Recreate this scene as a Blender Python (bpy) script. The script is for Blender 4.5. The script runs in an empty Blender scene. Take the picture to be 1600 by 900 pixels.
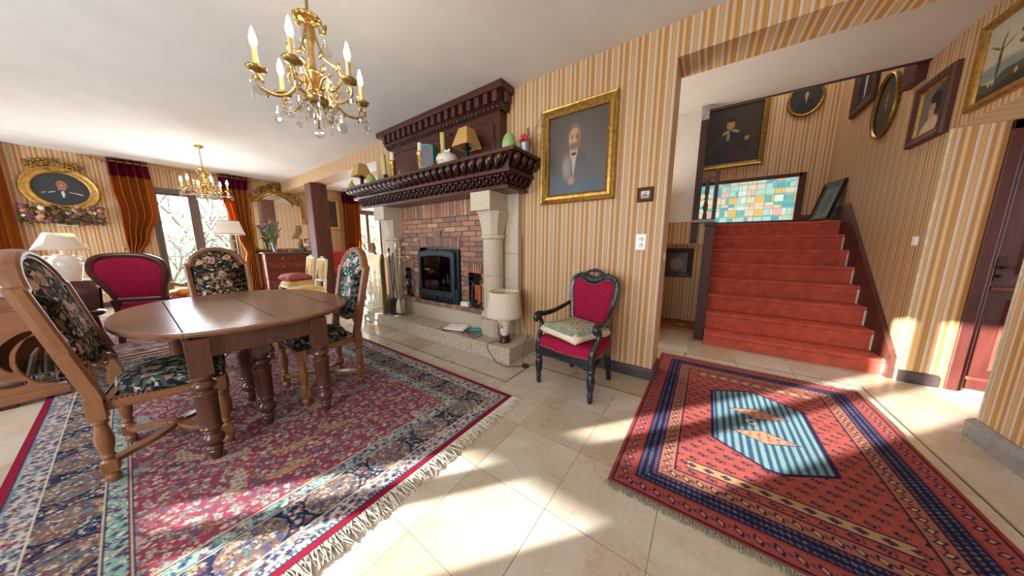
import bpy, math, random
import numpy as np
from math import sin, cos, pi, radians, sqrt, atan2
from mathutils import Vector, Matrix

random.seed(7)
scene = bpy.context.scene
COL = scene.collection

# ------------------------------------------------------------------ camera
cam_d = bpy.data.cameras.new('camera')
cam = bpy.data.objects.new('camera', cam_d)
COL.objects.link(cam)
cam.location = (0, 0, 1.20)
cam.rotation_euler = (radians(90 - 8.97), 0, radians(35.43))
cam_d.sensor_fit = 'HORIZONTAL'
cam_d.sensor_width = 36
cam_d.lens = 36 * 424.5 / 1600
cam_d.clip_start = 0.02
scene.camera = cam

# ------------------------------------------------------------------ light and exposure
scene.view_settings.view_transform = 'Standard'
scene.view_settings.look = 'None'
scene.view_settings.exposure = 0.85
scene.view_settings.gamma = 1.0
scene.view_settings.use_curve_mapping = False
world = bpy.data.worlds.new('sky')
scene.world = world
world.use_nodes = True
bg = world.node_tree.nodes['Background']
bg.inputs[0].default_value = (0.80, 0.90, 1.0, 1)
bg.inputs[1].default_value = 1.9


def light(name, kind, loc, rot, energy, color=(1, 1, 1), **kw):
    d = bpy.data.lights.new(name, kind)
    d.energy = energy
    d.color = color
    for k, v in kw.items():
        setattr(d, k, v)
    o = bpy.data.objects.new(name, d)
    o.location = loc
    o.rotation_euler = rot
    COL.objects.link(o)
    return o


SUN_DIR = Vector((0.64, 0.77, -0.21)).normalized()
sun = light('sun', 'SUN', (-6, -8, 5), SUN_DIR.to_track_quat('-Z', 'Y').to_euler(), 25.0, (1.0, 0.98, 0.96), angle=radians(0.55))
DAY = (0.80, 0.90, 1.0)
# area lamps for daylight at the windows, then added fill lamps without windows
light('daylight_balcony_window', 'AREA', (-9.25, 1.0, 1.25), (0, radians(-76), 0), 64, DAY, shape='RECTANGLE', size=2.0, size_y=1.1)
light('daylight_alcove_window', 'AREA', (-9.25, 4.85, 1.3), (0, radians(-78), 0), 60, DAY, shape='RECTANGLE', size=1.9, size_y=0.9)
for nm, wx, ww, e in (('daylight_garden_window', -3.67, 1.0, 50), ('daylight_terrace_window', -8.28, 1.0, 45), ('entry_fill', -0.6, 1.6, 62)):  # the entry one is an added fill lamp
    light(nm, 'AREA', (wx, -2.45, 1.4), (radians(90), 0, 0), e, DAY, shape='RECTANGLE', size=ww, size_y=1.7)
light('landing_fill', 'AREA', (0.6, 6.0, 4.6), (radians(-25), 0, 0), 20, (1.0, 0.95, 0.88), shape='RECTANGLE', size=1.6, size_y=1.0)  # added fill above the landing, no window there
light('lobby_fill', 'AREA', (2.75, 3.4, 1.2), (0, radians(90), 0), 10, DAY, shape='RECTANGLE', size=1.6, size_y=0.7)  # added fill in the hidden lobby, no window there

light('hall_fill', 'AREA', (-1.5, 3.55, 1.55), (0, radians(-102), 0), 19, (1.0, 0.97, 0.90), shape='RECTANGLE', size=1.2, size_y=1.0)  # added fill standing for sun bounce in the hall, no window there


# ------------------------------------------------------------------ node helper
class NT:
    def __init__(s, name, rough=0.5, metal=0.0, spec=0.5):
        s.m = bpy.data.materials.new(name)
        s.m.use_nodes = True
        s.t = s.m.node_tree
        s.b = s.t.nodes['Principled BSDF']
        s.b.inputs['Roughness'].default_value = rough
        s.b.inputs['Metallic'].default_value = metal
        s.b.inputs['Specular IOR Level'].default_value = spec
        s.out = s.t.nodes['Material Output']

    def n(s, kind, **kw):
        nd = s.t.nodes.new('ShaderNode' + kind)
        for k, v in kw.items():
            setattr(nd, k, v)
        return nd

    def put(s, sock, val):
        if isinstance(val, bpy.types.NodeSocket):
            s.t.links.new(val, sock)
        elif isinstance(val, (tuple, list)):
            sock.default_value = tuple(val) + ((1,) if len(val) == 3 and len(sock.default_value) == 4 else ())
        else:
            sock.default_value = val

    def obj(s, scale=(1, 1, 1), loc=(0, 0, 0), rot=(0, 0, 0)):
        c = s.n('TexCoord')
        mp = s.n('Mapping')
        s.t.links.new(c.outputs['Object'], mp.inputs[0])
        mp.inputs['Scale'].default_value = scale
        mp.inputs['Location'].default_value = loc
        mp.inputs['Rotation'].default_value = rot
        return mp.outputs[0]

    def noise(s, vec, scale, detail=3, rough=0.55, dist=0.0):
        nd = s.n('TexNoise')
        s.put(nd.inputs['Vector'], vec)
        nd.inputs['Scale'].default_value = scale
        nd.inputs['Detail'].default_value = detail
        nd.inputs['Roughness'].default_value = rough
        nd.inputs['Distortion'].default_value = dist
        return nd.outputs['Fac']

    def vor(s, vec, scale, feature='F1', out='Distance', rnd=1.0):
        nd = s.n('TexVoronoi', feature=feature)
        s.put(nd.inputs['Vector'], vec)
        nd.inputs['Scale'].default_value = scale
        nd.inputs['Randomness'].default_value = rnd
        return nd.outputs[out]

    def ramp(s, fac, stops, interp='LINEAR'):
        nd = s.n('ValToRGB')
        cr = nd.color_ramp
        cr.interpolation = interp
        while len(cr.elements) < len(stops):
            cr.elements.new(0.5)
        for e, (p, c) in zip(cr.elements, stops):
            e.position = p
            e.color = (c, c, c, 1) if not isinstance(c, (tuple, list)) else tuple(c) + (1,)
        s.put(nd.inputs[0], fac)
        return nd.outputs[0]

    def math(s, op, a, b=0.0):
        nd = s.n('Math', operation=op)
        s.put(nd.inputs[0], a)
        s.put(nd.inputs[1], b)
        return nd.outputs[0]

    def mix(s, fac, a, b, blend='MIX'):
        nd = s.n('MixRGB', blend_type=blend)
        s.put(nd.inputs[0], fac)
        s.put(nd.inputs[1], a)
        s.put(nd.inputs[2], b)
        return nd.outputs[0]

    def sep(s, vec):
        nd = s.n('SeparateXYZ')
        s.put(nd.inputs[0], vec)
        return nd.outputs

    def bump(s, h, strength=0.3, dist=0.01):
        nd = s.n('Bump')
        nd.inputs['Strength'].default_value = strength
        nd.inputs['Distance'].default_value = dist
        s.put(nd.inputs['Height'], h)
        s.t.links.new(nd.outputs[0], s.b.inputs['Normal'])

    def color(s, c):
        s.put(s.b.inputs['Base Color'], c)
        return s.m


def rgb(h):
    """sRGB hex -> linear"""
    h = h.lstrip('#')
    out = []
    for i in (0, 2, 4):
        v = int(h[i:i + 2], 16) / 255
        out.append(v / 12.92 if v <= 0.04045 else ((v + 0.055) / 1.055) ** 2.4)
    return tuple(out)


def plain(name, h, rough=0.5, metal=0.0, var=0.12, scale=18, bump=0.0, spec=0.5):
    t = NT(name, rough, metal, spec)
    c = rgb(h)
    nz = t.noise(t.obj(), scale, 4)
    lo = tuple(max(0, x * (1 - var * 1.6)) for x in c)
    hi = tuple(min(1, x * (1 + var * 1.2)) for x in c)
    t.color(t.ramp(nz, [(0.3, lo), (0.7, hi)]))
    if bump:
        t.bump(nz, bump, 0.004)
    return t.m


def wood(name, dark, light_, axis=2, scale=9, rough=0.35, stretch=0.12, bump=0.05):
    t = NT(name, rough)
    sc = [1, 1, 1]
    sc[axis] = stretch
    v = t.obj(scale=sc)
    n1 = t.noise(v, scale, 5, 0.6, 0.6)
    n2 = t.noise(v, scale * 7, 3, 0.6)
    f = t.math('ADD', t.math('MULTIPLY', n1, 0.7), t.math('MULTIPLY', n2, 0.3))
    t.color(t.ramp(f, [(0.3, rgb(dark)), (0.7, rgb(light_))]))
    t.bump(n2, bump, 0.003)
    return t.m


PAPER_PERIOD, PAPER_SHIFT = 0.1414, 0.672


def wallpaper(name, axis):
    """striped wallpaper: stripes run up, change along the given world axis"""
    t = NT(name, 0.55, spec=0.35)
    v = t.obj()
    x = t.sep(v)[axis]
    f = t.math('FRACT', t.math('ADD', t.math('MULTIPLY', x, 1 / PAPER_PERIOD), 50.0 + PAPER_SHIFT))
    W, P, G, R, B, D, L_ = rgb('d4ccbf'), rgb('c8b9a4'), rgb('a3927e'), rgb('c09462'), rgb('b5834a'), rgb('996b3a'), rgb('cba670')
    st = [(0.0, W), (0.045, G), (0.062, P), (0.115, D), (0.13, R), (0.185, L_), (0.205, R), (0.245, L_), (0.265, R), (0.33, D), (0.345, W), (0.39, G), (0.407, P), (0.46, D),
          (0.48, B), (0.535, D), (0.555, B), (0.62, L_), (0.66, P), (0.70, L_), (0.76, B), (0.82, D), (0.84, B), (0.985, D)]
    c = t.ramp(f, st, 'CONSTANT')
    fine = t.math('FRACT', t.math('MULTIPLY', x, 190.0))
    c = t.mix(t.math('MULTIPLY', t.math('GREATER_THAN', fine, 0.55), 0.16), c, rgb('a67c4c'), 'MIX')
    nz = t.noise(t.obj(scale=(6, 6, 0.35)), 4, 4)
    c = t.mix(t.math('MULTIPLY', nz, 0.16), c, rgb('c9a878'), 'MULTIPLY')
    t.color(c)
    return t.m


def attr_mat(name, rough=0.8, noise_amt=0.25, nscale=(300, 300, 300), bump=0.0, spec=0.3):
    t = NT(name, rough, spec=spec)
    a = t.n('Attribute', attribute_name='Col')
    nz = t.noise(t.obj(), nscale[0], 2)
    c = t.mix(noise_amt, a.outputs['Color'], t.ramp(nz, [(0.3, (0.45, 0.45, 0.45)), (0.7, (1, 1, 1))]), 'MULTIPLY')
    t.color(c)
    if bump:
        t.bump(nz, bump, 0.004)
    return t.m


# ------------------------------------------------------------------ materials
M = {}
M['paper_x'] = wallpaper('striped_paper_x', 0)
M['paper_y'] = wallpaper('striped_paper_y', 1)
M['plaster'] = plain('ceiling_plaster', 'd6cfc6', 0.9, var=0.03, scale=3, bump=0.05)
M['white_paint'] = plain('white_paint', 'dcd8cf', 0.6, var=0.03)
M['oak'] = wood('waxed_oak', '6b4229', '98653e', 2, 10)
M['oak_h'] = wood('waxed_oak_across', '6b4229', '98653e', 0, 10)
M['walnut'] = wood('dark_walnut', '351813', '5c2f23', 2, 8, 0.5)
M['walnut_x'] = wood('dark_walnut_x', '2c130d', '59291a', 0, 8, 0.3)
M['carved'] = wood('carved_walnut', '1d0d0a', '43201a', 0, 12, 0.22)
M['mahogany'] = wood('red_mahogany', '4a2016', '7a4030', 2, 8, 0.3)
M['desk_wood'] = wood('desk_wood', '6e3f28', '9c6644', 1, 6, 0.35)
M['mahogany_x'] = wood('red_mahogany_x', '4a1a12', '783322', 1, 8, 0.3)
M['table'] = wood('table_walnut', '5c3a28', '94684c', 1, 5, 0.25, 0.2, 0.02)
M['table_leg'] = wood('table_leg_walnut', '3c211a', '653d2e', 2, 8, 0.25)
M['post'] = wood('old_beam', '42231a', '6b3b29', 2, 9, 0.7, 0.1, 0.25)
M['black_lacquer'] = plain('black_lacquer', '1a2226', 0.22, var=0.25, scale=30)
M['lit_wood'] = wood('window_lit_wood', 'a86a30', 'd99a52', 2, 10)
M['skirting'] = wood('dark_skirting', '2a2226', '4a3a38', 0, 7, 0.4)
M['gold'] = plain('gilt', 'b58c46', 0.36, 0.8, 0.25, 30, 0.1)
M['gold_old'] = plain('aged_gilt', '8f6d2f', 0.4, 0.7, 0.35, 40, 0.3)
M['old_bronze'] = plain('old_bronze', '4a3a2a', 0.4, 0.7)
M['bronze'] = plain('gilt_bronze', 'b5945a', 0.3, 0.95, 0.2, 40)
M['brass'] = plain('brass', 'c4b68c', 0.3, 0.9, 0.2, 30)
M['iron'] = plain('black_iron', '20262a', 0.5, 0.6, 0.2, 30)
M['iron_blue'] = plain('cast_iron', '2c3a40', 0.45, 0.5, 0.15, 30)
M['red_velvet'] = plain('crimson_velvet', '8e0f33', 0.85, var=0.16, scale=40, spec=0.2)
M['red_cloth'] = plain('red_cloth', 'b03a3e', 0.85, var=0.1, scale=30, spec=0.2)
M['pink_cloth'] = plain('old_pink_cloth', 'a6575a', 0.8, var=0.12, scale=30, spec=0.2)
M['yellow_cloth'] = plain('straw_yellow_cloth', 'c9a45c', 0.8, var=0.12, scale=30, spec=0.2)
M['cream_cloth'] = plain('cream_cloth', 'd8cbb0', 0.85, var=0.08, scale=60, spec=0.2)
M['cream_wood'] = plain('cream_painted_wood', 'cbbf9f', 0.5, var=0.15, scale=20)
M['stone'] = plain('granite_stone', 'bfb19c', 0.85, var=0.16, scale=90, bump=0.25)
M['stone2'] = plain('hearth_stone', 'b5a896', 0.85, var=0.18, scale=40, bump=0.3)
M['ceramic'] = plain('glazed_ceramic', 'dcd3c8', 0.18, var=0.05)
M['white_stone'] = plain('white_plaster_cast', 'e2dccf', 0.7, var=0.06, scale=20)
M['brick_inside'] = plain('brick_inside', '7c5848', 0.9, var=0.3)
M['wax'] = plain('candle_wax', 'e6dcc0', 0.5, var=0.03)
M['wax_y'] = plain('yellow_candle_wax', 'd8c47c', 0.5, var=0.05)
M['socket'] = plain('candle_sleeve', 'd9b877', 0.5, var=0.06)
M['bark'] = plain('bark', '6b5d4c', 0.9, var=0.2)
M['green_leaf'] = plain('leaf_green', '5d7a3c', 0.7, var=0.25)
M['soot_and_shade'] = plain('soot_and_shade', '15100e', 0.95, var=0.2)
M['white_plastic'] = plain('white_plastic', 'e8e6e0', 0.35, var=0.02)
M['black'] = plain('black_paint', '14141a', 0.4, var=0.1)
M['silver'] = plain('galvanised_metal', '9aa0a4', 0.35, 0.8, 0.15)
M['teal'] = plain('teal_plastic', '1f8f96', 0.4)
M['orange'] = plain('orange_plastic', 'd2642a', 0.4)
M['blue'] = plain('blue_plastic', '27458f', 0.4)
M['paper'] = plain('white_paper', 'e2ddd2', 0.7, var=0.04)
M['grey_paper'] = plain('printed_paper', '9c9490', 0.6, var=0.3, scale=60)
M['tan'] = plain('tan_cloth', 'cfa561', 0.8, var=0.06, scale=60)
M['firewood'] = plain('firewood', 'a8562f', 0.85, var=0.3)
M['roughwood'] = wood('driftwood', '5b3d2c', '8a6650', 2, 14, 0.8, 0.2, 0.4)
M['stair_carpet'] = plain('stair_carpet', 'b85543', 0.95, var=0.16, scale=12, spec=0.1)
M['maroon'] = wood('maroon_door', '34120f', '59261c', 2, 8, 0.45)
M['newel'] = wood('newel_wood', '26100c', '4a211a', 2, 8, 0.6)
M['ceramic_rim'] = plain('rust_glaze', '8a4a30', 0.25)
M['pot_dark'] = wood('lamp_foot', '2c120c', '4a2014', 2, 12, 0.2)


def shade_mat(name, h, through=0.3):
    t = NT(name, 0.8, spec=0.2)
    t.color(rgb(h))
    tr = t.n('BsdfTranslucent')
    tr.inputs[0].default_value = rgb(h) + (1,)
    mx = t.n('MixShader')
    mx.inputs[0].default_value = through
    t.t.links.new(t.b.outputs[0], mx.inputs[1])
    t.t.links.new(tr.outputs[0], mx.inputs[2])
    t.t.links.new(mx.outputs[0], t.out.inputs[0])
    return t.m


M['shade_cream'] = shade_mat('cream_lampshade', 'e8dccb')
M['shade_peach'] = shade_mat('peach_lampshade', 'e2c39b')
M['shade_tan'] = shade_mat('tan_lampshade', 'd8b070')
M['curtain'] = shade_mat('amber_curtain', 'c97630', 0.45)
M['curtain_red'] = shade_mat('crimson_curtain_band', '7c1830')


def glass_mat(name, tint=(1, 1, 1), refl=0.12, rough=0.0):
    t = NT(name)
    t.t.nodes.remove(t.b)
    tr = t.n('BsdfTransparent')
    tr.inputs[0].default_value = tuple(tint) + (1,)
    gl = t.n('BsdfGlossy')
    gl.inputs['Roughness'].default_value = rough
    lw = t.n('LayerWeight')
    lw.inputs[0].default_value = 0.5
    mx = t.n('MixShader')
    f = t.math('ADD', t.math('MULTIPLY', t.math('POWER', lw.outputs['Facing'], 4.0), 0.5), refl * 0.3)
    t.t.links.new(f, mx.inputs[0])
    t.t.links.new(tr.outputs[0], mx.inputs[1])
    t.t.links.new(gl.outputs[0], mx.inputs[2])
    t.t.links.new(mx.outputs[0], t.out.inputs[0])
    return t.m


M['glass'] = glass_mat('window_glass', (0.97, 0.99, 0.99))
M['crystal'] = glass_mat('cut_crystal', (0.93, 0.94, 0.93), 0.9)
M['vase_glass'] = glass_mat('vase_glass', (0.9, 0.93, 0.93), 0.6)
M['smoked_glass'] = glass_mat('stove_glass', (0.30, 0.31, 0.33), 0.12, 0.03)

t = NT('mirror_silver', 0.02, 1.0)
M['mirror'] = t.color((0.86, 0.86, 0.84))


def glow(name, col, strength):
    t = NT(name)
    t.color(col)
    t.put(t.b.inputs['Emission Color'], col)
    t.b.inputs['Emission Strength'].default_value = strength
    return t.m


M['bulb'] = glow('lit_bulb', (1.0, 0.90, 0.76), 75.0)

# floor of square stone tiles 0.424 m, joints on the tile lines
t = NT('limestone_floor', 0.28, spec=0.45)
v = t.obj(loc=(0.502, -0.541, 0))
br = t.n('TexBrick', offset=0.0, squash=1.0)
t.put(br.inputs['Vector'], v)
br.inputs['Scale'].default_value = 1.0
br.inputs['Brick Width'].default_value = 0.424
br.inputs['Row Height'].default_value = 0.4235
br.inputs['Mortar Size'].default_value = 0.0016
br.inputs['Mortar Smooth'].default_value = 0.2
br.inputs['Bias'].default_value = 0.0
br.inputs['Color1'].default_value = rgb('cbc2b4') + (1,)
br.inputs['Color2'].default_value = rgb('b0a28e') + (1,)
br.inputs['Mortar'].default_value = rgb('54483a') + (1,)
n1 = t.noise(t.obj(), 2.2, 6, 0.62, 0.7)
n2 = t.noise(t.obj(scale=(1, 2.2, 1), rot=(0, 0, 0.6)), 3.0, 8, 0.7, 1.6)
c = t.mix(t.ramp(n1, [(0.35, 0.0), (0.70, 0.65)]), br.outputs['Color'], rgb('b59a74'))
vein = t.ramp(n2, [(0.455, 0.0), (0.49, 0.55), (0.50, 0.6), (0.535, 0.0)])
c = t.mix(t.math('MULTIPLY', vein, t.ramp(n1, [(0.48, 0.0), (0.66, 0.75)])), c, rgb('8a6a5c'))
n3 = t.noise(t.obj(), 60, 3)
c = t.mix(0.18, c, t.ramp(n3, [(0.3, 0.5), (0.7, 1.0)]), 'MULTIPLY')
t.color(c)
t.put(t.b.inputs['Roughness'], t.ramp(n1, [(0.3, 0.22), (0.7, 0.36)]))
M['floor'] = t.m

# tapestry upholstery: dark ground, leaves, roses towards the middle
def tapestry(name, cx, cz, ground, leaf, leaf2, rose, pale, axis=(0, 2), rad=0.3):
    t = NT(name, 0.9, spec=0.15)
    v = t.obj()
    nd = t.n('TexNoise')
    t.put(nd.inputs['Vector'], v)
    nd.inputs['Scale'].default_value = 16
    w = t.n('VectorMath', operation='MULTIPLY_ADD')
    t.put(w.inputs[0], nd.outputs['Color'])
    w.inputs[1].default_value = (0.06, 0.06, 0.06)
    t.put(w.inputs[2], v)
    vc = t.n('TexVoronoi')
    t.put(vc.inputs['Vector'], w.outputs[0])
    vc.inputs['Scale'].default_value = 58
    s3 = t.sep(vc.outputs['Color'])
    leafc = t.ramp(s3[0], [(0.0, rgb(ground)), (0.34, rgb(leaf)), (0.56, rgb(ground)), (0.66, rgb(leaf2)), (0.80, rgb(ground)), (0.86, rgb(pale)), (0.93, rgb(rose))], 'CONSTANT')
    vr = t.n('TexVoronoi')
    t.put(vr.inputs['Vector'], w.outputs[0])
    vr.inputs['Scale'].default_value = 13
    petal = t.noise(v, 60, 2)
    rosec = t.ramp(t.math('ADD', vr.outputs['Distance'], t.math('MULTIPLY', petal, 0.35)), [(0.2, rgb('6d2434')), (0.38, rgb(rose)), (0.6, rgb(pale)), (0.72, rgb(rose))])
    g = t.n('VectorMath', operation='DISTANCE')
    mp = t.n('Mapping')
    tc = t.n('TexCoord')
    t.t.links.new(tc.outputs['Object'], mp.inputs[0])
    sc = [0, 0, 0]
    sc[axis[0]] = 1
    sc[axis[1]] = 0.75
    mp.inputs['Scale'].default_value = sc
    t.put(g.inputs[0], mp.outputs[0])
    p = [0, 0, 0]
    p[axis[0]] = cx
    p[axis[1]] = cz * 0.75
    g.inputs[1].default_value = p
    near = t.ramp(g.outputs['Value'], [(rad * 0.35, 1.0), (rad, 0.0)])
    s4 = t.sep(vr.outputs['Color'])
    isrose = t.math('GREATER_THAN', t.math('ADD', s4[1], t.math('MULTIPLY', near, 0.30)), 0.96)
    isrose = t.math('MULTIPLY', isrose, t.math('LESS_THAN', vr.outputs['Distance'], 0.47))
    t.color(t.mix(isrose, leafc, rosec))
    t.bump(petal, 0.2, 0.003)
    return t.m


M['tap_back'] = tapestry('tapestry_back', 0, 0.86, '1f1c22', '55522f', '877c4c', 'a86070', 'bfa088')
M['tap_seat'] = tapestry('tapestry_seat', 0, 0.0, '191d28', '3f4a3e', '66704f', '9a6a72', 'a39d8c', (0, 1), 0.22)
M['tap_blue'] = tapestry('tapestry_back_pale', 0, 0.9, '24343c', '557468', '78937e', 'b58088', 'c0b3a6')


# ------------------------------------------------------------------ mesh builder
class MB:
    def __init__(s):
        s.v, s.f, s.mi, s.sm = [], [], [], []

    def add(s, vs, fs, mi=0, sm=False):
        o = len(s.v)
        s.v.extend([tuple(p) for p in vs])
        for f in fs:
            s.f.append([i + o for i in f])
            s.mi.append(mi)
            s.sm.append(sm)
        return s

    def hexa(s, p, mi=0):
        return s.add(p, [(0, 3, 2, 1), (4, 5, 6, 7), (0, 1, 5, 4), (1, 2, 6, 5), (2, 3, 7, 6), (3, 0, 4, 7)], mi)

    def box(s, x0, x1, y0, y1, z0, z1, mi=0):
        return s.hexa([(x0, y0, z0), (x1, y0, z0), (x1, y1, z0), (x0, y1, z0), (x0, y0, z1), (x1, y0, z1), (x1, y1, z1), (x0, y1, z1)], mi)

    def obox(s, c, size, R=None, mi=0):
        R = R or Matrix.Identity(3)
        c = Vector(c)
        h = [x / 2 for x in size]
        pts = [c + R @ Vector((sx * h[0], sy * h[1], sz * h[2])) for sz in (-1, 1) for sx, sy in ((-1, -1), (1, -1), (1, 1), (-1, 1))]
        return s.hexa(pts, mi)

    def lathe(s, prof, c=(0, 0, 0), n=20, mi=0, R=None, sx=1.0, sy=1.0, sm=True, flute=None):
        c = Vector(c)
        R = R or Matrix.Identity(3)
        vs, fs = [], []
        k = len(prof)
        for r, z in prof:
            for i in range(n):
                a = 2 * pi * i / n
                q = r * (1 + (flute[1] * abs(sin(a * flute[0] / 2)) if flute else 0))
                vs.append(c + R @ Vector((q * cos(a) * sx, q * sin(a) * sy, z)))
        for j in range(k - 1):
            for i in range(n):
                i2 = (i + 1) % n
                fs.append((j * n + i, j * n + i2, (j + 1) * n + i2, (j + 1) * n + i))
        s.add(vs, fs, mi, sm)
        if prof[0][0] > 1e-5:
            s.add(vs[:n], [tuple(range(n))[::-1]], mi)
        if prof[-1][0] > 1e-5:
            s.add(vs[-n:], [tuple(range(n))], mi)
        return s

    def tube(s, pts, r, n=8, mi=0, closed=False, sm=True, flat=1.0):
        P = [Vector(p) for p in pts]
        k = len(P)
        rs = r if isinstance(r, (list, tuple)) else [r] * k
        vs, fs = [], []
        up = None
        for i in range(k):
            if closed:
                d = P[(i + 1) % k] - P[i - 1]
            else:
                d = P[min(i + 1, k - 1)] - P[max(i - 1, 0)]
            if d.length < 1e-9:
                d = Vector((0, 0, 1))
            d.normalize()
            if up is None:
                up = Vector((0, 0, 1)) if abs(d.z) < 0.9 else Vector((0, 1, 0))
            a = up - d * up.dot(d)
            if a.length < 1e-6:
                a = d.orthogonal()
            a.normalize()
            b = d.cross(a)
            up = a
            for j in range(n):
                t_ = 2 * pi * (j + 0.5) / n
                vs.append(P[i] + a * (cos(t_) * rs[i]) + b * (sin(t_) * rs[i] * flat))
        m = k if closed else k - 1
        for i in range(m):
            for j in range(n):
                j2 = (j + 1) % n
                i2 = (i + 1) % k
                fs.append((i * n + j, i * n + j2, i2 * n + j2, i2 * n + j))
        s.add(vs, fs, mi, sm)
        if not closed:
            s.add(vs[:n], [tuple(range(n))[::-1]], mi)
            s.add(vs[-n:], [tuple(range(n))], mi)
        return s

    def ell(s, c, r, n=12, m=8, mi=0, R=None):
        prof = [(sin(pi * j / m), -cos(pi * j / m)) for j in range(m + 1)]
        prof[0] = (1e-6, -1)
        prof[-1] = (1e-6, 1)
        R = (R or Matrix.Identity(3)) @ Matrix.Diagonal(r)
        return s.lathe(prof, c, n, mi, R)

    def prism(s, poly, d0, d1, mapf, mi=0, sm=False):
        """polygon (a, b) swept from d0 to d1; mapf(a, b, d) -> xyz"""
        n = len(poly)
        vs = [mapf(a, b, d0) for a, b in poly] + [mapf(a, b, d1) for a, b in poly]
        s.add(vs, [(i, (i + 1) % n, n + (i + 1) % n, n + i) for i in range(n)], mi, sm)
        s.add(vs[:n], [tuple(range(n))[::-1]], mi)
        s.add(vs[n:], [tuple(range(n))], mi)
        return s

    def rings(s, rings, mi=0, sm=False, cap0=False, cap1=False, closed=True):
        n = len(rings[0])
        vs = [p for r in rings for p in r]
        fs = []
        for k in range(len(rings) - 1):
            for i in range(n if closed else n - 1):
                j = (i + 1) % n
                fs.append((k * n + i, k * n + j, (k + 1) * n + j, (k + 1) * n + i))
        s.add(vs, fs, mi, sm)
        if cap0:
            s.add(rings[0], [tuple(range(n))[::-1]], mi)
        if cap1:
            s.add(rings[-1], [tuple(range(n))], mi)
        return s

    def grid(s, fn, nu, nv, mi=0, sm=True):
        vs = [fn(i / nu, j / nv) for j in range(nv + 1) for i in range(nu + 1)]
        fs = [(j * (nu + 1) + i, j * (nu + 1) + i + 1, (j + 1) * (nu + 1) + i + 1, (j + 1) * (nu + 1) + i) for j in range(nv) for i in range(nu)]
        return s.add(vs, fs, mi, sm)

    def build(s, name, mats, parent=None, bevel=0.0, sub=0, solid=0.0):
        me = bpy.data.meshes.new(name)
        me.from_pydata(s.v, [], s.f)
        if not isinstance(mats, (list, tuple)):
            mats = [mats]
        for m in mats:
            me.materials.append(M[m] if isinstance(m, str) else m)
        me.polygons.foreach_set('material_index', s.mi)
        me.polygons.foreach_set('use_smooth', s.sm)
        me.update()
        o = bpy.data.objects.new(name, me)
        COL.objects.link(o)
        if parent is not None:
            o.parent = parent
        if solid:
            md = o.modifiers.new('thick', 'SOLIDIFY')
            md.thickness = solid
        if bevel:
            md = o.modifiers.new('bevel', 'BEVEL')
            md.width = bevel
            md.segments = 2
            md.limit_method = 'ANGLE'
        if sub:
            md = o.modifiers.new('sub', 'SUBSURF')
            md.levels = sub
            md.render_levels = sub
        return o


def thing(name, label, cat, loc=(0, 0, 0), rz=0.0, group=None):
    o = bpy.data.objects.new(name, None)
    o.empty_display_size = 0.1
    COL.objects.link(o)
    o.location = loc
    o.rotation_euler = (0, 0, radians(rz))
    return tag(o, label, cat, group)


def tag(o, label, cat, group=None):
    o['label'] = label
    o['category'] = cat
    if group:
        o['group'] = group
    return o


def struct(o, label=None):
    o['kind'] = 'structure'
    if label:
        o['label'] = label
    return o


def copy_tree(o, parent=None):
    kids = list(o.children)
    c = o.copy()
    COL.objects.link(c)
    if parent is not None:
        c.parent = parent
    for k in kids:
        copy_tree(k, c)
    return c


def rotz(deg):
    return Matrix.Rotation(radians(deg), 3, 'Z')


def roty(deg):
    return Matrix.Rotation(radians(deg), 3, 'Y')


def rotx(deg):
    return Matrix.Rotation(radians(deg), 3, 'X')


def catmull(pts, n=8, closed=False):
    P = [Vector(p) for p in pts]
    k = len(P)
    out = []
    for i in range(k if closed else k - 1):
        if closed:
            a, b, c, d = P[i - 1], P[i], P[(i + 1) % k], P[(i + 2) % k]
        else:
            a, b, c, d = P[max(i - 1, 0)], P[i], P[i + 1], P[min(i + 2, k - 1)]
        for j in range(n):
            t = j / n
            out.append(0.5 * ((2 * b) + (c - a) * t + (2 * a - 5 * b + 4 * c - d) * t * t + (3 * b - a - 3 * c + d) * t ** 3))
    if not closed:
        out.append(P[-1])
    return out


def colour_attr(o, cols):
    me = o.data
    a = me.color_attributes.new('Col', 'FLOAT_COLOR', 'POINT')
    c = np.ones((len(me.vertices), 4), dtype=np.float32)
    c[:, :3] = cols
    a.data.foreach_set('color', c.ravel())


def plate(name, outer, holes, d0, d1, mapf, mat, parent=None, bevel=0.0):
    """flat board with holes, outline in (a, b), thickness d0..d1"""
    cu = bpy.data.curves.new(name, 'CURVE')
    cu.dimensions = '2D'
    cu.fill_mode = 'BOTH'
    for loop in [outer] + holes:
        sp = cu.splines.new('POLY')
        sp.points.add(len(loop) - 1)
        for q, (a, b) in zip(sp.points, loop):
            q.co = (a, b, 0, 1)
        sp.use_cyclic_u = True
    cu.extrude = 0.5
    tmp = bpy.data.objects.new(name + '_tmp', cu)
    COL.objects.link(tmp)
    dg = bpy.context.evaluated_depsgraph_get()
    me = bpy.data.meshes.new_from_object(tmp.evaluated_get(dg))
    bpy.data.objects.remove(tmp)
    bpy.data.curves.remove(cu)
    for vtx in me.vertices:
        a, b, z = vtx.co
        vtx.co = mapf(a, b, d0 + (d1 - d0) * (z + 0.5))
    me.materials.clear()
    me.materials.append(M[mat] if isinstance(mat, str) else mat)
    me.name = name
    o = bpy.data.objects.new(name, me)
    COL.objects.link(o)
    if parent is not None:
        o.parent = parent
    return o


# ------------------------------------------------------------------ the room
Y0, XL, XR, ZC = 2.584, -9.42, 1.477, 2.837
YB, YH, XW = 6.69, 4.35, -4.60      # stair back wall, hall ceiling edge, left end of the fireplace wall
YD = 3.87                           # wall with the door in the lobby
BACK = -2.6

struct(MB().box(-9.7, 3.2, -2.9, 7.0, -0.2, 0.0).build('floor', 'floor'))
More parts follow.
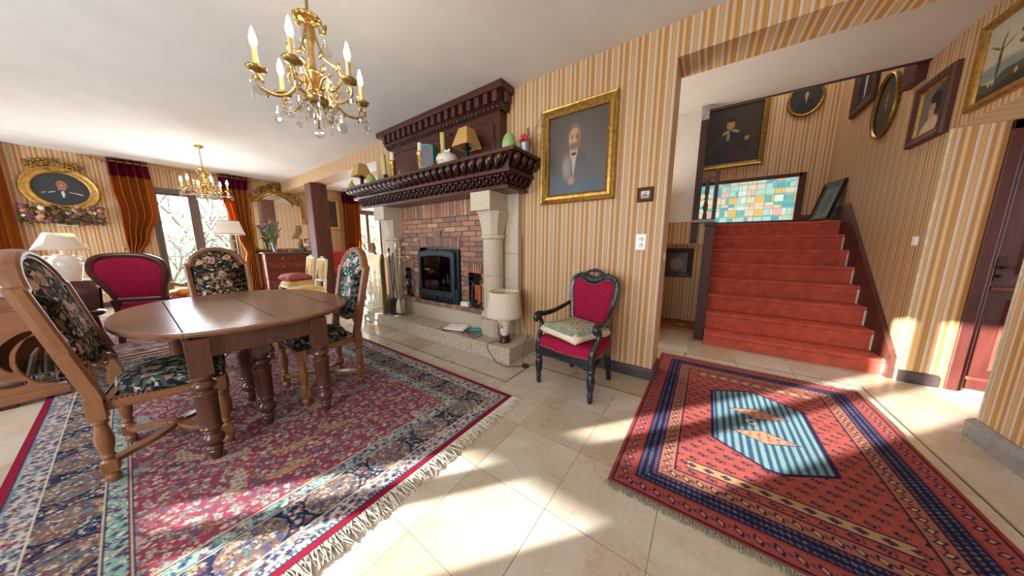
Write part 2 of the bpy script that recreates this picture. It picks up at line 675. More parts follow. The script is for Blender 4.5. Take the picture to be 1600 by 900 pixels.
# dark inlay strips in the floor
m = MB()
for x0, x1, y0, y1 in ((-9.4, -1.343, 1.803, 1.812), (-1.352, -1.343, 1.803, 2.245), (-1.352, -0.25, 2.236, 2.245),
                       (-0.101, -0.093, 2.7, 3.505), (-0.101, 1.187, 3.497, 3.505), (1.179, 1.187, -2.5, 3.505)):
    m.box(x0, x1, y0, y1, -0.01, 0.0008)
M['inlay'] = plain('floor_inlay', '3b3029', 0.4, var=0.05)
struct(m.build('trim_1', 'inlay'))

m = MB()
m.box(-9.7, 3.2, -2.9, Y0 + 0.32, ZC, ZC + 0.2)
m.box(-9.7, -4.5, Y0 + 0.32, 6.0, ZC, ZC + 0.2)
m.box(-1.3, 3.2, Y0 + 0.32, YH, ZC, ZC + 0.3)
struct(m.build('ceiling', 'plaster'))
m = MB().box(-0.17, XR, YH, YH + 0.03, ZC - 0.012, ZC + 0.3)
struct(m.build('trim_2', 'walnut_x'))
m = MB().box(-1.6, 3.2, YH, YB + 0.2, 5.4, 5.6)
struct(m.build('ceiling.001', 'plaster'))

# fireplace wall with the opening to the hall
m = MB()
m.box(XW, -0.307, Y0, Y0 + 0.32, 0, ZC, 0)
m.box(-0.307, XR, Y0, Y0 + 0.32, 2.592, ZC, 0)
o = m.build('wall_fireplace', ['paper_x', 'paper_y'])
for p in o.data.polygons:
    if abs(p.normal.x) > 0.9:
        p.material_index = 1
struct(o)


def baseboard(name, segs, h=0.105, th=0.02, mat='skirting'):
    m = MB()
    for x0, y0, x1, y1, nx, ny in segs:
        d = Vector((x1 - x0, y1 - y0, 0)).normalized()
        n = Vector((nx, ny, 0))
        prof = [(0, 0), (th, 0), (th, h - 0.02), (th * 0.5, h - 0.004), (th * 0.3, h), (0, h)]
        a, b = Vector((x0, y0, 0)), Vector((x1, y1, 0))
        m.rings([[p + n * u + Vector((0, 0, w)) for u, w in prof] for p in (a, b)], cap0=True, cap1=True)
    return struct(m.build(name, mat))


baseboard('baseboard_fireplace', [(-1.5, Y0, -0.285, Y0, 0, -1), (-0.307, Y0 - 0.02, -0.307, Y0 + 0.32, 1, 0)])
baseboard('baseboard_lobby', [(XR + 0.01, YD, 1.70, YD, 0, -1)])
baseboard('baseboard_right', [(XR, -2.6, XR, 2.97, -1, 0), (XR - 0.02, 2.951, 1.65, 2.951, 0, 1)], 0.12, 0.035, plain('grey_skirting', '8a8480', 0.5, var=0.15))
baseboard('baseboard_left', [(XL, -2.6, XL, 0.35, 1, 0), (XL, 1.7, XL, 4.3, 1, 0)])

# right wall, with the opening to the lobby under a soffit
m = MB()
m.box(XR, 1.65, BACK - 0.2, 2.951, 0, ZC + 0.1, 0)
m.box(XR, 1.65, 2.951, YD, 2.10, ZC + 0.1, 0)
o = m.build('wall_right', ['paper_y', 'paper_x'])
for p in o.data.polygons:
    if abs(p.normal.y) > 0.9:
        p.material_index = 1
struct(o)
m = MB()
m.box(XR, 1.72, YD, YB + 0.2, 0, 5.5, 0)
o = m.build('wall_stairs', ['paper_y', 'paper_x'])
for p in o.data.polygons:
    if abs(p.normal.y) > 0.9:
        p.material_index = 1
struct(o)
# pale corner bead on the outer corner of the stair wall
struct(MB().box(XR - 0.004, XR + 0.008, YD - 0.004, YD + 0.008, 0.11, 2.1).build('trim_3', 'cream_wood'))
struct(MB().box(XR - 0.004, XR + 0.010, 2.943, 2.955, 0.12, 2.1).build('trim_4', 'cream_wood'))
m = MB()
m.box(1.65, 2.9, 2.85, YD + 0.2, 2.10, 2.3, 0)
struct(m.build('ceiling_lobby', 'paper_y'))
m = MB()
m.box(2.8, 2.95, 2.8, 4.2, 0, 2.3)
struct(m.build('wall_lobby_right', 'paper_y'))
m = MB()
m.box(1.65, 2.95, 2.75, 2.951, 0, 2.3)
struct(m.build('wall_lobby_front', 'paper_x'))
# lobby door wall: frame and panelled door
m = MB()
m.box(1.72, 1.745, YD, YD + 0.2, 0, 2.3)
m.box(2.66, 2.9, YD, YD + 0.2, 0, 2.3)
struct(m.build('wall_lobby_back', 'paper_x'))
d = struct(MB().box(1.835, 2.59, YD + 0.055, YD + 0.095, 0.012, 2.03).build('door_1', 'maroon', bevel=0.002))
m = MB()
for x0, x1 in ((1.735, 1.80), (2.60, 2.665)):
    m.box(x0, x1, YD - 0.018, YD + 0.12, 0, 2.098)
for x0, x1 in ((1.80, 1.835), (2.57, 2.60)):
    m.box(x0, x1, YD + 0.02, YD + 0.12, 0, 2.08)
m.box(1.735, 2.665, YD - 0.018, YD + 0.12, 2.03, 2.098)
m.build('door_frame', 'maroon', d, bevel=0.006)
for x0, x1, z0, z1 in ((1.94, 2.17, 0.97, 1.90), (2.26, 2.50, 0.97, 1.90), (1.94, 2.17, 0.19, 0.78), (2.26, 2.50, 0.19, 0.78)):
    m = MB()
    y = YD + 0.055
    prof = [(0, 0), (0.012, -0.014), (0.03, -0.010), (0.04, 0.004), (0.075, -0.006)]
    m.rings([[(x0 + q, y + e, z0 + q), (x1 - q, y + e, z0 + q), (x1 - q, y + e, z1 - q), (x0 + q, y + e, z1 - q)] for q, e in prof], cap1=True)
    m.build('door_panel', 'mahogany', d)
m = MB()
m.box(1.84, 2.59, YD + 0.02, YD + 0.055, 0.845, 0.875)
m.box(1.84, 2.59, YD + 0.025, YD + 0.055, 0.10, 0.13)
m.build('door_rail', 'mahogany', d, bevel=0.006)
m = MB()
m.box(1.845, 1.885, YD + 0.035, YD + 0.055, 0.92, 1.11)
m.tube([(1.865, YD + 0.045, 1.03), (1.865, YD + 0.0, 1.03), (1.93, YD - 0.005, 1.028), (1.955, YD - 0.003, 1.022)], 0.009)
m.lathe([(0.012, 0), (0.014, 0.012), (0.001, 0.02)], (1.865, YD + 0.035, 0.96), 10, R=rotx(90))
m.build('door_handle', 'old_bronze', d)

# stair hall: back wall with coloured window, landing, hidden left side
WX0, WX1, WZ0, WZ1 = -0.31, 1.18, 1.60, 2.345
m = MB()
m.box(-1.7, WX0, YB, YB + 0.2, 0, 5.5)
m.box(WX1, 1.72, YB, YB + 0.2, 0, 5.5)
m.box(WX0, WX1, YB, YB + 0.2, 0, WZ0)
m.box(WX0, WX1, YB, YB + 0.2, WZ1, 5.5)
struct(m.build('wall_landing', 'paper_x'))
m = MB()
m.box(-1.8, -1.6, 2.9, YB + 0.2, 0, 5.5)
struct(m.build('wall_hall_left', 'paper_y'))
m = MB()
m.box(-1.6, 3.2, YH - 0.1, YH, ZC + 0.3, 5.5)
struct(m.build('wall_hall_upper', 'plaster'))
# white painted wall above the under-stair recess, striped band below it
struct(MB().box(-1.6, -0.20, 4.29, 4.36, 1.50, ZC).build('wall_hall_white', 'white_paint'))
struct(MB().box(-1.6, -0.045, 4.285, 4.365, 1.215, 1.50).build('wall_hall_band', 'paper_x'))
struct(MB().box(-1.6, 0.015, 4.95, 5.05, 0, 1.5).build('wall_recess', 'paper_x'))
struct(MB().box(-0.66, -0.60, 3.7, 4.95, 0, 1.9).build('recess_light_block', 'paper_y'))  # unseen panel added to block the hall fill from the recess
struct(MB().box(-1.6, 0.015, 4.36, 5.0, 1.45, 1.53).build('ceiling_recess', 'white_paint'))
struct(MB().box(-1.6, -0.035, 4.42, 4.95, 0.0, 0.035).build('trim_5', plain('recess_plinth', '9c5a2c', 0.6)))

# far left wall with the balcony window
m = MB()
for y0, y1, z0, z1 in ((-2.8, 0.40, 0, ZC), (1.62, 4.38, 0, ZC), (5.35, 6.0, 0, ZC), (0.40, 1.62, 2.36, ZC), (4.38, 5.35, 2.30, ZC), (4.38, 5.35, 0, 0.12), (0.40, 1.62, 0, 0.08)):
    m.box(XL - 0.2, XL, y0, y1, z0, z1)
o = m.build('wall_left', ['paper_y', 'paper_x'])
for p in o.data.polygons:
    if abs(p.normal.y) > 0.9:
        p.material_index = 1
struct(o)
struct(MB().box(XL, XL + 0.018, -2.6, 0.30, 0.555, 0.592).build('trim_6', 'white_paint', bevel=0.006))

# alcove beyond the beam
m = MB()
m.box(XL, XW, 5.7, 5.9, 0, ZC)
struct(m.build('wall_alcove', 'paper_x'))
struct(MB().box(XW, XW + 0.2, Y0 + 0.32, 5.9, 0, ZC).build('wall_alcove_right', 'paper_y'))
m = MB()
m.box(XL, XW, Y0, Y0 + 0.32, 2.58, ZC)
o = m.build('trim_7', ['paper_x'])
struct(o, 'wallpapered ceiling beam spanning from the fireplace wall to the far window wall')

# wall behind the viewer: two windows sized from the sun patches, one added window
wins = [(-8.72, -7.88, 1.25, 2.40), (-4.09, -3.29, 0.70, 2.33), (-1.4, 0.2, 0.9, 2.2)]
m = MB()
xs = [-9.7] + [q for w in wins for q in w[:2]] + [1.7]
for i in range(0, len(xs), 2):
    m.box(xs[i], xs[i + 1], BACK - 0.05, BACK, 0, ZC)
for x0, x1, z0, z1 in wins:
    m.box(x0, x1, BACK - 0.05, BACK, 0, z0)
    m.box(x0, x1, BACK - 0.05, BACK, z1, ZC)
struct(m.build('wall_back', 'paper_x'))
m = MB()
y0, y1 = BACK - 0.04, BACK - 0.01
m.box(-3.88, -3.73, y0, y1, 0.62, 2.33)
m.box(-4.09, -3.29, y0, y1, 1.0, 1.13)
w_ = struct(m.build('window_4', 'walnut'))
m = MB()
m.box(-4.09, -3.29, BACK - 0.027, BACK - 0.023, 0.62, 2.33)
m.build('glass', 'glass', w_)
w_ = struct(MB().box(-8.30, -8.26, y0, y1, 1.25, 2.40).build('window_5', 'walnut'))
MB().box(-8.72, -7.88, BACK - 0.027, BACK - 0.023, 1.25, 2.40).build('glass', 'glass', w_)
m = MB()
m.box(-1.4, 0.2, y0, y1, 0.9, 0.96)
m.box(-0.64, -0.56, y0, y1, 0.9, 2.2)
# unseen window added to go with the fill lamp; slats keep the sun out
for k in range(26):
    m.obox((-0.6, BACK - 0.1, 0.93 + k * 0.05), (1.6, 0.008, 0.062), rotx(35))
w_ = struct(m.build('window_added', 'white_paint'))


M['sash_wood'] = wood('sash_wood', '4a3a34', '6e5a50', 2, 8, 0.45)


def window(name, y0, y1, z0, z1, mull, thick=0.06, fw=0.075):
    x0, x1 = XL - 0.13, XL - 0.13 + thick
    m = MB()
    m.box(x0, XL + 0.012, y0, y0 + 0.03, z0, z1)
    m.box(x0, XL + 0.012, y1 - 0.03, y1, z0, z1)
    m.box(x0, XL + 0.012, y0, y1, z1 - 0.07, z1 + 0.02)
    w = struct(m.build(name, 'sash_wood', bevel=0.004))
    edges = [y0 + 0.03] + mull + [y1 - 0.03]
    for i in range(len(edges) - 1):
        a, b = edges[i] + 0.002, edges[i + 1] - 0.002
        m = MB()
        m.box(x0, x1, a, a + fw, z0, z1 - 0.07)
        m.box(x0, x1, b - fw, b, z0, z1 - 0.07)
        m.box(x0, x1, a + fw, b - fw, z0, z0 + 0.12)
        m.box(x0, x1, a + fw, b - fw, z1 - 0.07 - fw * 0.5, z1 - 0.07)
        s = m.build('sash', 'sash_wood', w, bevel=0.004)
        MB().box(x0 + 0.025, x0 + 0.031, a + fw, b - fw, z0 + 0.12, z1 - 0.07 - fw * 0.5).build('pane', 'glass', s)
    return w


w = window('window_1', 0.40, 1.62, 0.08, 2.36, [1.005])
m = MB()
m.box(XL - 0.07, XL - 0.045, 0.99, 1.02, 0.95, 1.13)
m.tube([(XL - 0.05, 1.005, 1.05), (XL - 0.01, 1.005, 1.05), (XL - 0.005, 1.005, 0.95)], 0.009)
m.build('handle', 'brass', w)
window('window_2', 4.38, 5.35, 0.12, 2.30, [4.865], fw=0.05)

# coloured leaded window on the landing
t = NT('coloured_glass', 0.3)
v = t.obj(loc=(0.31, 0, -1.60), rot=(radians(-90), 0, 0))
nw = t.n('TexNoise')
t.put(nw.inputs['Vector'], t.obj())
nw.inputs['Scale'].default_value = 3.0
c = None
cols = []
for bw, rh, off in ((0.21, 0.115, 0.37), (0.125, 0.19, 0.0)):
    b_ = t.n('TexBrick', offset=off)
    tc = t.n('TexCoord')
    sx = t.n('SeparateXYZ')
    t.t.links.new(tc.outputs['Object'], sx.inputs[0])
    cx = t.n('CombineXYZ')
    t.t.links.new(sx.outputs[0], cx.inputs[0])
    t.t.links.new(sx.outputs[2], cx.inputs[1])
    t.put(b_.inputs['Vector'], cx.outputs[0])
    b_.inputs['Scale'].default_value = 1
    b_.inputs['Brick Width'].default_value = bw
    b_.inputs['Row Height'].default_value = rh
    b_.inputs['Mortar Size'].default_value = 0.005
    b_.inputs['Color1'].default_value = (0, 0, 0, 1)
    b_.inputs['Color2'].default_value = (1, 1, 1, 1)
    b_.inputs['Mortar'].default_value = (0.5, 0.5, 0.5, 1)
    cols.append((b_.outputs['Color'], b_.outputs['Fac']))
s = t.math('FRACT', t.math('ADD', t.math('MULTIPLY', cols[0][0], 3.7), t.math('MULTIPLY', cols[1][0], 5.3)))
pal = t.ramp(s, [(0.0, rgb('a9d8d0')), (0.16, rgb('5fb5b0')), (0.33, rgb('dccfae')), (0.46, rgb('e7b95a')), (0.58, rgb('e6b3a6')), (0.68, rgb('5aa9bf')), (0.82, rgb('d9e8da')), (0.92, rgb('f0d79b'))], 'CONSTANT')
pal = t.mix(0.3, pal, t.ramp(t.noise(t.obj(), 8, 4), [(0.3, (0.5, 0.8, 0.8)), (0.7, (1, 1, 1))]), 'MULTIPLY')
lead = t.math('MULTIPLY', t.math('MAXIMUM', cols[0][1], cols[1][1]), 0.55)
pal = t.mix(lead, pal, rgb('5d8a83'))
t.color(pal)
t.put(t.b.inputs['Emission Color'], pal)
t.b.inputs['Emission Strength'].default_value = 0.5  # glow put into the panes for the daylight behind them
M['stained'] = t.m
m = MB()
for x0, x1, z0, z1 in ((WX0 - 0.02, WX0 + 0.045, WZ0 - 0.03, WZ1 + 0.05), (WX1 - 0.035, WX1 + 0.05, WZ0 - 0.03, WZ1 + 0.05),
                       (WX0, WX1, WZ1 - 0.01, WZ1 + 0.05), (WX0, WX1, WZ0 - 0.03, WZ0 + 0.03)):
    m.box(x0, x1, YB - 0.03, YB + 0.1, z0, z1)
w = struct(m.build('window_3', 'walnut_x', bevel=0.004))
MB().box(WX0 + 0.045, WX1 - 0.035, YB + 0.02, YB + 0.03, WZ0 + 0.03, WZ1 - 0.01).build('coloured_panes', 'stained', w)
struct(MB().box(WX1 + 0.05, XR, YB - 0.02, YB, 1.53, 1.70).build('baseboard_landing', 'walnut_x'))

# ------------------------------------------------------------------ outside the windows
M['grass'] = plain('winter_grass', 'b8c2a2', 0.95, var=0.2, scale=2)
o = MB().grid(lambda u, v: (-9.75 - 40 * u, -25 + 60 * v, -0.9 - 1.2 * u + 0.25 * sin(9 * v + 7 * u)), 20, 20).build('ground_outside', 'grass')
struct(o)
m = MB()
m.box(-10.75, XL - 0.2, -0.4, 2.4, -0.1, 0.0)
struct(m.build('balcony_slab', 'stone'))
br_ = thing('balcony_railing', 'scrolled iron balcony railing seen low through the far window', 'railing', (-10.6, 1.0, 0))
m = MB()
m.tube([(0, -1.35, 0.93), (0, 1.35, 0.93)], 0.02)
m.tube([(0, -1.35, 0.78), (0, 1.35, 0.78)], 0.01)
m.tube([(0, -1.35, 0.08), (0, 1.35, 0.08)], 0.015)
for k in range(3):
    y = -1.35 + 1.35 * k
    m.tube([(0, y, 0.0), (0, y, 0.95)], 0.016)
M['rail_paint'] = plain('grey_green_iron', '7f9084', 0.6)
m.build('rails', 'rail_paint', br_)
m = MB()
for k in range(17):
    y = -1.28 + 0.16 * k
    m.tube([(0, y, 0.08), (0, y, 0.78)], 0.008, 6)
    if k < 16:
        m.tube([(0, y + 0.08 + 0.055 * cos(a), 0.855 + 0.055 * sin(a)) for a in [2 * pi * i / 12 for i in range(12)]], 0.007, 5, closed=True)
        for q in (1, -1):
            m.tube([(0, y + 0.08 + q * (0.012 + 0.05 * (i / 14)) * cos(2 * pi * 1.2 * i / 14), 0.33 + q * 0.09 + 0.06 * (i / 14) * sin(2 * pi * 1.2 * i / 14)) for i in range(15)], 0.006, 5)
m.build('scrollwork', 'rail_paint', br_)


def tree(label, x, y, z, h, seed, leaf=None, nl=0, spread=0.5):
    rnd = random.Random(seed)
    root = thing('tree', label, 'tree', (x, y, z))
    m = MB()
    tips = []

    def grow(p, d, L, r, lev):
        pts = [p]
        dd = d.copy()
        for _ in range(4):
            dd = (dd + Vector((rnd.uniform(-1, 1), rnd.uniform(-1, 1), rnd.uniform(-0.4, 0.7))) * 0.22).normalized()
            pts.append(pts[-1] + dd * L / 4)
        m.tube(pts, [r * (1 - 0.4 * i / 4) for i in range(5)], 6 if lev < 2 else 4)
        tips.extend(pts[1:])
        if lev < 4:
            for _ in range(4 if lev < 2 else 3):
                q = pts[rnd.choice((2, 3, 4))]
                nd = (dd + Vector((rnd.uniform(-1, 1), rnd.uniform(-1, 1), rnd.uniform(-0.3, 0.9))) * spread * 1.8).normalized()
                grow(q, nd, L * rnd.uniform(0.55, 0.8), r * 0.52, lev + 1)

    grow(Vector((0, 0, -0.3)), Vector((0, 0.1, 1)).normalized(), h * 0.4, h * 0.016, 0)
    m.build('trunk', 'bark', root)
    if leaf:
        f = MB()
        for _ in range(nl):
            p = rnd.choice(tips) + Vector((rnd.uniform(-1, 1), rnd.uniform(-1, 1), rnd.uniform(-1, 1))) * 0.35
            a = Vector((rnd.uniform(-1, 1), rnd.uniform(-1, 1), rnd.uniform(-1, 1))).normalized() * rnd.uniform(0.06, 0.13)
            b = a.orthogonal().normalized() * rnd.uniform(0.03, 0.06)
            f.add([p - a, p - b, p + a, p + b], [(0, 1, 2, 3)])
        f.build('foliage', leaf, root)
    return root


M['leaf_pale'] = plain('pale_leaves', 'b9cbbd', 0.8, var=0.25)  # leaf colour made paler to stand for haze outside
M['leaf_gold'] = plain('yellowing_leaves', 'e6e2cc', 0.8, var=0.15)
tree('bare tree just beyond the balcony railing, left window sash', -12.8, 0.35, -1.0, 4.6, 3, 'leaf_pale', 180, 0.6)
tree('bare leaning tree beyond the balcony, right window sash', -14.0, 2.3, -1.1, 5.4, 8, 'leaf_pale', 220, 0.6)
tree('tall thin tree farther out on the lawn beyond the balcony', -20.0, 2.0, -1.4, 7.5, 12, 'leaf_pale', 500, 0.6)
tree('yellowing tree filling the alcove window', -12.6, 6.6, -1.0, 4.6, 21, 'leaf_gold', 4200, 0.55)
tree('green leafy tree behind the yellowing tree', -16.5, 8.9, -1.1, 6.5, 33, 'leaf_pale', 5000, 0.55)
for i, (y, r, lab) in enumerate(((-3, 2.6, 'far pale green hedge at the left of the lawn'), (3.5, 2.2, 'low pale hedge in the middle of the far lawn'), (10, 3.0, 'large pale green hedge at the right of the lawn'))):
    rnd = random.Random(50 + i)
    f = MB()
    for _ in range(2600):
        u, w_, q = rnd.uniform(-1, 1), rnd.uniform(0, 1), rnd.uniform(-1, 1)
        p = Vector((u * 1.2, q * r * 1.3, 1.8 * w_ * sqrt(max(0, 1 - q * q))))
        a = Vector((rnd.uniform(-1, 1), rnd.uniform(-1, 1), rnd.uniform(-1, 1))).normalized() * rnd.uniform(0.1, 0.22)
        b = a.orthogonal().normalized() * 0.09
        f.add([p - a, p - b, p + a, p + b], [(0, 1, 2, 3)])
    o = f.build('hedge', 'leaf_pale')
    o.location = (-26, y, -1.75)
    tag(o, lab, 'hedge')

# ------------------------------------------------------------------ staircase
st = thing('staircase', 'red carpeted staircase rising to the landing with the coloured window', 'stairs', (0, 0, 0))
SY = [3.94, 4.229, 4.469, 4.719, 4.949, 5.189, 5.418, 5.647, 6.69]
SZ = [0.148 + 0.198 * i for i in range(8)]
for i in range(8):
    y0, y1, z1 = SY[i], SY[i + 1], SZ[i]
    z0 = 0.0 if i == 0 else SZ[i - 1] - 0.02
    x0 = 0.06 if i < 7 else -1.58
    x1 = 1.438 if i < 7 else XR - 0.002
    m = MB()
    pr = [(y0 + 0.012, z0), (y0 + 0.012, z1 - 0.045), (y0 + 0.002, z1 - 0.03), (y0, z1 - 0.016), (y0 + 0.006, z1 - 0.004), (y0 + 0.02, z1), (y1 + 0.03 if i < 7 else y1 - 0.002, z1), (y1 + 0.03 if i < 7 else y1 - 0.002, z0)]
    m.prism(pr, x0, x1, lambda a, b, d: (d, a, b))
    s_ = m.build('step', 'stair_carpet', st)
    if i < 7:
        MB().prism([(y0 + 0.008, z0 + 0.02), (y0 + 0.004, z1 - 0.03), (y0 + 0.004, z1 - 0.006), (y0 + 0.03, z1 + 0.002), (y0 + 0.03, z0 + 0.02)], x1 - 0.012, x1 + 0.001, lambda a, b, d: (d, a, b)).build('carpet_edge', 'cream_cloth', s_)
MB().prism([(3.88, 0), (3.88, 0.20), (5.56, 1.74), (6.15, 1.72), (6.15, 1.45), (5.7, 1.40), (4.25, 0.0)], 1.440, XR - 0.001, lambda a, b, d: (d, a, b)).build('stringer', 'walnut', st, bevel=0.004)
MB().prism([(4.2, 0.0), (4.2, 0.33), (5.65, 1.53), (5.65, 1.30), (4.35, 0.0)], 0.02, 0.059, lambda a, b, d: (d, a, b)).build('stringer', 'walnut', st)
m = MB()
m.box(-0.045, 0.055, 4.11, 4.205, 0.0, 1.43)
m.box(-0.055, 0.065, 4.10, 4.215, 1.43, 1.475)
m.build('newel_post', 'newel', st, bevel=0.005)
ra = thing('landing_railing', 'dark wooden railing with turned baluster beside the top of the stairs', 'railing', (-0.08, 4.22, 1.475))
m = MB()
m.box(-0.115, 0.12, -0.05, 0.03, 0.0, 0.04)
m.build('bottom_rail', 'walnut_x', ra, bevel=0.004)
m = MB()
m.box(-0.115, -0.045, -0.02, 0.05, -0.25, ZC - 1.475)
m.build('tall_post', 'newel', ra, bevel=0.004)
MB().box(-0.118, -0.042, -0.024, 0.054, ZC - 1.475 - 0.16, ZC - 1.475 - 0.002).build('beam_end', 'grey_paper', ra)
MB().box(0.085, 0.125, -0.045, 0.0, 0.04, 0.62).build('square_post', 'newel', ra, bevel=0.003)
MB().box(-0.05, 0.09, -0.04, 0.0, 0.50, 0.54).build('handrail', 'walnut_x', ra, bevel=0.004)
MB().lathe([(0.022, 0.04), (0.022, 0.10), (0.014, 0.12), (0.024, 0.16), (0.026, 0.20), (0.013, 0.27), (0.022, 0.29), (0.013, 0.31), (0.024, 0.36), (0.02, 0.44), (0.022, 0.5)], (0.015, -0.015, 0), 12).build('baluster', 'walnut', ra)
tag(MB().box(XR - 0.07, XR - 0.001, 4.39, 4.63, 2.69, 3.3).build('wooden_bracket', 'maroon', bevel=0.004), 'dark red wooden bracket on the stair wall just under the hall ceiling edge', 'bracket')

# ------------------------------------------------------------------ fireplace
fp = thing('fireplace', 'brick and stone fireplace with round granite columns and a raised hearth', 'fireplace', (-2.97, Y0, 0))
FX, FY = 2.97, -Y0   # local = world + (FX, FY)


def F(m):
    m.v = [(x + FX, y + FY, z) for x, y, z in m.v]
    return m


m = MB()
for x0, x1 in ((-4.43, -3.86), (-3.857, -3.26), (-3.257, -2.62), (-2.617, -2.05), (-2.047, -1.523)):
    m.box(x0, x1, 2.09, Y0, 0, 0.169)
F(m).build('hearth', 'stone2', fp, bevel=0.008)
m = MB()
m.box(-3.86, -2.98, 2.395, Y0, 0.169, 0.372)
m.box(-2.977, -2.08, 2.395, Y0, 0.169, 0.372)
F(m).build('plinth', 'stone', fp, bevel=0.004)
BR = [plain('brick_a', 'a8785f', 0.85, var=0.22, scale=60, bump=0.3), plain('brick_b', '946a58', 0.85, var=0.25, scale=60, bump=0.3),
      plain('brick_c', '786260', 0.85, var=0.25, scale=60, bump=0.3), plain('brick_d', 'b58f6e', 0.85, var=0.2, scale=60, bump=0.3), plain('mortar', '5a524c', 0.95, var=0.1, scale=80)]
rnd = random.Random(5)
pick = lambda: rnd.choices((0, 1, 2, 3), (5, 4, 2, 1.3))[0]
m = MB()
x = -3.86
while x < -2.09:
    m.box(x + 0.004, min(x + 0.106, -2.085), 2.375, Y0, 0.376, 0.432, rnd.choice((1, 2, 2, 0)))
    x += 0.108
m.box(-3.86, -2.085, 2.385, Y0, 0.37, 0.425, 4)
F(m).build('brick_shelf', BR, fp, bevel=0.003)
# brick back wall with the three openings
m = MB()
X0, X1 = -3.9, -2.04
OPEN = [(-3.40, -2.56, 0.40, 1.17), (-2.435, -2.215, 0.40, 0.865), (-3.79, -3.57, 0.40, 0.865)]


def cut(a, b, z0, z1):
    out = [(a, b)]
    for oa, ob, oz0, oz1 in OPEN:
        if z1 > oz0 and z0 < oz1 - 0.004:
            nn = []
            for p, q in out:
                if q <= oa or p >= ob:
                    nn.append((p, q))
                else:
                    if p < oa:
                        nn.append((p, oa))
                    if q > ob:
                        nn.append((ob, q))
            out = nn
    return out


z, row = 0.432, 0
while z < 1.55:
    h = 0.0625
    x = X0 - (0.115 if row % 2 else 0.0)
    while x < X1:
        a, b = max(x, X0) + 0.005, min(x + 0.222, X1)
        for p, q in cut(a, b, z, z + h):
            if q - p > 0.02:
                yy = 2.468 + rnd.uniform(-0.003, 0.003)
                m.box(p, q, yy, 2.56, z + 0.004, z + h - 0.005, pick())
        x += 0.23
    z += h
    row += 1
x = X0
while x < X1:
    m.box(x + 0.004, x + 0.058, 2.462 + rnd.uniform(-0.003, 0.003), 2.56, 1.562, 1.748, pick())
    x += 0.0615
# mortar backing around the openings
for p, q, z0, z1 in ((X0, -3.79, 0.4, 1.748), (-3.57, -3.40, 0.4, 1.748), (-2.56, -2.435, 0.4, 1.748), (-2.215, X1, 0.4, 1.748), (-3.40, -2.56, 1.17, 1.748), (-3.79, -3.57, 0.865, 1.748), (-2.435, -2.215, 0.865, 1.748)):
    m.box(p, q, 2.478, 2.575, z0, z1, 4)
F(m).build('brick_wall', BR, fp, bevel=0.002)


def fan(cx, half, z0, n, h, spring, key=0.0):
    m = MB()
    for i in range(n):
        u = (i + 0.5) / n * 2 - 1
        w_ = 2 * half / n
        zz = z0 + spring * (1 - u * u)
        extra = key if abs(u) < 0.17 else 0
        R = roty(u * 12)
        m.obox((cx + u * half + u * 0.01, 2.475, zz + (h + extra) / 2), (w_ * 0.86, 0.06, h + extra), R, rnd.choice((0, 1, 1, 2, 2)))
    return F(m)


fan(-2.99, 0.42, 1.158, 22, 0.125, 0.02, 0.09).build('brick_arch', BR, fp, bevel=0.002)
fan(-2.325, 0.125, 0.85, 7, 0.115, 0.012).build('brick_arch', BR, fp, bevel=0.002)
fan(-3.68, 0.125, 0.85, 7, 0.115, 0.012).build('brick_arch', BR, fp, bevel=0.002)
m = MB()
for a, b, mi in ((-2.435, -2.215, 0), (-3.79, -3.57, 1)):
    m.box(a, b, 2.57, Y0 - 0.002, 0.43, 0.87, mi)
F(m).build('niche_back', ['soot_and_shade', 'brick_inside'], fp)  # right niche's shade put in as a black back; left keeps brick colour


def column(cx, sgn):
    cy = 2.41
    c = bpy.data.objects.new('column', None)
    COL.objects.link(c)
    c.parent = fp
    c.location = (cx + FX, cy + FY, 0)
    m = MB()
    q = 0.125
    k = 0.035
    oct_ = [(-q + k, -q), (q - k, -q), (q, -q + k), (q, q), (-q, q), (-q, -q + k)]
    m.prism(oct_, 0.169, 0.36, lambda a, b, d: (a, b, d))
    m.lathe([(0.12, 0.36), (0.142, 0.375), (0.15, 0.40), (0.142, 0.425), (0.122, 0.44), (0.116, 0.455)], n=28)
    m.build('column_base', 'stone', c, bevel=0.004)
    m = MB()
    m.lathe([(0.115, 0.45), (0.115, 0.86)], n=28)
    m.lathe([(0.115, 0.863), (0.115, 1.265)], n=28)
    m.build('column_shaft', 'stone', c)
    m = MB()
    m.lathe([(0.116, 1.262), (0.134, 1.27), (0.140, 1.287), (0.134, 1.303), (0.118, 1.312)], n=28)
    r0, r1 = 0.108, 0.155
    ringz = []
    for tt in (0, 0.35, 0.7, 1.0):
        z = 1.312 + 0.25 * tt
        r = r0 + (r1 - r0) * tt ** 1.6
        kk = r * 0.42
        ringz.append([(-r + kk, -r, z), (r - kk, -r, z), (r, -r + kk, z), (r, r - kk, z), (r - kk, r, z), (-r + kk, r, z), (-r, r - kk, z), (-r, -r + kk, z)])
    m.rings(ringz, cap0=True, cap1=True)
    m.build('corbel', 'stone', c, bevel=0.002)
    m = MB()
    m.prism([(-0.135, -0.215), (0.135, -0.215), (0.135, 0.165), (-0.135, 0.165)], 1.562, 1.748, lambda a, b, d: (a, b, d))
    m.build('capital_block', 'stone', c, bevel=0.005)
    m = MB()
    a0, a1 = (-0.05, 0.275) if sgn > 0 else (-0.275, 0.05)
    for z0, z1 in ((0.169, 0.62), (0.623, 1.10), (1.103, 1.748)):
        m.box(a0, a1, 0.095, Y0 - cy - 0.001, z0, z1)
    m.build('pilaster', 'stone', c, bevel=0.003)


column(-1.975, 1)
column(-3.95, -1)

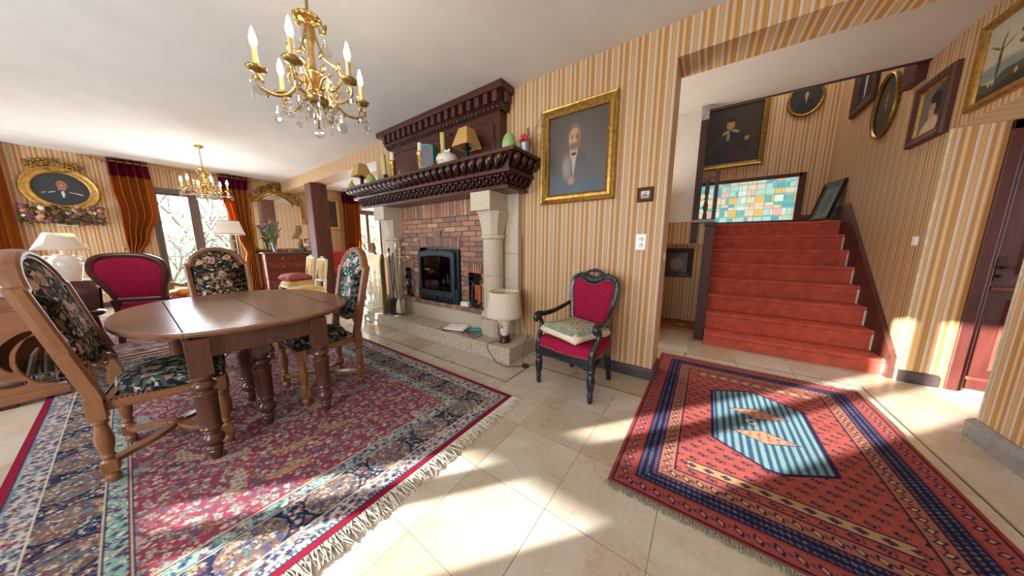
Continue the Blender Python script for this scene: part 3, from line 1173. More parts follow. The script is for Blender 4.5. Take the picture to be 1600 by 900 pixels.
# carved mantelshelf
mn = thing('mantelshelf', 'dark carved wooden mantelshelf over the brick fireplace, crowded with ornaments', 'mantelshelf', (-3.1, Y0, 1.748))
OX, OY, OZ = 3.1, -Y0, -1.748


def Q(m):
    m.v = [(x + OX, y + OY, z + OZ) for x, y, z in m.v]
    return m


Q(MB().box(-4.78, -1.47, 2.09, Y0 - 0.001, 2.042, 2.076)).build('top_board', 'walnut_x', mn, bevel=0.004)
Q(MB().box(-4.51, -1.548, 2.13, Y0 - 0.001, 1.880, 1.913)).build('middle_board', 'walnut_x', mn, bevel=0.004)
Q(MB().box(-4.462, -1.622, 2.205, Y0 - 0.001, 1.748, 1.782)).build('bottom_board', 'walnut_x', mn, bevel=0.004)


def cove(z0, z1, f0, f1, r0, r1, l0, l1, mat):
    """three-sided band; f: front Y at bottom/top, r: right X, l: left X"""
    rr = []
    for tt in (0, 0.25, 0.5, 0.75, 1.0):
        e = tt ** 1.7
        z = z0 + (z1 - z0) * tt
        y, xr, xl = f0 + (f1 - f0) * e, r0 + (r1 - r0) * e, l0 + (l1 - l0) * e
        rr.append([(xl, Y0 - 0.001, z), (xl, y, z), (xr, y, z), (xr, Y0 - 0.001, z)])
    return Q(MB().rings(rr, closed=False, sm=False))


cove(1.913, 2.042, 2.165, 2.115, -1.585, -1.50, -4.46, -4.74, 'carved').build('gadroon_cove', 'carved', mn)
cove(1.782, 1.880, 2.235, 2.16, -1.655, -1.575, -4.43, -4.48, 'carved').build('leaf_cove', 'carved', mn)
m = MB()
N = 27
for i in range(N):
    u = (i + 0.5) / N
    xt = -4.66 + u * (-1.56 + 4.66)
    xb = -4.44 + u * (-1.63 + 4.44)
    lean = (0.03 if u < 0.42 else -0.03)
    P = [(xt, 2.112, 2.036), (xt + lean * 0.3, 2.098, 2.01), (xt * 0.5 + xb * 0.5 + lean * 0.6, 2.115, 1.975), (xb + lean, 2.15, 1.935), (xb + lean * 1.3, 2.165, 1.917)]
    m.tube(catmull(P, 3), [0.012, 0.024, 0.030, 0.034, 0.036, 0.035, 0.032, 0.027, 0.022, 0.017, 0.013, 0.010, 0.006], 8)
    m.tube(catmull([(p[0] + 0.052, p[1] + 0.010, p[2]) for p in P], 3), [0.006 + 0.006 * sin(pi * q / 12) for q in range(13)], 6)
for i in range(4):
    u = (i + 0.5) / 4
    yt, yb = 2.12 + u * 0.45, 2.18 + u * 0.39
    P = [(-1.502, yt, 2.036), (-1.492, yt, 2.0), (-1.53, (yt + yb) / 2, 1.965), (-1.58, yb, 1.92)]
    m.tube(catmull(P, 4), [0.012, 0.02, 0.028, 0.034, 0.036, 0.035, 0.032, 0.027, 0.022, 0.017, 0.013, 0.010, 0.006], 8)
Q(m).build('gadroons', 'carved', mn)
m = MB()
N = 30
for i in range(N):
    u = (i + 0.5) / N
    x = -4.44 + u * (-1.62 + 4.44)
    w_ = 2.82 / N / 2
    for sg in (1, -1):
        P = [(x, 2.225, 1.79), (x + sg * w_ * 0.5, 2.20, 1.81), (x + sg * w_ * 0.85, 2.175, 1.845), (x + sg * w_ * 0.6, 2.155, 1.868), (x + sg * w_ * 0.25, 2.152, 1.858)]
        m.tube(catmull(P, 3), [0.004 + 0.008 * sin(pi * q / 12) for q in range(13)], 6)
    m.ell((x, 2.175, 1.838), (0.014, 0.014, 0.026), 8, 6)
    m.ell((x + w_, 2.185, 1.815), (0.010, 0.012, 0.02), 8, 6)
for i in range(4):
    y = 2.27 + 0.085 * i
    for sg in (1, -1):
        P = [(-1.64, y, 1.79), (-1.615, y + sg * 0.02, 1.81), (-1.59, y + sg * 0.034, 1.845), (-1.575, y + sg * 0.02, 1.868)]
        m.tube(catmull(P, 3), [0.004 + 0.008 * sin(pi * q / 9) for q in range(10)], 6)
Q(m).build('leaf_carving', 'carved', mn)

# overmantel hood
hd = thing('overmantel', 'dark panelled wooden hood with dentil cornice above the mantelshelf', 'overmantel', (-3.0, Y0, 2.076))
OX, OY, OZ = 3.0, -Y0, -2.076
Q(MB().box(-3.99, -1.907, 2.46, Y0 - 0.001, 2.077, 2.62)).build('panel', 'walnut_x', hd, bevel=0.004)
Q(MB().box(-4.17, -1.81, 2.365, Y0 - 0.001, 2.768, 2.836)).build('cornice_board', 'walnut_x', hd, bevel=0.004)
Q(MB().box(-4.07, -1.862, 2.43, Y0 - 0.001, 2.655, 2.768)).build('frieze', 'carved', hd)
m = MB()
N = 18
for i in range(N):
    x = -4.07 + (i + 0.5) * (2.208 / N)
    Q(MB().box(x - 0.03, x + 0.03, 2.385, 2.432, 2.67, 2.768)).build('dentil', 'walnut', hd, bevel=0.003)
Q(MB().box(-1.864, -1.825, 2.47, 2.535, 2.67, 2.768)).build('dentil', 'walnut', hd, bevel=0.003)
m = MB()
m.rings([[(-4.04 - q, Y0 - 0.002, z), (-4.04 - q, y, z), (-1.875 + q, y, z), (-1.875 + q, Y0 - 0.002, z)] for z, y, q in ((2.600, 2.455, 0), (2.61, 2.445, 0.005), (2.64, 2.425, 0.012), (2.658, 2.412, 0.016))], closed=False)
N = 36
for i in range(N):
    x = -4.03 + (i + 0.5) * (2.15 / N)
    m.ell((x, 2.43, 2.632), (0.022, 0.018, 0.022), 8, 6)
Q(m).build('bead_moulding', 'carved', hd)
m = MB()
a0, a1, b0, b1, k = -3.90, -1.98, 2.20, 2.53, 0.06
loop = [(a0 + k, b0), (a1 - k, b0), (a1 - k * 0.4, b0 + k * 0.4), (a1, b0 + k), (a1, b1 - k), (a1 - k * 0.4, b1 - k * 0.4), (a1 - k, b1), (a0 + k, b1), (a0 + k * 0.4, b1 - k * 0.4), (a0, b1 - k), (a0, b0 + k), (a0 + k * 0.4, b0 + k * 0.4)]
m.tube([(a, 2.458, b) for a, b in loop], 0.009, 8, closed=True)
m.tube([((a + 2.94) * 0.985 - 2.94, 2.458, (b - 2.365) * 0.9 + 2.365) for a, b in loop], 0.005, 6, closed=True)
Q(m).build('panel_moulding', 'carved', hd)

# cast iron fireplace insert
ins = thing('fireplace_insert', 'black cast iron stove insert with glass door in the brick fireplace', 'stove', (-2.98, 2.46, 0.434))
m = MB()
m.box(-0.41, -0.375, -0.03, 0.10, 0.0, 0.70)
m.box(0.375, 0.41, -0.03, 0.10, 0.0, 0.70)
m.box(-0.41, 0.41, 0.09, 0.11, 0.0, 0.715)
m.box(-0.41, 0.41, -0.03, 0.10, 0.0, 0.02)
m.box(0.34, 0.405, -0.055, 0.0, 0.0, 0.20)
m.box(-0.405, -0.36, -0.055, 0.0, 0.0, 0.20)
m.build('casing', 'iron_blue', ins, bevel=0.004)
arch = lambda q, top: [(-0.365 + q, 0.10 + q), (0.365 - q, 0.10 + q)] + [(0.365 - q - (0.73 - 2 * q) * i / 12, 0.665 - q + top * sin(pi * i / 12)) for i in range(13)]
plate('door', arch(0, 0.035), [arch(0.055, 0.02)[:2] + arch(0.055, 0.02)[2:]], -0.065, -0.035, lambda a, b, d: (a, d, b), 'iron_blue', ins)
dr = ins.children[-1]
m = MB()
m.prism(arch(0.05, 0.02), -0.048, -0.044, lambda a, b, d: (a, d, b))
m.build('door_glass', 'smoked_glass', dr)
MB().prism([(-0.07, 0.68), (0.07, 0.68), (0.04, 0.715), (-0.04, 0.715)], -0.072, -0.04, lambda a, b, d: (a, d, b)).build('door_crest', 'iron', dr, bevel=0.004)
m = MB()
m.rings([[(a, -0.067, b) for a, b in arch(0.048, 0.02)], [(a, -0.072, b) for a, b in arch(0.06, 0.02)]])
m.build('door_bead', 'iron', dr)
slots = [[(x - 0.012, 0.028), (x + 0.012, 0.028), (x + 0.012, 0.08), (x - 0.012, 0.08)] for x in [-0.3 + 0.0667 * i for i in range(10)]]
plate('ash_grille', [(-0.35, 0.008), (0.35, 0.008), (0.35, 0.098), (-0.35, 0.098)], slots, -0.062, -0.045, lambda a, b, d: (a, d, b), 'iron_blue', ins)
m = MB()
for i in range(22):
    x = -0.31 + 0.0295 * i
    m.box(x - 0.006, x + 0.006, -0.085, -0.06, 0.0, 0.03)
m.box(-0.33, 0.33, -0.075, -0.05, 0.0, 0.012)
m.build('bottom_grate', 'iron', ins)
m = MB()
m.lathe([(0.012, 0), (0.012, 0.02), (0.018, 0.024), (0.001, 0.034)], (0.0, -0.06, 0.056), 10, R=rotx(90))
m.build('knob', 'iron', ins)
m = MB()
for a, b, c in (((-0.2, 0.03, 0.055), (0.2, 0.045, 0.06), 0.032), ((-0.15, 0.025, 0.115), (0.24, 0.03, 0.12), 0.028), ((-0.1, 0.04, 0.17), (0.1, 0.02, 0.26), 0.028)):
    m.tube([a, b], c, 9)
tag(m.build('burnt_logs', 'soot_and_shade'), 'charred logs behind the glass of the stove door', 'logs').location = (-2.98, 2.46, 0.434)


def inset(poly, d):
    n = len(poly)
    area = sum(poly[i][0] * poly[(i + 1) % n][1] - poly[(i + 1) % n][0] * poly[i][1] for i in range(n))
    sg = 1 if area > 0 else -1
    out = []
    for i in range(n):
        p, q, r = Vector(poly[i - 1]), Vector(poly[i]), Vector(poly[(i + 1) % n])
        a, b = (q - p), (r - q)
        a = a.normalized() if a.length > 1e-9 else b.normalized()
        b = b.normalized() if b.length > 1e-9 else a
        n1, n2 = Vector((-a.y, a.x)), Vector((-b.y, b.x))
        m_ = n1 + n2
        if m_.length < 1e-6:
            m_ = n1
        m_.normalize()
        k = 1 / max(0.5, m_.dot(n1))
        out.append(tuple(q + m_ * d * k * sg))
    return out


def shrink(poly, kx, ky):
    cy = (max(b for _, b in poly) + min(b for _, b in poly)) / 2
    return [(a * kx, cy + (b - cy) * ky) for a, b in poly]


def smooth2(pts, n=5, closed=False):
    return [(p.x, p.y) for p in catmull([(a, b, 0) for a, b in pts], n, closed)]


def mirror(half):
    """outline from its right half, listed from bottom centre or right foot up to the top"""
    left = [(-a, b) for a, b in reversed(half) if abs(a) > 1e-6]
    return half + left


def frame_loop(m, outline, prof, mapf, sm=True):
    """moulding along a closed outline: prof of (inset, depth)"""
    m.rings([[mapf(a, b, d) for a, b in inset(outline, q)] for q, d in prof], sm=sm)
    return m


def pad(m, outline, mapf, depth, steps=4, rim=0.0, maxin=None):
    """domed upholstery inside an outline, bulging by depth"""
    cx = sum(p[0] for p in outline) / len(outline)
    cy = sum(p[1] for p in outline) / len(outline)
    rr = []
    for k in range(steps + 3):
        t_ = k / (steps + 2)
        s_ = cos(t_ * pi / 2) ** 0.55 if t_ < 1 else 0.02
        rr.append([mapf(cx + (a - cx) * s_, cy + (b - cy) * s_, rim + depth * sin(t_ * pi / 2)) for a, b in outline])
    m.rings(rr, sm=True, cap1=True)
    return m


TURN = [(0.018, 0), (0.024, 0.012), (0.026, 0.03), (0.016, 0.045)]


def tapestry_chair(label, x, y, rz, back_mat, first=None):
    if first is not None:
        c = copy_tree(first)
        c.location = (x, y, 0.0135)
        c.rotation_euler = (0, 0, radians(rz))
        c['label'] = label
        return c
    c = thing('dining_chair', label, 'chair', (x, y, 0.0135), rz, 'tapestry dining chairs')
    yb = lambda z: -0.20 - 0.150 * max(0, (z - 0.45)) / 0.7
    # back frame
    half = smooth2([(0.0, 0.545), (0.05, 0.54), (0.10, 0.565), (0.15, 0.56), (0.19, 0.53)], 3) + [(0.228, 0.53), (0.240, 0.99), (0.240, 1.0)] + smooth2([(0.208, 1.01), (0.196, 1.045), (0.178, 1.075), (0.135, 1.12), (0.07, 1.155), (0.0, 1.168)], 4)
    out = mirror(half)
    mp = lambda a, b, d: (a, yb(b) + d, b)
    m = MB()
    frame_loop(m, out, [(0.042, -0.018), (0.0, -0.022), (-0.002, 0.0), (0.0, 0.024), (0.010, 0.032), (0.022, 0.032), (0.028, 0.024), (0.040, 0.022), (0.042, -0.018)], mp, False)
    bf = m.build('backrest_frame', 'oak', c)
    m = MB()
    ins_ = inset(out, 0.038)
    pad(m, ins_, mp, 0.028, rim=0.008)
    pad(m, ins_[::-1], mp, -0.012, rim=-0.006)
    m.build('backrest_pad', back_mat, c)
    # rear legs run up into the back posts
    for sx in (-1, 1):
        m = MB()
        X, Y = sx * 0.205, -0.205
        m.lathe([(0.016, 0), (0.024, 0.01), (0.027, 0.03), (0.018, 0.05), (0.026, 0.058)], (X, Y, 0), 14)
        m.box(X - 0.026, X + 0.026, Y - 0.026, Y + 0.026, 0.055, 0.115)
        m.lathe([(0.026, 0.115), (0.017, 0.125), (0.025, 0.14), (0.019, 0.155), (0.028, 0.20), (0.031, 0.235), (0.022, 0.29), (0.019, 0.31), (0.027, 0.325), (0.024, 0.34)], (X, Y, 0), 14)
        m.box(X - 0.027, X + 0.027, Y - 0.027, Y + 0.027, 0.34, 0.46)
        z0, z1 = 0.46, 0.56
        rr = []
        for z, h in ((0.455, 0.027), (0.56, 0.024), (0.70, 0.022)):
            cx = X + sx * 0.012 * (z - 0.455) / 0.25
            rr.append([(cx - h, yb(z) - 0.022, z), (cx + h, yb(z) - 0.022, z), (cx + h, yb(z) + 0.024, z), (cx - h, yb(z) + 0.024, z)])
        m.rings(rr, cap0=True, cap1=True)
        m.build('leg', 'oak', c, bevel=0.003)
    for sx in (-1, 1):
        m = MB()
        X, Y = sx * 0.222, 0.205
        m.lathe([(0.016, 0), (0.024, 0.01), (0.027, 0.03), (0.018, 0.05), (0.026, 0.058)], (X, Y, 0), 14)
        m.box(X - 0.026, X + 0.026, Y - 0.026, Y + 0.026, 0.055, 0.115)
        m.lathe([(0.026, 0.115), (0.017, 0.125), (0.025, 0.14), (0.019, 0.155), (0.028, 0.20), (0.031, 0.235), (0.022, 0.29), (0.019, 0.31), (0.027, 0.325), (0.024, 0.34)], (X, Y, 0), 14)
        m.box(X - 0.027, X + 0.027, Y - 0.027, Y + 0.027, 0.34, 0.425)
        m.build('leg', 'oak', c, bevel=0.003)
    m = MB()
    rail = [(-0.205, -0.21), (0.205, -0.21), (0.228, 0.215), (-0.228, 0.215)]
    m.rings([[(a, b, z) for a, b in inset(rail, q)] for q, z in ((0.035, 0.375), (0.003, 0.375), (0.0, 0.385), (0.0, 0.415), (0.008, 0.425), (0.05, 0.425))])
    m.build('seat_rail', 'oak_h', c)
    so = [(-0.212, -0.19), (0.212, -0.19), (0.235, 0.10), (0.236, 0.19), (0.21, 0.226), (-0.21, 0.226), (-0.236, 0.19), (-0.235, 0.10)]
    m = MB()
    for q in (0,):
        m.rings([[(a, b, 0.424) for a, b in so], [(a * 1.015, b * 1.015, 0.44) for a, b in so], [(a * 1.01, b * 1.01, 0.462) for a, b in so], [(a * 0.96, b * 0.96, 0.482) for a, b in so], [(a * 0.8, b * 0.8, 0.495) for a, b in so], [(a * 0.4, b * 0.4, 0.503) for a, b in so], [(a * 0.02, b * 0.02, 0.504) for a, b in so]], sm=True, cap1=True)
    se = m.build('seat', 'tap_seat', c, sub=1)
    m = MB()
    P = so + [so[0]]
    for i in range(len(P) - 1):
        a, b = Vector(P[i]), Vector(P[i + 1])
        k = max(1, int((b - a).length / 0.016))
        for j in range(k):
            p = a.lerp(b, j / k) * 1.008
            m.ell((p.x, p.y, 0.429), (0.0048, 0.0048, 0.0048), 6, 4)
    m.build('nailhead_trim', 'iron', se)
    m = MB()
    for sx in (-1, 1):
        for sy, X, Y in ((1, 0.205, 0.195), (-1, 0.19, -0.195)):
            P = catmull([(sx * X, Y, 0.09), (sx * X * 0.72, Y * 0.80, 0.088), (sx * X * 0.50, Y * 0.42, 0.10), (sx * 0.03, sy * 0.018, 0.112)], 5)
            rr = []
            for i, p in enumerate(P):
                d = (P[min(i + 1, len(P) - 1)] - P[max(i - 1, 0)]).normalized()
                s_ = Vector((-d.y, d.x, 0)).normalized() * (0.020 + 0.008 * sin(pi * i / len(P)))
                rr.append([p - s_, p + s_, p + s_ + Vector((0, 0, 0.022)), p - s_ + Vector((0, 0, 0.022))])
            m.rings(rr, cap0=True, cap1=True)
    m.lathe([(0.035, 0.108), (0.035, 0.138), (0.02, 0.148), (0.001, 0.152)], n=16)
    m.build('x_stretcher', 'oak_h', c, bevel=0.002)
    return c


ch0 = tapestry_chair('carved oak chair with dark floral tapestry at the near left end of the oval table', -2.535, 0.048, -8, 'tap_back')
tapestry_chair('carved oak chair with floral tapestry behind the table, facing the viewer under the far chandelier', -3.93, 0.545, -90, None, ch0)
ch2 = tapestry_chair('carved oak chair drawn up at the right end of the table, nearest the fireplace', -2.58, 0.85, 180, None, ch0)
for k in list(ch2.children):
    if k.name.startswith('backrest_pad'):
        k.data = k.data.copy()
        k.data.materials[0] = M['tap_blue']

# ------------------------------------------------------------------ oval dining table
tb = thing('dining_table', 'oval walnut extending table with turned legs on the large flowered rug', 'table', (-2.89, 0.485, 0.0135))
A_, B_, PW = 0.82, 0.588, 2.5
sup = []
for i in range(144):
    a = 2 * pi * i / 144
    ca, sa = cos(a), sin(a)
    sup.append((A_ * abs(ca) ** (2 / PW) * (1 if ca >= 0 else -1), (B_ if sa >= 0 else B_ + 0.030) * abs(sa) ** (2 / PW) * (1 if sa >= 0 else -1)))


def clip(poly, lo, hi):
    def half(pl, keep, yv):
        out = []
        for i in range(len(pl)):
            p, q = pl[i - 1], pl[i]
            if keep(p[1]) != keep(q[1]):
                t_ = (yv - p[1]) / (q[1] - p[1])
                out.append((p[0] + t_ * (q[0] - p[0]), yv))
            if keep(q[1]):
                out.append(q)
        return out
    pl = half(poly, lambda v_: v_ >= lo, lo)
    return half(pl, lambda v_: v_ <= hi, hi)


for nm, lo, hi in (('table_leaf', -0.9, -0.372), ('tabletop', -0.370, 0.009), ('tabletop', 0.011, 0.379), ('table_leaf', 0.381, 0.9)):
    pl = clip(sup, lo, hi)
    def sc(k, z):
        return [(a * k, (b if (abs(b - lo) < 1e-6 or abs(b - hi) < 1e-6) else b * k), z) for a, b in pl]
    m = MB()
    m.rings([sc(0.965, 0.698), sc(0.972, 0.702), sc(0.985, 0.706), sc(0.992, 0.714), sc(1.0, 0.720), sc(1.0, 0.728), sc(0.99, 0.734), sc(0.978, 0.7335), sc(0.975, 0.733)], cap0=True, cap1=True)
    m.build(nm, 'table', tb)
m = MB()
for x0, x1, y0, y1 in ((0.715, 0.745, -0.36, 0.22), (-0.745, -0.715, -0.36, 0.22), (-0.73, 0.73, -0.36, -0.335), (-0.73, 0.73, 0.205, 0.23)):
    m.box(x0, x1, y0, y1, 0.585, 0.698)
m.build('apron', 'table_leg', tb, bevel=0.003)
LEG = [(0.020, 0), (0.030, 0.05), (0.023, 0.058), (0.037, 0.066), (0.037, 0.075), (0.026, 0.085), (0.044, 0.105), (0.047, 0.125), (0.040, 0.145), (0.027, 0.158), (0.036, 0.163), (0.036, 0.172), (0.030, 0.178), (0.047, 0.186), (0.047, 0.198), (0.042, 0.205), (0.046, 0.385), (0.050, 0.392), (0.050, 0.402), (0.034, 0.410), (0.036, 0.418), (0.052, 0.437), (0.047, 0.457), (0.034, 0.468), (0.044, 0.475), (0.048, 0.488), (0.046, 0.50)]
for X, Y in ((0.735, -0.335), (0.735, 0.215), (0.59, -0.07), (0.13, -0.07), (-0.735, -0.335), (-0.735, 0.215)):
    m = MB()
    m.lathe(LEG, (X, Y, 0), 20)
    m.box(X - 0.044, X + 0.044, Y - 0.044, Y + 0.044, 0.50, 0.698)
    m.build('leg', 'table_leg', tb, bevel=0.002)

# ------------------------------------------------------------------ black armchair with crimson velvet
ac = thing('armchair', 'black carved armchair with crimson velvet against the striped wall, right of the fireplace', 'armchair', (-0.845, 2.135, 0), 172.3)


def armchair(c, frame, cloth, nail, backmat=None):
    yb = lambda z: -0.20 - 0.11 * max(0, z - 0.40) / 0.6
    mp = lambda a, b, d: (a, yb(b) + d, b)
    half = [(0.0, 0.455), (0.17, 0.455)] + smooth2([(0.178, 0.46), (0.182, 0.52), (0.200, 0.63), (0.226, 0.75), (0.232, 0.84), (0.212, 0.905), (0.165, 0.94), (0.12, 0.945), (0.085, 0.945), (0.05, 0.930), (0.0, 0.915)], 4)
    inner = [(0.0, 0.485), (0.14, 0.485)] + smooth2([(0.150, 0.49), (0.154, 0.54), (0.168, 0.63), (0.188, 0.74), (0.194, 0.82), (0.180, 0.875), (0.145, 0.90), (0.11, 0.895), (0.075, 0.872), (0.04, 0.858), (0.0, 0.852)], 4)
    o_, i_ = mirror(half), mirror(inner)
    o_ = o_[1:] if o_[0] == o_[-1] else o_
    m = MB()

    def ring(w_, d):
        return [mp(a0 + (a1 - a0) * w_, b0 + (b1 - b0) * w_, d) for (a0, b0), (a1, b1) in zip(o_, i_)]
    m.rings([ring(1.0, -0.015), ring(0.0, -0.022), ring(-0.02, 0.0), ring(0.02, 0.022), ring(0.18, 0.03), ring(0.30, 0.018), ring(0.42, 0.028), ring(0.6, 0.03), ring(0.72, 0.016), ring(0.9, 0.022), ring(1.0, 0.012), ring(1.0, -0.015)], sm=True)
    # carved crest
    P = [(-0.085, 0.945), (-0.055, 0.965), (-0.02, 0.975), (0.02, 0.975), (0.055, 0.965), (0.085, 0.945)]
    m.tube([mp(a, b, 0.01) for a, b in smooth2(P, 3)], 0.013, 8)
    m.ell(mp(0, 0.975, 0.012), (0.032, 0.020, 0.018), 10, 6)
    for sx in (-1, 1):
        for a, b, r in ((0.075, 0.945, 0.017), (0.10, 0.945, 0.013), (0.13, 0.95, 0.012), (0.06, 0.93, 0.014), (0.035, 0.915, 0.012), (0.012, 0.91, 0.012), (0.09, 0.925, 0.012)):
            m.ell(mp(sx * a, b, 0.026), (r, 0.010, r * 0.8), 8, 6)
    m.build('backrest_frame', frame, c)
    m = MB()
    pad(m, i_, mp, 0.030, rim=0.008)
    pad(m, i_[::-1], mp, -0.014, rim=-0.008)
    b_ = m.build('backrest_pad', backmat or cloth, c)
    if nail:
        m = MB()
        P = i_ + [i_[0]]
        for i in range(len(P) - 1):
            a, b = Vector(P[i]), Vector(P[i + 1])
            k = max(1, int((b - a).length / 0.013))
            for j in range(k):
                q = a.lerp(b, j / k)
                m.ell(mp(q.x, q.y, 0.016), (0.004, 0.004, 0.004), 6, 4)
        m.build('nailhead_trim', nail, b_)
    # seat
    so = smooth2([(-0.20, -0.20), (0.20, -0.20), (0.245, 0.0), (0.262, 0.19), (0.15, 0.225), (0.0, 0.24), (-0.15, 0.225), (-0.262, 0.19), (-0.245, 0.0)], 3, True)
    m = MB()
    m.rings([[(a, b, z + (0.035 * (a / 0.26) ** 2 * -1 if (b > 0.15 and z < 0.31) else 0)) for a, b in inset(so, q)] for q, z in ((0.04, 0.285), (0.006, 0.285), (0.0, 0.30), (0.0, 0.345), (0.01, 0.355), (0.05, 0.355))])
    m.build('seat_rail', frame, c)
    m = MB()
    m.rings([[(a * k, b * k, z) for a, b in so] for k, z in ((0.985, 0.345), (0.995, 0.37), (0.99, 0.40), (0.94, 0.425), (0.75, 0.44), (0.4, 0.448), (0.02, 0.45))], sm=True, cap1=True)
    s_ = m.build('seat', cloth, c)
    if nail:
        m = MB()
        for a, b in [p for i in range(len(so)) for p in (so[i], ((so[i][0] + so[(i + 1) % len(so)][0]) / 2, (so[i][1] + so[(i + 1) % len(so)][1]) / 2))]:
            m.ell((a * 1.0, b * 1.0, 0.358), (0.004, 0.004, 0.004), 6, 4)
        m.build('nailhead_trim', nail, s_)
    for sx in (-1, 1):
        m = MB()
        P = catmull([(sx * 0.205, yb(0.68), 0.675), (sx * 0.225, -0.16, 0.645), (sx * 0.255, -0.03, 0.610), (sx * 0.272, 0.09, 0.605), (sx * 0.275, 0.165, 0.615), (sx * 0.275, 0.205, 0.598), (sx * 0.274, 0.20, 0.572), (sx * 0.273, 0.178, 0.578)], 5)
        n_ = len(P)
        m.tube(P, [0.016 + 0.012 * min(1, i / n_ * 1.5) - (0.012 if i > n_ - 6 else 0) for i in range(n_)], 10)
        m.ell((sx * 0.275, 0.192, 0.592), (0.03, 0.024, 0.026), 10, 6)
        P = catmull([(sx * 0.274, 0.165, 0.59), (sx * 0.270, 0.135, 0.54), (sx * 0.262, 0.15, 0.48), (sx * 0.252, 0.195, 0.41), (sx * 0.248, 0.205, 0.34), (sx * 0.246, 0.200, 0.285)], 5)
        m.tube(P, [0.017 + 0.012 * i / len(P) for i in range(len(P))], 10)
        m.build('armrest', frame, c)
    for sx in (-1, 1):
        m = MB()
        m.lathe([(0.012, 0), (0.018, 0.012), (0.02, 0.035), (0.013, 0.05), (0.022, 0.06), (0.022, 0.07), (0.016, 0.078), (0.027, 0.13), (0.030, 0.19), (0.024, 0.225), (0.018, 0.235), (0.029, 0.245), (0.029, 0.262), (0.021, 0.27), (0.029, 0.285), (0.03, 0.30)], (sx * 0.245, 0.195, 0), 20, flute=(10, 0.10))
        m.build('leg', frame, c)
        m = MB()
        rr = []
        for z, y_, h in ((0, -0.275, 0.016), (0.12, -0.245, 0.018), (0.25, -0.215, 0.021), (0.36, -0.20, 0.023), (0.47, -0.208, 0.021)):
            rr.append([(sx * 0.19 - h, y_ - h, z), (sx * 0.19 + h, y_ - h, z), (sx * 0.19 + h, y_ + h, z), (sx * 0.19 - h, y_ + h, z)])
        m.rings(rr, cap0=True, cap1=True, sm=False)
        m.build('leg', frame, c)


armchair(ac, 'black_lacquer', 'red_velvet', 'brass')

# fringed tapestry cushion lying on its seat
t = NT('cushion_tapestry', 0.9, spec=0.1)
v = t.obj()
mg = t.n('VectorMath', operation='LENGTH')
t.put(mg.inputs[0], v)
vv = t.vor(v, 45)
c1 = t.ramp(t.math('ADD', mg.outputs['Value'], t.math('MULTIPLY', vv, 0.05)), [(0.0, rgb('3a3d3c')), (0.05, rgb('8f8c7c')), (0.09, rgb('33363a')), (0.125, rgb('23282c')), (0.14, rgb('a19a83')), (0.19, rgb('6f7d6c')), (0.22, rgb('8f9a86'))])
t.color(t.mix(t.math('GREATER_THAN', vv, 0.42), c1, rgb('b3a98f')))
M['cushion_tapestry'] = t.m
M['fringe'] = plain('grey_green_fringe', '97a08f', 0.9, var=0.2, scale=120)
cu = thing('cushion', 'pale fringed tapestry cushion lying on the crimson seat of the black armchair', 'cushion', (-0.84, 2.08, 0.452), 158)
m = MB()
sq = lambda s_, z, b: [((s_ * (1 - b * (1 - abs(2 * i / 8 - 1))) if False else s_ * 1.0) * px_, s_ * py_, z) for i, (px_, py_) in enumerate(((-1, -1), (-0.5, -0.93), (0, -0.91), (0.5, -0.93), (1, -1), (0.93, -0.5), (0.91, 0), (0.93, 0.5), (1, 1), (0.5, 0.93), (0, 0.91), (-0.5, 0.93), (-1, 1), (-0.93, 0.5), (-0.91, 0), (-0.93, -0.5)))]
m.rings([sq(0.02, 0.002, 0), sq(0.15, 0.0, 0), sq(0.185, 0.012, 0), sq(0.205, 0.045, 0), sq(0.19, 0.075, 0), sq(0.16, 0.092, 0)], sm=True, cap0=True)
m.build('cushion_body', 'cream_cloth', cu)
m = MB()
m.rings([sq(0.168, 0.088, 0), sq(0.15, 0.098, 0), sq(0.10, 0.108, 0), sq(0.05, 0.113, 0), sq(0.005, 0.114, 0)], sm=True, cap1=True)
m.build('tapestry_panel', 'cushion_tapestry', cu)
m = MB()
rnd = random.Random(4)
for sgn, ax in ((1, 0), (-1, 0), (1, 1), (-1, 1)):
    for k in range(60):
        u = -0.165 + 0.33 * k / 59
        a, b = (u, sgn * 0.155), (u + rnd.uniform(-0.008, 0.008), sgn * (0.192 + rnd.uniform(-0.006, 0.008)))
        if ax:
            a, b = a[::-1], b[::-1]
        m.tube([(a[0], a[1], 0.096), ((a[0] + b[0]) / 2, (a[1] + b[1]) / 2, 0.096), (b[0], b[1], 0.075 + rnd.uniform(-0.006, 0.004))], 0.0035, 4)
m.build('fringe', 'fringe', cu)

# ------------------------------------------------------------------ crimson armchair seen from behind
rc = thing('armchair', 'dark framed crimson armchair seen from behind, facing the balcony window', 'armchair', (-5.86, 0.16, 0.0135), 60)
M['walnut_red'] = wood('walnut_armchair_frame', '2f1511', '5a2f22', 2, 8, 0.3)
yb = lambda z: -0.22 - 0.16 * max(0, z - 0.42) / 0.65
mp = lambda a, b, d: (a, yb(b) + d, b)
half = [(0.0, 0.50), (0.20, 0.50)] + smooth2([(0.225, 0.50), (0.228, 0.56), (0.262, 0.68), (0.315, 0.82), (0.325, 0.93), (0.285, 1.02), (0.20, 1.075), (0.10, 1.095), (0.0, 1.10)], 4)
out = mirror(half)
m = MB()
m.rings([[mp(a, b, d) for a, b in shrink(out, 1 - (1 - 0.82) * w_, 1 - (1 - 0.81) * w_)] for w_, d in ((1.0, -0.02), (0.75, -0.03), (0.35, -0.034), (0.0, -0.025), (-0.03, 0.0), (0.0, 0.03), (0.5, 0.04), (1.0, 0.03), (1.0, -0.02))], sm=True)
m.build('backrest_frame', 'walnut_red', rc)
m = MB()
pad(m, shrink(out, 0.84, 0.83), mp, 0.05, rim=0.01)
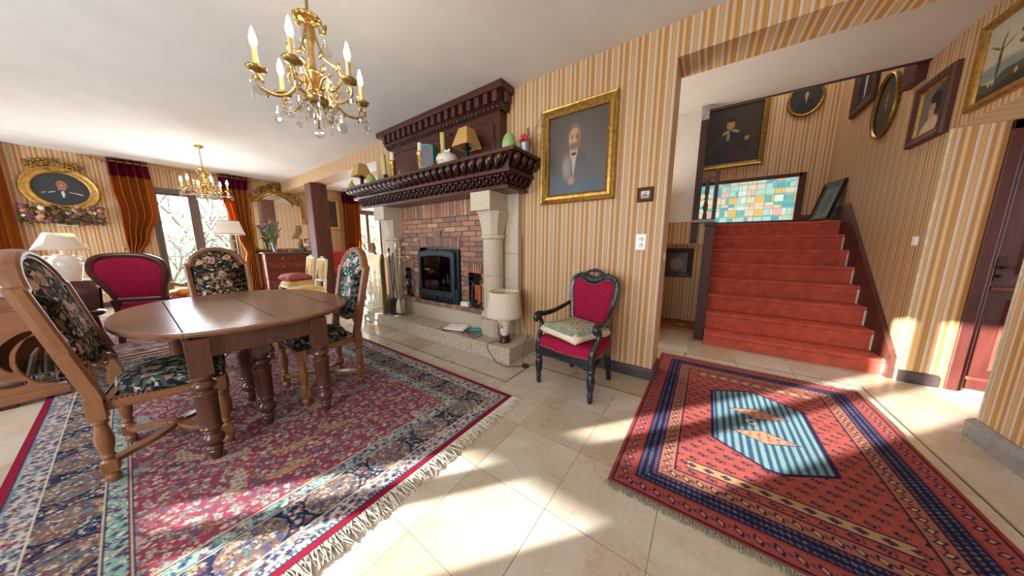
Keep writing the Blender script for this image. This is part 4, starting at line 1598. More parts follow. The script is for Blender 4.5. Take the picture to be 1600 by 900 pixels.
pad(m, shrink(out, 0.84, 0.83)[::-1], mp, -0.018, rim=-0.012)
m.build('backrest_pad', 'red_velvet', rc)
for sx in (-1, 1):
    m = MB()
    rr = []
    for z, y_, h in ((0, -0.27, 0.02), (0.2, -0.235, 0.023), (0.40, -0.215, 0.026), (0.53, yb(0.53), 0.027)):
        rr.append([(sx * 0.225 - h, y_ - h, z), (sx * 0.225 + h, y_ - h, z), (sx * 0.225 + h, y_ + h, z), (sx * 0.225 - h, y_ + h, z)])
    m.rings(rr, cap0=True, cap1=True)
    m.build('leg', 'walnut_red', rc)
    m = MB()
    m.tube(catmull([(sx * 0.30, 0.24, 0.36), (sx * 0.30, 0.27, 0.26), (sx * 0.295, 0.235, 0.12), (sx * 0.30, 0.25, 0.0)], 5), [0.03, 0.032, 0.032, 0.03, 0.028, 0.026, 0.024, 0.022, 0.02, 0.018, 0.017, 0.017, 0.018, 0.02, 0.022, 0.02], 8)
    m.build('leg', 'walnut_red', rc)
    m = MB()
    m.tube(catmull([(sx * 0.285, yb(0.74), 0.72), (sx * 0.315, -0.15, 0.67), (sx * 0.335, 0.02, 0.65), (sx * 0.335, 0.13, 0.655), (sx * 0.32, 0.17, 0.63), (sx * 0.31, 0.15, 0.55), (sx * 0.30, 0.21, 0.44), (sx * 0.295, 0.24, 0.36)], 4), 0.022, 8)
    a = m.build('armrest', 'lit_wood', rc)  # armrests lighter than the frame: window light put into the wood colour
    m = MB()
    m.ell((sx * 0.332, 0.02, 0.682), (0.03, 0.12, 0.022), 10, 6)
    m.build('arm_pad', 'red_velvet', a)
so = smooth2([(-0.24, -0.24), (0.24, -0.24), (0.30, 0.0), (0.31, 0.24), (0.15, 0.29), (0, 0.30), (-0.15, 0.29), (-0.31, 0.24), (-0.30, 0.0)], 3, True)
m = MB()
m.rings([[(a, b, z) for a, b in inset(so, q)] for q, z in ((0.04, 0.30), (0.0, 0.30), (0.0, 0.375), (0.05, 0.38))])
m.build('seat_rail', 'walnut_red', rc)
m = MB()
m.rings([[(a * k, b * k, z) for a, b in so] for k, z in ((0.97, 0.37), (0.99, 0.40), (0.98, 0.44), (0.90, 0.47), (0.6, 0.49), (0.02, 0.495))], sm=True, cap1=True)
m.build('seat', 'red_velvet', rc)
cu2 = thing('cushion', 'small amber cushion on the crimson armchair by the balcony window', 'cushion', (-6.02, 0.36, 0.505), 40)
m = MB()
m.rings([sq(0.02, 0.0, 0), sq(0.11, 0.0, 0), sq(0.14, 0.03, 0), sq(0.12, 0.07, 0), sq(0.02, 0.085, 0)], sm=True, cap0=True, cap1=True)
M['amber_cloth'] = plain('amber_cloth', 'd29a3a', 0.8, var=0.1)
m.build('cushion_body', 'amber_cloth', cu2)

# ------------------------------------------------------------------ two straw coloured chairs by the post


def yellow_chair(label, x, y, rz):
    c = thing('side_chair', label, 'chair', (x, y, 0.0), rz, 'straw yellow side chairs by the wooden post')
    yb = lambda z: -0.20 - 0.08 * max(0, z - 0.42) / 0.55
    mp = lambda a, b, d: (a, yb(b) + d, b)
    half = [(0.0, 0.56), (0.17, 0.56)] + smooth2([(0.185, 0.565), (0.19, 0.70), (0.198, 0.86), (0.19, 0.93), (0.15, 0.955), (0.08, 0.955), (0.0, 0.965)], 3)
    out = mirror(half)
    m = MB()
    frame_loop(m, out, [(0.035, -0.015), (0.0, -0.018), (-0.002, 0.0), (0.0, 0.018), (0.015, 0.026), (0.035, 0.015), (0.035, -0.015)], mp)
    for a, b, r in ((0, 0.985, 0.03), (0.045, 0.975, 0.024), (-0.045, 0.975, 0.024), (0.09, 0.965, 0.018), (-0.09, 0.965, 0.018), (0.18, 0.945, 0.02), (-0.18, 0.945, 0.02)):
        m.ell(mp(a, b, 0.004), (r, 0.018, r * 0.9), 8, 6)
    m.build('backrest_frame', 'cream_wood', c)
    m = MB()
    pad(m, inset(out, 0.03), mp, 0.035, rim=0.006)
    pad(m, inset(out, 0.03)[::-1], mp, -0.012, rim=-0.006)
    m.build('backrest_pad', 'yellow_cloth', c)
    for sx in (-1, 1):
        m = MB()
        rr = []
        for z, y_, h in ((0, -0.25, 0.014), (0.2, -0.225, 0.017), (0.42, -0.20, 0.02), (0.60, yb(0.6), 0.018)):
            rr.append([(sx * 0.185 - h, y_ - h, z), (sx * 0.185 + h, y_ - h, z), (sx * 0.185 + h, y_ + h, z), (sx * 0.185 - h, y_ + h, z)])
        m.rings(rr, cap0=True, cap1=True)
        m.build('leg', 'cream_wood', c)
        m = MB()
        m.tube(catmull([(sx * 0.225, 0.22, 0.40), (sx * 0.235, 0.245, 0.32), (sx * 0.225, 0.22, 0.15), (sx * 0.23, 0.235, 0.0)], 4), [0.026, 0.028, 0.028, 0.026, 0.024, 0.022, 0.02, 0.018, 0.016, 0.015, 0.015, 0.017, 0.02], 8)
        m.build('leg', 'cream_wood', c)
    so = smooth2([(-0.20, -0.21), (0.20, -0.21), (0.24, 0.0), (0.245, 0.21), (0.12, 0.245), (0, 0.255), (-0.12, 0.245), (-0.245, 0.21), (-0.24, 0.0)], 3, True)
    m = MB()
    m.rings([[(a, b, z) for a, b in inset(so, q)] for q, z in ((0.04, 0.36), (0.0, 0.36), (0.0, 0.405), (0.05, 0.41))])
    m.build('seat_rail', 'cream_wood', c)
    m = MB()
    m.rings([[(a * k, b * k, z) for a, b in so] for k, z in ((0.985, 0.40), (1.0, 0.42), (0.98, 0.445), (0.90, 0.47), (0.6, 0.485), (0.02, 0.49))], sm=True, cap1=True)
    m.build('seat', 'yellow_cloth', c)
    return c


yellow_chair('straw yellow side chair with a cream carved crest, empty seat, nearer the table', -5.62, 1.74, 180)
yellow_chair('straw yellow side chair in front of the chest of drawers carrying the pink cushion', -6.85, 1.98, 180)
cu3 = thing('cushion', 'dusty pink cushion on the yellow side chair in front of the chest of drawers', 'cushion', (-6.85, 1.935, 0.492), 12)
m = MB()
m.rings([sq(0.02, 0.0, 0), sq(0.16, 0.0, 0), sq(0.20, 0.05, 0), sq(0.17, 0.11, 0), sq(0.10, 0.14, 0), sq(0.01, 0.15, 0)], sm=True, cap0=True, cap1=True)
m.build('cushion_body', 'pink_cloth', cu3)

# ------------------------------------------------------------------ wooden post under the beam
po = thing('wooden_post', 'square dark timber post carrying the papered beam', 'post', (-7.46, 2.70, 0))
MB().box(-0.165, 0.165, -0.165, 0.165, 0, 2.578).build('post_shaft', 'post', po, bevel=0.012)

# ------------------------------------------------------------------ chest of drawers, gilt mirror
cd = thing('chest_of_drawers', 'red-brown mahogany chest of drawers under the gilt mirror', 'chest of drawers', (XL + 0.004, 2.58, 0))
m = MB()
m.box(0, 0.52, -0.62, 0.62, 0.06, 0.99)
m.box(0.0, 0.54, -0.64, 0.64, 0.0, 0.09)
m.build('body', 'mahogany_x', cd, bevel=0.006)
for sy in (-1, 1):
    MB().lathe([(0.035, 0.09), (0.04, 0.12), (0.03, 0.15), (0.034, 0.8), (0.042, 0.84), (0.042, 0.88)], (0.525, sy * 0.60, 0), 12).build('corner_column', 'mahogany', cd)
m = MB()
m.box(0, 0.565, -0.66, 0.66, 0.99, 1.02)
m.build('marble_top', plain('grey_marble', '6b625a', 0.2, var=0.3, scale=8), cd, bevel=0.006)
for k, (z0, z1) in enumerate(((0.11, 0.32), (0.335, 0.54), (0.555, 0.76), (0.775, 0.95))):
    dd = MB().box(0.515, 0.535, -0.55, 0.55, z0, z1).build('drawer', 'mahogany_x', cd, bevel=0.006)
    for sy in (-0.28, 0.28):
        MB().lathe([(0.012, 0), (0.01, 0.012), (0.02, 0.022), (0.016, 0.032), (0.001, 0.036)], (0.533, sy, (z0 + z1) / 2), 10, R=roty(90)).build('knob', 'bronze', dd)
    MB().lathe([(0.014, 0), (0.012, 0.004), (0.001, 0.006)], (0.533, 0, (z0 + z1) / 2), 10, R=roty(90)).build('keyhole', 'bronze', dd)

mr = thing('mirror', 'tall gilt mirror with a carved crest above the chest of drawers', 'mirror', (XL + 0.004, 2.46, 1.02), 90)
halfo = [(0.0, 0.0), (0.56, 0.0)] + smooth2([(0.575, 0.0), (0.575, 0.8), (0.575, 1.28), (0.55, 1.36), (0.46, 1.34), (0.38, 1.40), (0.30, 1.49), (0.16, 1.60), (0.0, 1.62)], 4)
out = mirror(halfo)
mpm = lambda a, b, d: (a, -d, b)
m = MB()
frame_loop(m, out, [(0.085, 0.005), (0.0, 0.002), (0.0, 0.035), (0.015, 0.05), (0.03, 0.035), (0.05, 0.03), (0.065, 0.045), (0.08, 0.035), (0.088, 0.018)], mpm)
m.build('mirror_frame', 'gold', mr)
m = MB()
gl_ = [(a * 0.875, 0.80 + (b - 0.80) * 0.93) for a, b in out]
m.rings([[mpm(a * k, 0.80 + (b - 0.80) * k, 0.014) for a, b in gl_] for k in (1.0, 0.5, 0.001)])
m.build('mirror_glass', 'mirror', mr)
m = MB()
rnd = random.Random(11)
for sx in (-1, 1):
    for P in ([(0.05, 1.56), (0.15, 1.64), (0.24, 1.63), (0.27, 1.56), (0.22, 1.53), (0.19, 1.57)], [(0.30, 1.50), (0.36, 1.56), (0.42, 1.53), (0.41, 1.47), (0.37, 1.47)], [(0.46, 1.36), (0.51, 1.44), (0.55, 1.42), (0.55, 1.36), (0.52, 1.35)],
              [(0.05, 1.52), (0.14, 1.46), (0.26, 1.38), (0.33, 1.30), (0.34, 1.22)], [(0.54, 1.30), (0.56, 1.15), (0.54, 1.0), (0.555, 0.9)], [(0.35, 1.41), (0.42, 1.36), (0.47, 1.30), (0.46, 1.24)]):
        m.tube([(sx * a, -0.045, b) for a, b in smooth2(P, 4)], 0.014, 7)
    for _ in range(34):
        u = rnd.random()
        a = 0.03 + 0.3 * u
        m.ell((sx * a, -0.045 - rnd.uniform(0, 0.02), 1.60 + 0.06 * (1 - u) + rnd.uniform(-0.06, 0.09 * (1 - u) + 0.02)), (rnd.uniform(0.016, 0.036),) * 3, 6, 5)
m.ell((0, -0.06, 1.60), (0.07, 0.03, 0.09), 10, 8)
m.ell((0, -0.06, 1.70), (0.05, 0.03, 0.05), 10, 8)
m.build('carved_crest', 'gold_old', mr)

# ------------------------------------------------------------------ red cushioned armchair and chest in the alcove
ra_ = thing('armchair', 'low wooden armchair with bright red cushions in the alcove behind the post', 'armchair', (-8.75, 3.62, 0), -90)
m = MB()
for sx in (-1, 1):
    for y_ in (-0.32, 0.30):
        m.box(sx * 0.36 - 0.025, sx * 0.36 + 0.025, y_ - 0.025, y_ + 0.025, 0, 0.60 if y_ > 0 else 0.95)
    m.box(sx * 0.36 - 0.035, sx * 0.36 + 0.035, -0.34, 0.34, 0.60, 0.63)
m.box(-0.36, 0.36, 0.29, 0.32, 0.28, 0.38)
m.box(-0.36, 0.36, -0.34, -0.31, 0.28, 0.38)
m.box(-0.36, 0.36, -0.34, -0.31, 0.80, 0.92)
m.build('frame', 'walnut', ra_, bevel=0.006)
MB().box(-0.33, 0.33, -0.29, 0.33, 0.38, 0.53).build('seat_cushion', 'red_cloth', ra_, bevel=0.03)
o = MB().box(-0.33, 0.33, -0.30, -0.17, 0.52, 1.02).build('back_cushion', 'red_cloth', ra_, bevel=0.03)
ck = thing('wooden_chest', 'low dark wooden chest on the alcove floor left of the white pedestal', 'chest', (-7.9, 4.05, 0.011), 0)
m = MB()
m.box(-0.35, 0.35, -0.25, 0.25, 0.05, 0.40)
for sx in (-1, 1):
    for sy in (-1, 1):
        m.box(sx * 0.32 - 0.03, sx * 0.32 + 0.03, sy * 0.22 - 0.03, sy * 0.22 + 0.03, 0, 0.06)
m.build('body', 'mahogany_x', ck, bevel=0.006)
MB().box(-0.37, 0.37, -0.27, 0.27, 0.40, 0.44).build('lid', 'mahogany_x', ck, bevel=0.008)

# ------------------------------------------------------------------ desk with curved openwork end, at the left edge
dk = thing('writing_desk', 'red-brown wooden desk with curved openwork end panel at the left edge', 'desk', (-4.12, -0.50, 0))
outl = [(-1.2, 0.085), (0.085, 0.085), (0.085, 0.11)] + smooth2([(0.04, 0.12), (-0.03, 0.16), (-0.075, 0.25), (-0.085, 0.34), (-0.065, 0.43), (-0.01, 0.52), (0.06, 0.57)], 5) + [(0.09, 0.58), (0.09, 0.83), (-1.2, 0.83)]
s1 = smooth2([(0.055, 0.545), (-0.035, 0.50), (-0.09, 0.42), (-0.105, 0.33), (-0.10, 0.27), (-0.125, 0.28), (-0.15, 0.34), (-0.145, 0.43), (-0.10, 0.50), (-0.03, 0.555), (0.05, 0.565)], 4, True)
s2 = smooth2([(-0.225, 0.31), (-0.195, 0.25), (-0.13, 0.205), (-0.07, 0.19), (-0.06, 0.175), (-0.085, 0.15), (-0.15, 0.155), (-0.22, 0.20), (-0.25, 0.28)], 4, True)
plate('end_panel', outl, [s1, s2], -0.02, 0.02, lambda a, b, d: (d, a, b), 'desk_wood', dk, 0.003)
MB().box(-0.03, 0.035, -1.2, 0.10, 0.03, 0.088).build('sled_foot', 'desk_wood', dk, bevel=0.005)
m = MB()
m.box(-0.03, 0.03, -0.22, -0.12, 0.0, 0.03)
m.box(-0.03, 0.03, -1.15, -1.05, 0.0, 0.03)
m.build('foot_block', 'pot_dark', dk)
m = MB()
m.box(-0.02, 0.028, -1.2, 0.098, 0.73, 0.738)
m.box(-0.02, 0.030, -1.2, 0.10, 0.748, 0.756)
m.box(-0.02, 0.026, -1.2, 0.095, 0.764, 0.772)
m.build('reeded_moulding', 'desk_wood', dk)
m = MB()
m.box(-0.85, 0.04, -1.22, 0.12, 0.83, 0.86)
m.build('desktop', plain('grey_desk_top', '9c9690', 0.3, var=0.1), dk, bevel=0.006)
m = MB()
m.box(-0.80, -0.76, -1.2, 0.085, 0.03, 0.83)
m.box(-0.80, -0.02, -1.15, -1.11, 0.03, 0.83)
m.build('back_panel', 'desk_wood', dk)
# stacked metal rack seen through the openwork
rk = thing('magazine_rack', 'chromed wire magazine rack glimpsed through the openwork of the desk', 'rack', (-4.62, -0.50, 0.021))
m = MB()
for k in range(5):
    y_ = -0.12 + 0.07 * k
    m.tube([(0.2, y_, 0.0), (0.2, y_, 0.10), (0.15, y_, 0.16), (-0.1, y_, 0.18), (-0.15, y_, 0.0)], 0.007, 6)
for z in (0.05, 0.12):
    m.tube([(0.2, -0.13, z), (0.2, 0.18, z)], 0.007, 6)
m.tube([(-0.1, -0.13, 0.18), (-0.1, 0.18, 0.18)], 0.007, 6)
m.build('wire_frame', 'silver', rk)
m = MB()
for k in range(4):
    y_ = -0.11 + 0.07 * k
    m.obox((0.02, y_ + 0.02, 0.18), (0.26, 0.012, 0.22), rotx(-14 + 6 * k), k % 2)
m.build('magazines', ['paper', 'grey_paper'], rk)

# small curved chair behind the near chair
bc = thing('tub_chair', 'low brown tub chair partly hidden behind the near tapestry chair', 'chair', (-5.75, -0.50, 0.012), -60)
m = MB()
m.rings([[(0.27 * cos(a) * k, 0.27 * sin(a) * k, z) for a in [pi * (0.95 + 1.1 * i / 16) for i in range(17)]] for k, z in ((0.94, 0.42), (1.0, 0.44), (1.06, 0.62), (1.08, 0.76), (1.03, 0.77), (0.98, 0.62), (0.93, 0.44), (0.92, 0.42))], closed=False, sm=True)
m.build('curved_back', 'walnut', bc)
m = MB()
m.lathe([(0.24, 0.38), (0.27, 0.40), (0.27, 0.43), (0.22, 0.46), (0.001, 0.47)], n=24)
m.build('seat', 'pot_dark', bc)
for k in range(4):
    a = pi / 4 + pi / 2 * k
    m = MB()
    m.tube([(0.20 * cos(a), 0.20 * sin(a), 0.39), (0.22 * cos(a), 0.22 * sin(a), 0.2), (0.27 * cos(a), 0.27 * sin(a), 0.0)], [0.022, 0.018, 0.016], 8)
    m.build('leg', 'walnut', bc)

# ------------------------------------------------------------------ rugs


def cells(X, Y, size, seed, jit=0.8):
    """jittered cell pattern: nearest distance, cell random numbers (4), offset to centre"""
    gx, gy = np.floor(X / size).astype(int), np.floor(Y / size).astype(int)

    def h(i, j, k):
        n = (i * 374761393 + j * 668265263 + k * 1274126177 + seed * 97561) & 0x7fffffff
        n = ((n ^ (n >> 13)) * 1103515245) & 0x7fffffff
        n = (n ^ (n >> 16)) & 0xffff
        return n / 65535.0
    best = np.full(X.shape, 9.0)
    R = [np.zeros(X.shape) for _ in range(3)]
    DX, DY = np.zeros(X.shape), np.zeros(X.shape)
    for di in (-1, 0, 1):
        for dj in (-1, 0, 1):
            i, j = gx + di, gy + dj
            cx = (i + 0.5 + (h(i, j, 1) - 0.5) * jit) * size
            cy = (j + 0.5 + (h(i, j, 2) - 0.5) * jit) * size
            dx, dy = X - cx, Y - cy
            d = np.sqrt(dx * dx + dy * dy) / size
            u = d < best
            best = np.where(u, d, best)
            DX, DY = np.where(u, dx, DX), np.where(u, dy, DY)
            for k in range(3):
                R[k] = np.where(u, h(i, j, 3 + k), R[k])
    return best, R, DX, DY


def L(h):
    return np.array(rgb(h))


def put(C, mask, col):
    C[mask] = L(col) if isinstance(col, str) else col


def palette(r, stops):
    out = np.zeros(r.shape + (3,))
    for lo, c in stops:
        out[r >= lo] = L(c)
    return out


def floral(X, Y, size, seed, ground, cols, gaps=0.30):
    """dense small flowers and leaves on a ground colour"""
    C = np.zeros(X.shape + (3,))
    C[...] = L(ground)
    d, R, dx, dy = cells(X, Y, size, seed)
    a = np.arctan2(dy, dx)
    pet = 0.36 + 0.09 * np.cos(a * np.floor(4 + 2.99 * R[1]) + 6 * R[2])
    pc = palette(R[0], cols)
    m = (d < pet) & (R[1] > gaps * 0.5)
    C[m] = pc[m]
    m2 = (d < 0.13) & m
    C[m2] = palette(R[2], [(0, '6b1a2c'), (0.4, '2b2a45'), (0.7, 'd8c9a8')])[m2]
    m3 = (d > pet) & (d < pet + 0.06) & (R[1] > gaps * 0.5)
    C[m3] = L('2b2230') * 0.6 + C[m3] * 0.4
    d2, R2, _, _ = cells(X + 0.37 * size, Y - 0.21 * size, size * 0.55, seed + 5)
    m4 = (~m) & (d2 < 0.33) & (R2[0] > 0.35)
    C[m4] = palette(R2[1], [(0, '4f7f86'), (0.3, 'c9bfa4'), (0.55, '9c4a55'), (0.75, '31406b'), (0.9, 'b08a4c')])[m4]
    return C


def make_rug(name, label, x0, x1, y0, y1, step, fn, z=0.008, group=None):
    nx, ny = int((x1 - x0) / step), int((y1 - y0) / step)
    xs, ys = np.linspace(x0, x1, nx + 1), np.linspace(y0, y1, ny + 1)
    X, Y = np.meshgrid(xs, ys)
    C = fn(X, Y)
    rs = np.random.RandomState(3)
    C = C * (0.78 + 0.26 * rs.rand(*X.shape)[..., None])
    me = bpy.data.meshes.new(name)
    nv = X.size
    me.vertices.add(nv)
    Z = np.full(X.shape, z) + 0.0012 * np.sin(X * 7.3) * np.sin(Y * 9.1)
    co = np.stack([X - x0, Y - y0, Z], -1).astype(np.float32)
    me.vertices.foreach_set('co', co.ravel())
    i = np.arange(ny)[:, None] * (nx + 1) + np.arange(nx)[None, :]
    q = np.stack([i, i + 1, i + nx + 2, i + nx + 1], -1).reshape(-1, 4)
    me.loops.add(q.size)
    me.polygons.add(len(q))
    me.loops.foreach_set('vertex_index', q.ravel().astype(np.int32))
    me.polygons.foreach_set('loop_start', np.arange(0, q.size, 4, dtype=np.int32))
    me.polygons.foreach_set('loop_total', np.full(len(q), 4, dtype=np.int32))
    me.update(calc_edges=True)
    root = thing(name, label, 'rug', (x0, y0, 0), 0, group)
    o = bpy.data.objects.new('pile', me)
    COL.objects.link(o)
    o.parent = root
    me.materials.append(M['rug'])
    colour_attr(o, C.reshape(-1, 3))
    m = MB()
    w_, d_ = x1 - x0, y1 - y0
    m.add([(0, 0, 0.0), (w_, 0, 0.0), (w_, d_, 0.0), (0, d_, 0.0), (0, 0, z), (w_, 0, z), (w_, d_, z), (0, d_, z)], [(0, 1, 5, 4), (1, 2, 6, 5), (2, 3, 7, 6), (3, 0, 4, 7)])
    m.build('edge_binding', plain(name + '_edge', '7c2a30', 0.9), root)
    return root


def fringe(root, pts, d, L_, mat, n, seed, z=0.008):
    rnd = random.Random(seed)
    m = MB()
    a, b = Vector(pts[0]), Vector(pts[1])
    for k in range(n):
        p = a.lerp(b, (k + rnd.random()) / n)
        l_ = L_ * rnd.uniform(0.6, 1.15)
        q = Vector((d[0], d[1])) * l_ + Vector((-d[1], d[0])) * rnd.uniform(-0.35, 0.35) * l_
        mid = q * 0.5 + Vector((-d[1], d[0])) * rnd.uniform(-0.12, 0.12) * l_
        m.tube([(p.x, p.y, z), (p.x + mid.x, p.y + mid.y, z + rnd.uniform(0.0, 0.006)), (p.x + q.x, p.y + q.y, 0.003 + rnd.uniform(0, 0.003))], [0.0028, 0.0024, 0.0016], 4)
    return m.build('fringe', mat, root)


M['rug'] = attr_mat('woven_wool', 0.95, 0.35, (420,), 0.25, 0.08)
RX0, RX1, RY0, RY1 = -4.90, -1.162, -0.512, 1.637
FLD = [(0, '38486a'), (0.14, 'b3a58f'), (0.30, '7f9e98'), (0.48, 'a8626a'), (0.60, 'bdb09a'), (0.72, '8f7d4a'), (0.82, '5f8385'), (0.93, 'cabfad')]


def big_rug(X, Y):
    ex = np.minimum(X - RX0, RX1 - X)
    ey = np.minimum(Y - RY0, RY1 - Y)
    d = np.minimum(ex, ey)
    along = np.where(ex < ey, Y, X)
    C = floral(X, Y, 0.036, 1, '861c33', FLD, 0.25)
    # a few larger pale blossoms and drifting sprays in the field
    b, R, dx, dy = cells(X, Y, 0.27, 9, 0.9)
    th = R[0] * pi
    u_, v_ = (dx * np.cos(th) + dy * np.sin(th)) / 0.27, (-dx * np.sin(th) + dy * np.cos(th)) / 0.27
    fr = np.sin(X * 170 + 3 * np.sin(Y * 60)) * np.sin(Y * 150)
    m = ((u_ / 0.40) ** 2 + ((v_ - 0.5 * u_ * u_) / 0.10) ** 2 < 1) & (fr > -0.45) & (R[1] > 0.35)
    C[m] = palette(R[2], [(0, 'b7a98f'), (0.4, '8fa39a'), (0.65, 'a89058'), (0.85, 'b58a86')])[m]
    C = C * 0.74 + np.array([0.085, 0.036, 0.042])
    navy = floral(X, Y, 0.034, 2, '2b2e48', [(0, '6d4a58'), (0.2, 'a08a70'), (0.4, '80605c'), (0.55, '6c8288'), (0.7, 'b09c88'), (0.85, '50597c')], 0.15)
    # medallions along the wide navy border
    per = 0.29
    t_ = (along / per) % 1.0 - 0.5
    q = (d - 0.215) / 0.105
    med = (np.abs(t_) * 2.6) ** 2 + q ** 2
    inner = floral(X, Y, 0.030, 3, '75625c', [(0, 'b59c84'), (0.25, '7c5850'), (0.5, '74857f'), (0.7, 'a98468'), (0.8, '485070')], 0.1)
    navy[med < 1] = inner[med < 1]
    put(navy, (med > 1) & (med < 1.18), '1d2340')
    cream = floral(X, Y, 0.034, 4, 'b9ada4', [(0, '454c6a'), (0.3, '8f5562'), (0.5, '3c425c'), (0.7, 'a3827e'), (0.85, '6a7f86')], 0.05)
    teal = floral(X, Y, 0.032, 6, '8aa69d', [(0, '46606f'), (0.25, 'c9c4ac'), (0.5, '6f4a5c'), (0.7, 'a9c2b8'), (0.85, '3c4c68')], 0.15)
    for lo, hi, src in ((0.046, 0.122, cream), (0.128, 0.302, navy), (0.310, 0.368, teal)):
        mm = (d >= lo) & (d < hi)
        C[mm] = src[mm]
    for lo, hi, c in ((-1, 0.032, '8a1830'), (0.032, 0.038, '2a2d48'), (0.038, 0.046, '9fb3ac'), (0.122, 0.128, 'd3c3a8'), (0.302, 0.306, 'c9b59a'), (0.306, 0.310, '262b4c'), (0.368, 0.373, '6d2238'), (0.373, 0.380, 'c7a98f'), (0.380, 0.385, '30355a')):
        put(C, (d >= lo) & (d < hi), c)
    put(C, (d < 0.046) & (d > 0.038) & (((along * 60) % 1.0) < 0.45), '3f4c6c')
    return C


r1 = make_rug('rug', 'large red, navy and cream flowered rug with white fringe under the dining table', RX0, RX1, RY0, RY1, 0.0055, big_rug, 0.012)
M['fringe_white'] = plain('cream_fringe', 'cfc6b2', 0.9, var=0.15, scale=100)
fringe(r1, [(RX1 - RX0 - 0.002, 0.0), (RX1 - RX0 - 0.002, RY1 - RY0)], (1, 0), 0.088, 'fringe_white', 620, 1)

EX0, EX1, EY0, EY1 = -0.312, 1.115, 1.285, 3.335


def entry_rug(X, Y):
    ex, ey = np.minimum(X - EX0, EX1 - X), np.minimum(Y - EY0, EY1 - Y)
    d = np.minimum(ex, ey)
    along = np.where(ex < ey, Y, X)
    rs = np.random.RandomState(8)
    base = L('9f4e45')
    C = np.zeros(X.shape + (3,))
    C[...] = base
    abr = np.sin(Y * 34) * 0.5 + np.sin(Y * 91 + X * 3) * 0.5
    C *= (1 + 0.10 * abr)[..., None]
    # little slanting motifs in rows on the field
    px, py = 0.080, 0.060
    row = np.floor(Y / py)
    fx = ((X + 0.5 * px * (row % 2)) / px) % 1 - 0.5
    fy = (Y / py) % 1 - 0.5
    sh = fx + 0.35 * fy
    mot = (np.abs(sh) + np.abs(fy) * 0.9 < 0.26) & (np.abs(sh) + np.abs(fy) * 0.9 > 0.13)
    mot |= (np.abs(fx - 0.33) < 0.05) & (np.abs(fy) < 0.22) & (((Y * 90) % 1) < 0.6)
    put(C, mot, '2c2838')
    put(C, (np.abs(sh) + np.abs(fy) < 0.10), '3f4a6c')
    # borders
    def band(lo, hi, ground):
        m = (d >= lo) & (d < hi)
        put(C, m, ground)
        return m

    def motif(m, per, size, col, phase=0.0, mid=0.0, half=0.02):
        t_ = ((along + phase) / per) % 1 - 0.5
        q = (d - mid) / half
        C[m & ((np.abs(t_ + 0.25 * q) * 2 + np.abs(q) * 0.8) < size)] = L(col)
    m = band(-1, 0.016, '98403a')
    band(0.016, 0.027, '242436')
    m = band(0.027, 0.098, '9c4c46')
    motif(m, 0.062, 0.62, '2b2a44', 0, 0.062, 0.034)
    motif(m, 0.062, 0.30, 'c9836a', 0, 0.062, 0.034)
    motif(m, 0.062, 0.22, '4a2a3a', 0.031, 0.062, 0.034)
    m = band(0.098, 0.112, '94423a')
    m = band(0.112, 0.205, '2c2d44')
    for k, (c1, c2) in enumerate((('54628f', '8f4a52'), ('7a6f78', '3a4c80'), ('8f4a52', '54628f'))):
        motif((d >= 0.112 + 0.031 * k) & (d < 0.143 + 0.031 * k), 0.022, 0.6, c1, 0, 0.1275 + 0.031 * k, 0.012)
        motif((d >= 0.112 + 0.031 * k) & (d < 0.143 + 0.031 * k), 0.044, 0.3, c2, 0.01, 0.1275 + 0.031 * k, 0.012)
    for k in range(4):
        put(C, (np.abs(d - 0.112 - 0.031 * k) < 0.0035), '1d1b33')
    m = band(0.205, 0.272, '9c6350')
    motif(m, 0.058, 0.66, '30283c', 0.01, 0.238, 0.032)
    motif(m, 0.058, 0.34, 'c99a6a', 0.01, 0.238, 0.032)
    motif(m, 0.058, 0.3, '5d3244', 0.04, 0.238, 0.032)
    band(0.272, 0.281, '2a2136')
    # ivory bars inside the two short ends
    ins = (ex > 0.33) & (ey > 0.33) & (ey < 0.395)
    put(C, ins, 'b08a63')
    put(C, ins & ((np.abs(((X / 0.075) % 1) - 0.5) + np.abs((ey - 0.362) / 0.05)) < 0.36), '4a3440')
    put(C, (ex > 0.32) & (np.abs(ey - 0.33) < 0.005), '2a2136')
    put(C, (ex > 0.32) & (np.abs(ey - 0.395) < 0.005), '2a2136')
    # striped blue-green medallion
    cx, cy = 0.40, 2.33
    u, v = X - cx, Y - cy
    hexa = (np.abs(u) < 0.255) & (np.abs(v) + np.abs(u) * 0.0 < 0.475 - 0.62 * np.maximum(0, np.where(u * v > 0, 0, 1) * 0 + np.abs(u) - 0.03))
    hb = (np.abs(u) < 0.275) & (np.abs(v) < 0.495 - 0.62 * np.maximum(0, np.abs(u) - 0.03))
    put(C, hb, '2b2440')
    st = ((u / 0.0385) % 1)
    C[hexa] = np.where((st < 0.52)[..., None], L('7c9894'), L('37506c'))[hexa]
    for dy in (0.13, -0.16):
        q = np.abs(u) / 0.17 + np.abs(v - dy - 0.12 * u) / 0.075
        put(C, q < 1, '2c2a40')
        put(C, q < 0.9, 'bd8a6e')
        put(C, (q < 0.72) & (((X * 22) % 1) < 0.45) & (((Y * 34) % 1) < 0.5), '9a4038')
    q = np.sqrt((u + 0.05) ** 2 + (v + 0.01) ** 2)
    put(C, np.abs(q - 0.022) < 0.007, 'd8d0c0')
    return C


r2 = make_rug('rug', 'salmon red rug with a blue striped medallion, in sun patches before the stairs', EX0, EX1, EY0, EY1, 0.0045, entry_rug, 0.009)
M['fringe_grey'] = plain('grey_fringe', '8c8576', 0.9, var=0.25, scale=100)
fringe(r2, [(0, 0.002), (EX1 - EX0, 0.002)], (0, -1), 0.035, 'fringe_grey', 420, 2)
fringe(r2, [(0, EY1 - EY0 - 0.002), (EX1 - EX0, EY1 - EY0 - 0.002)], (0, 1), 0.02, 'fringe_grey', 260, 3)


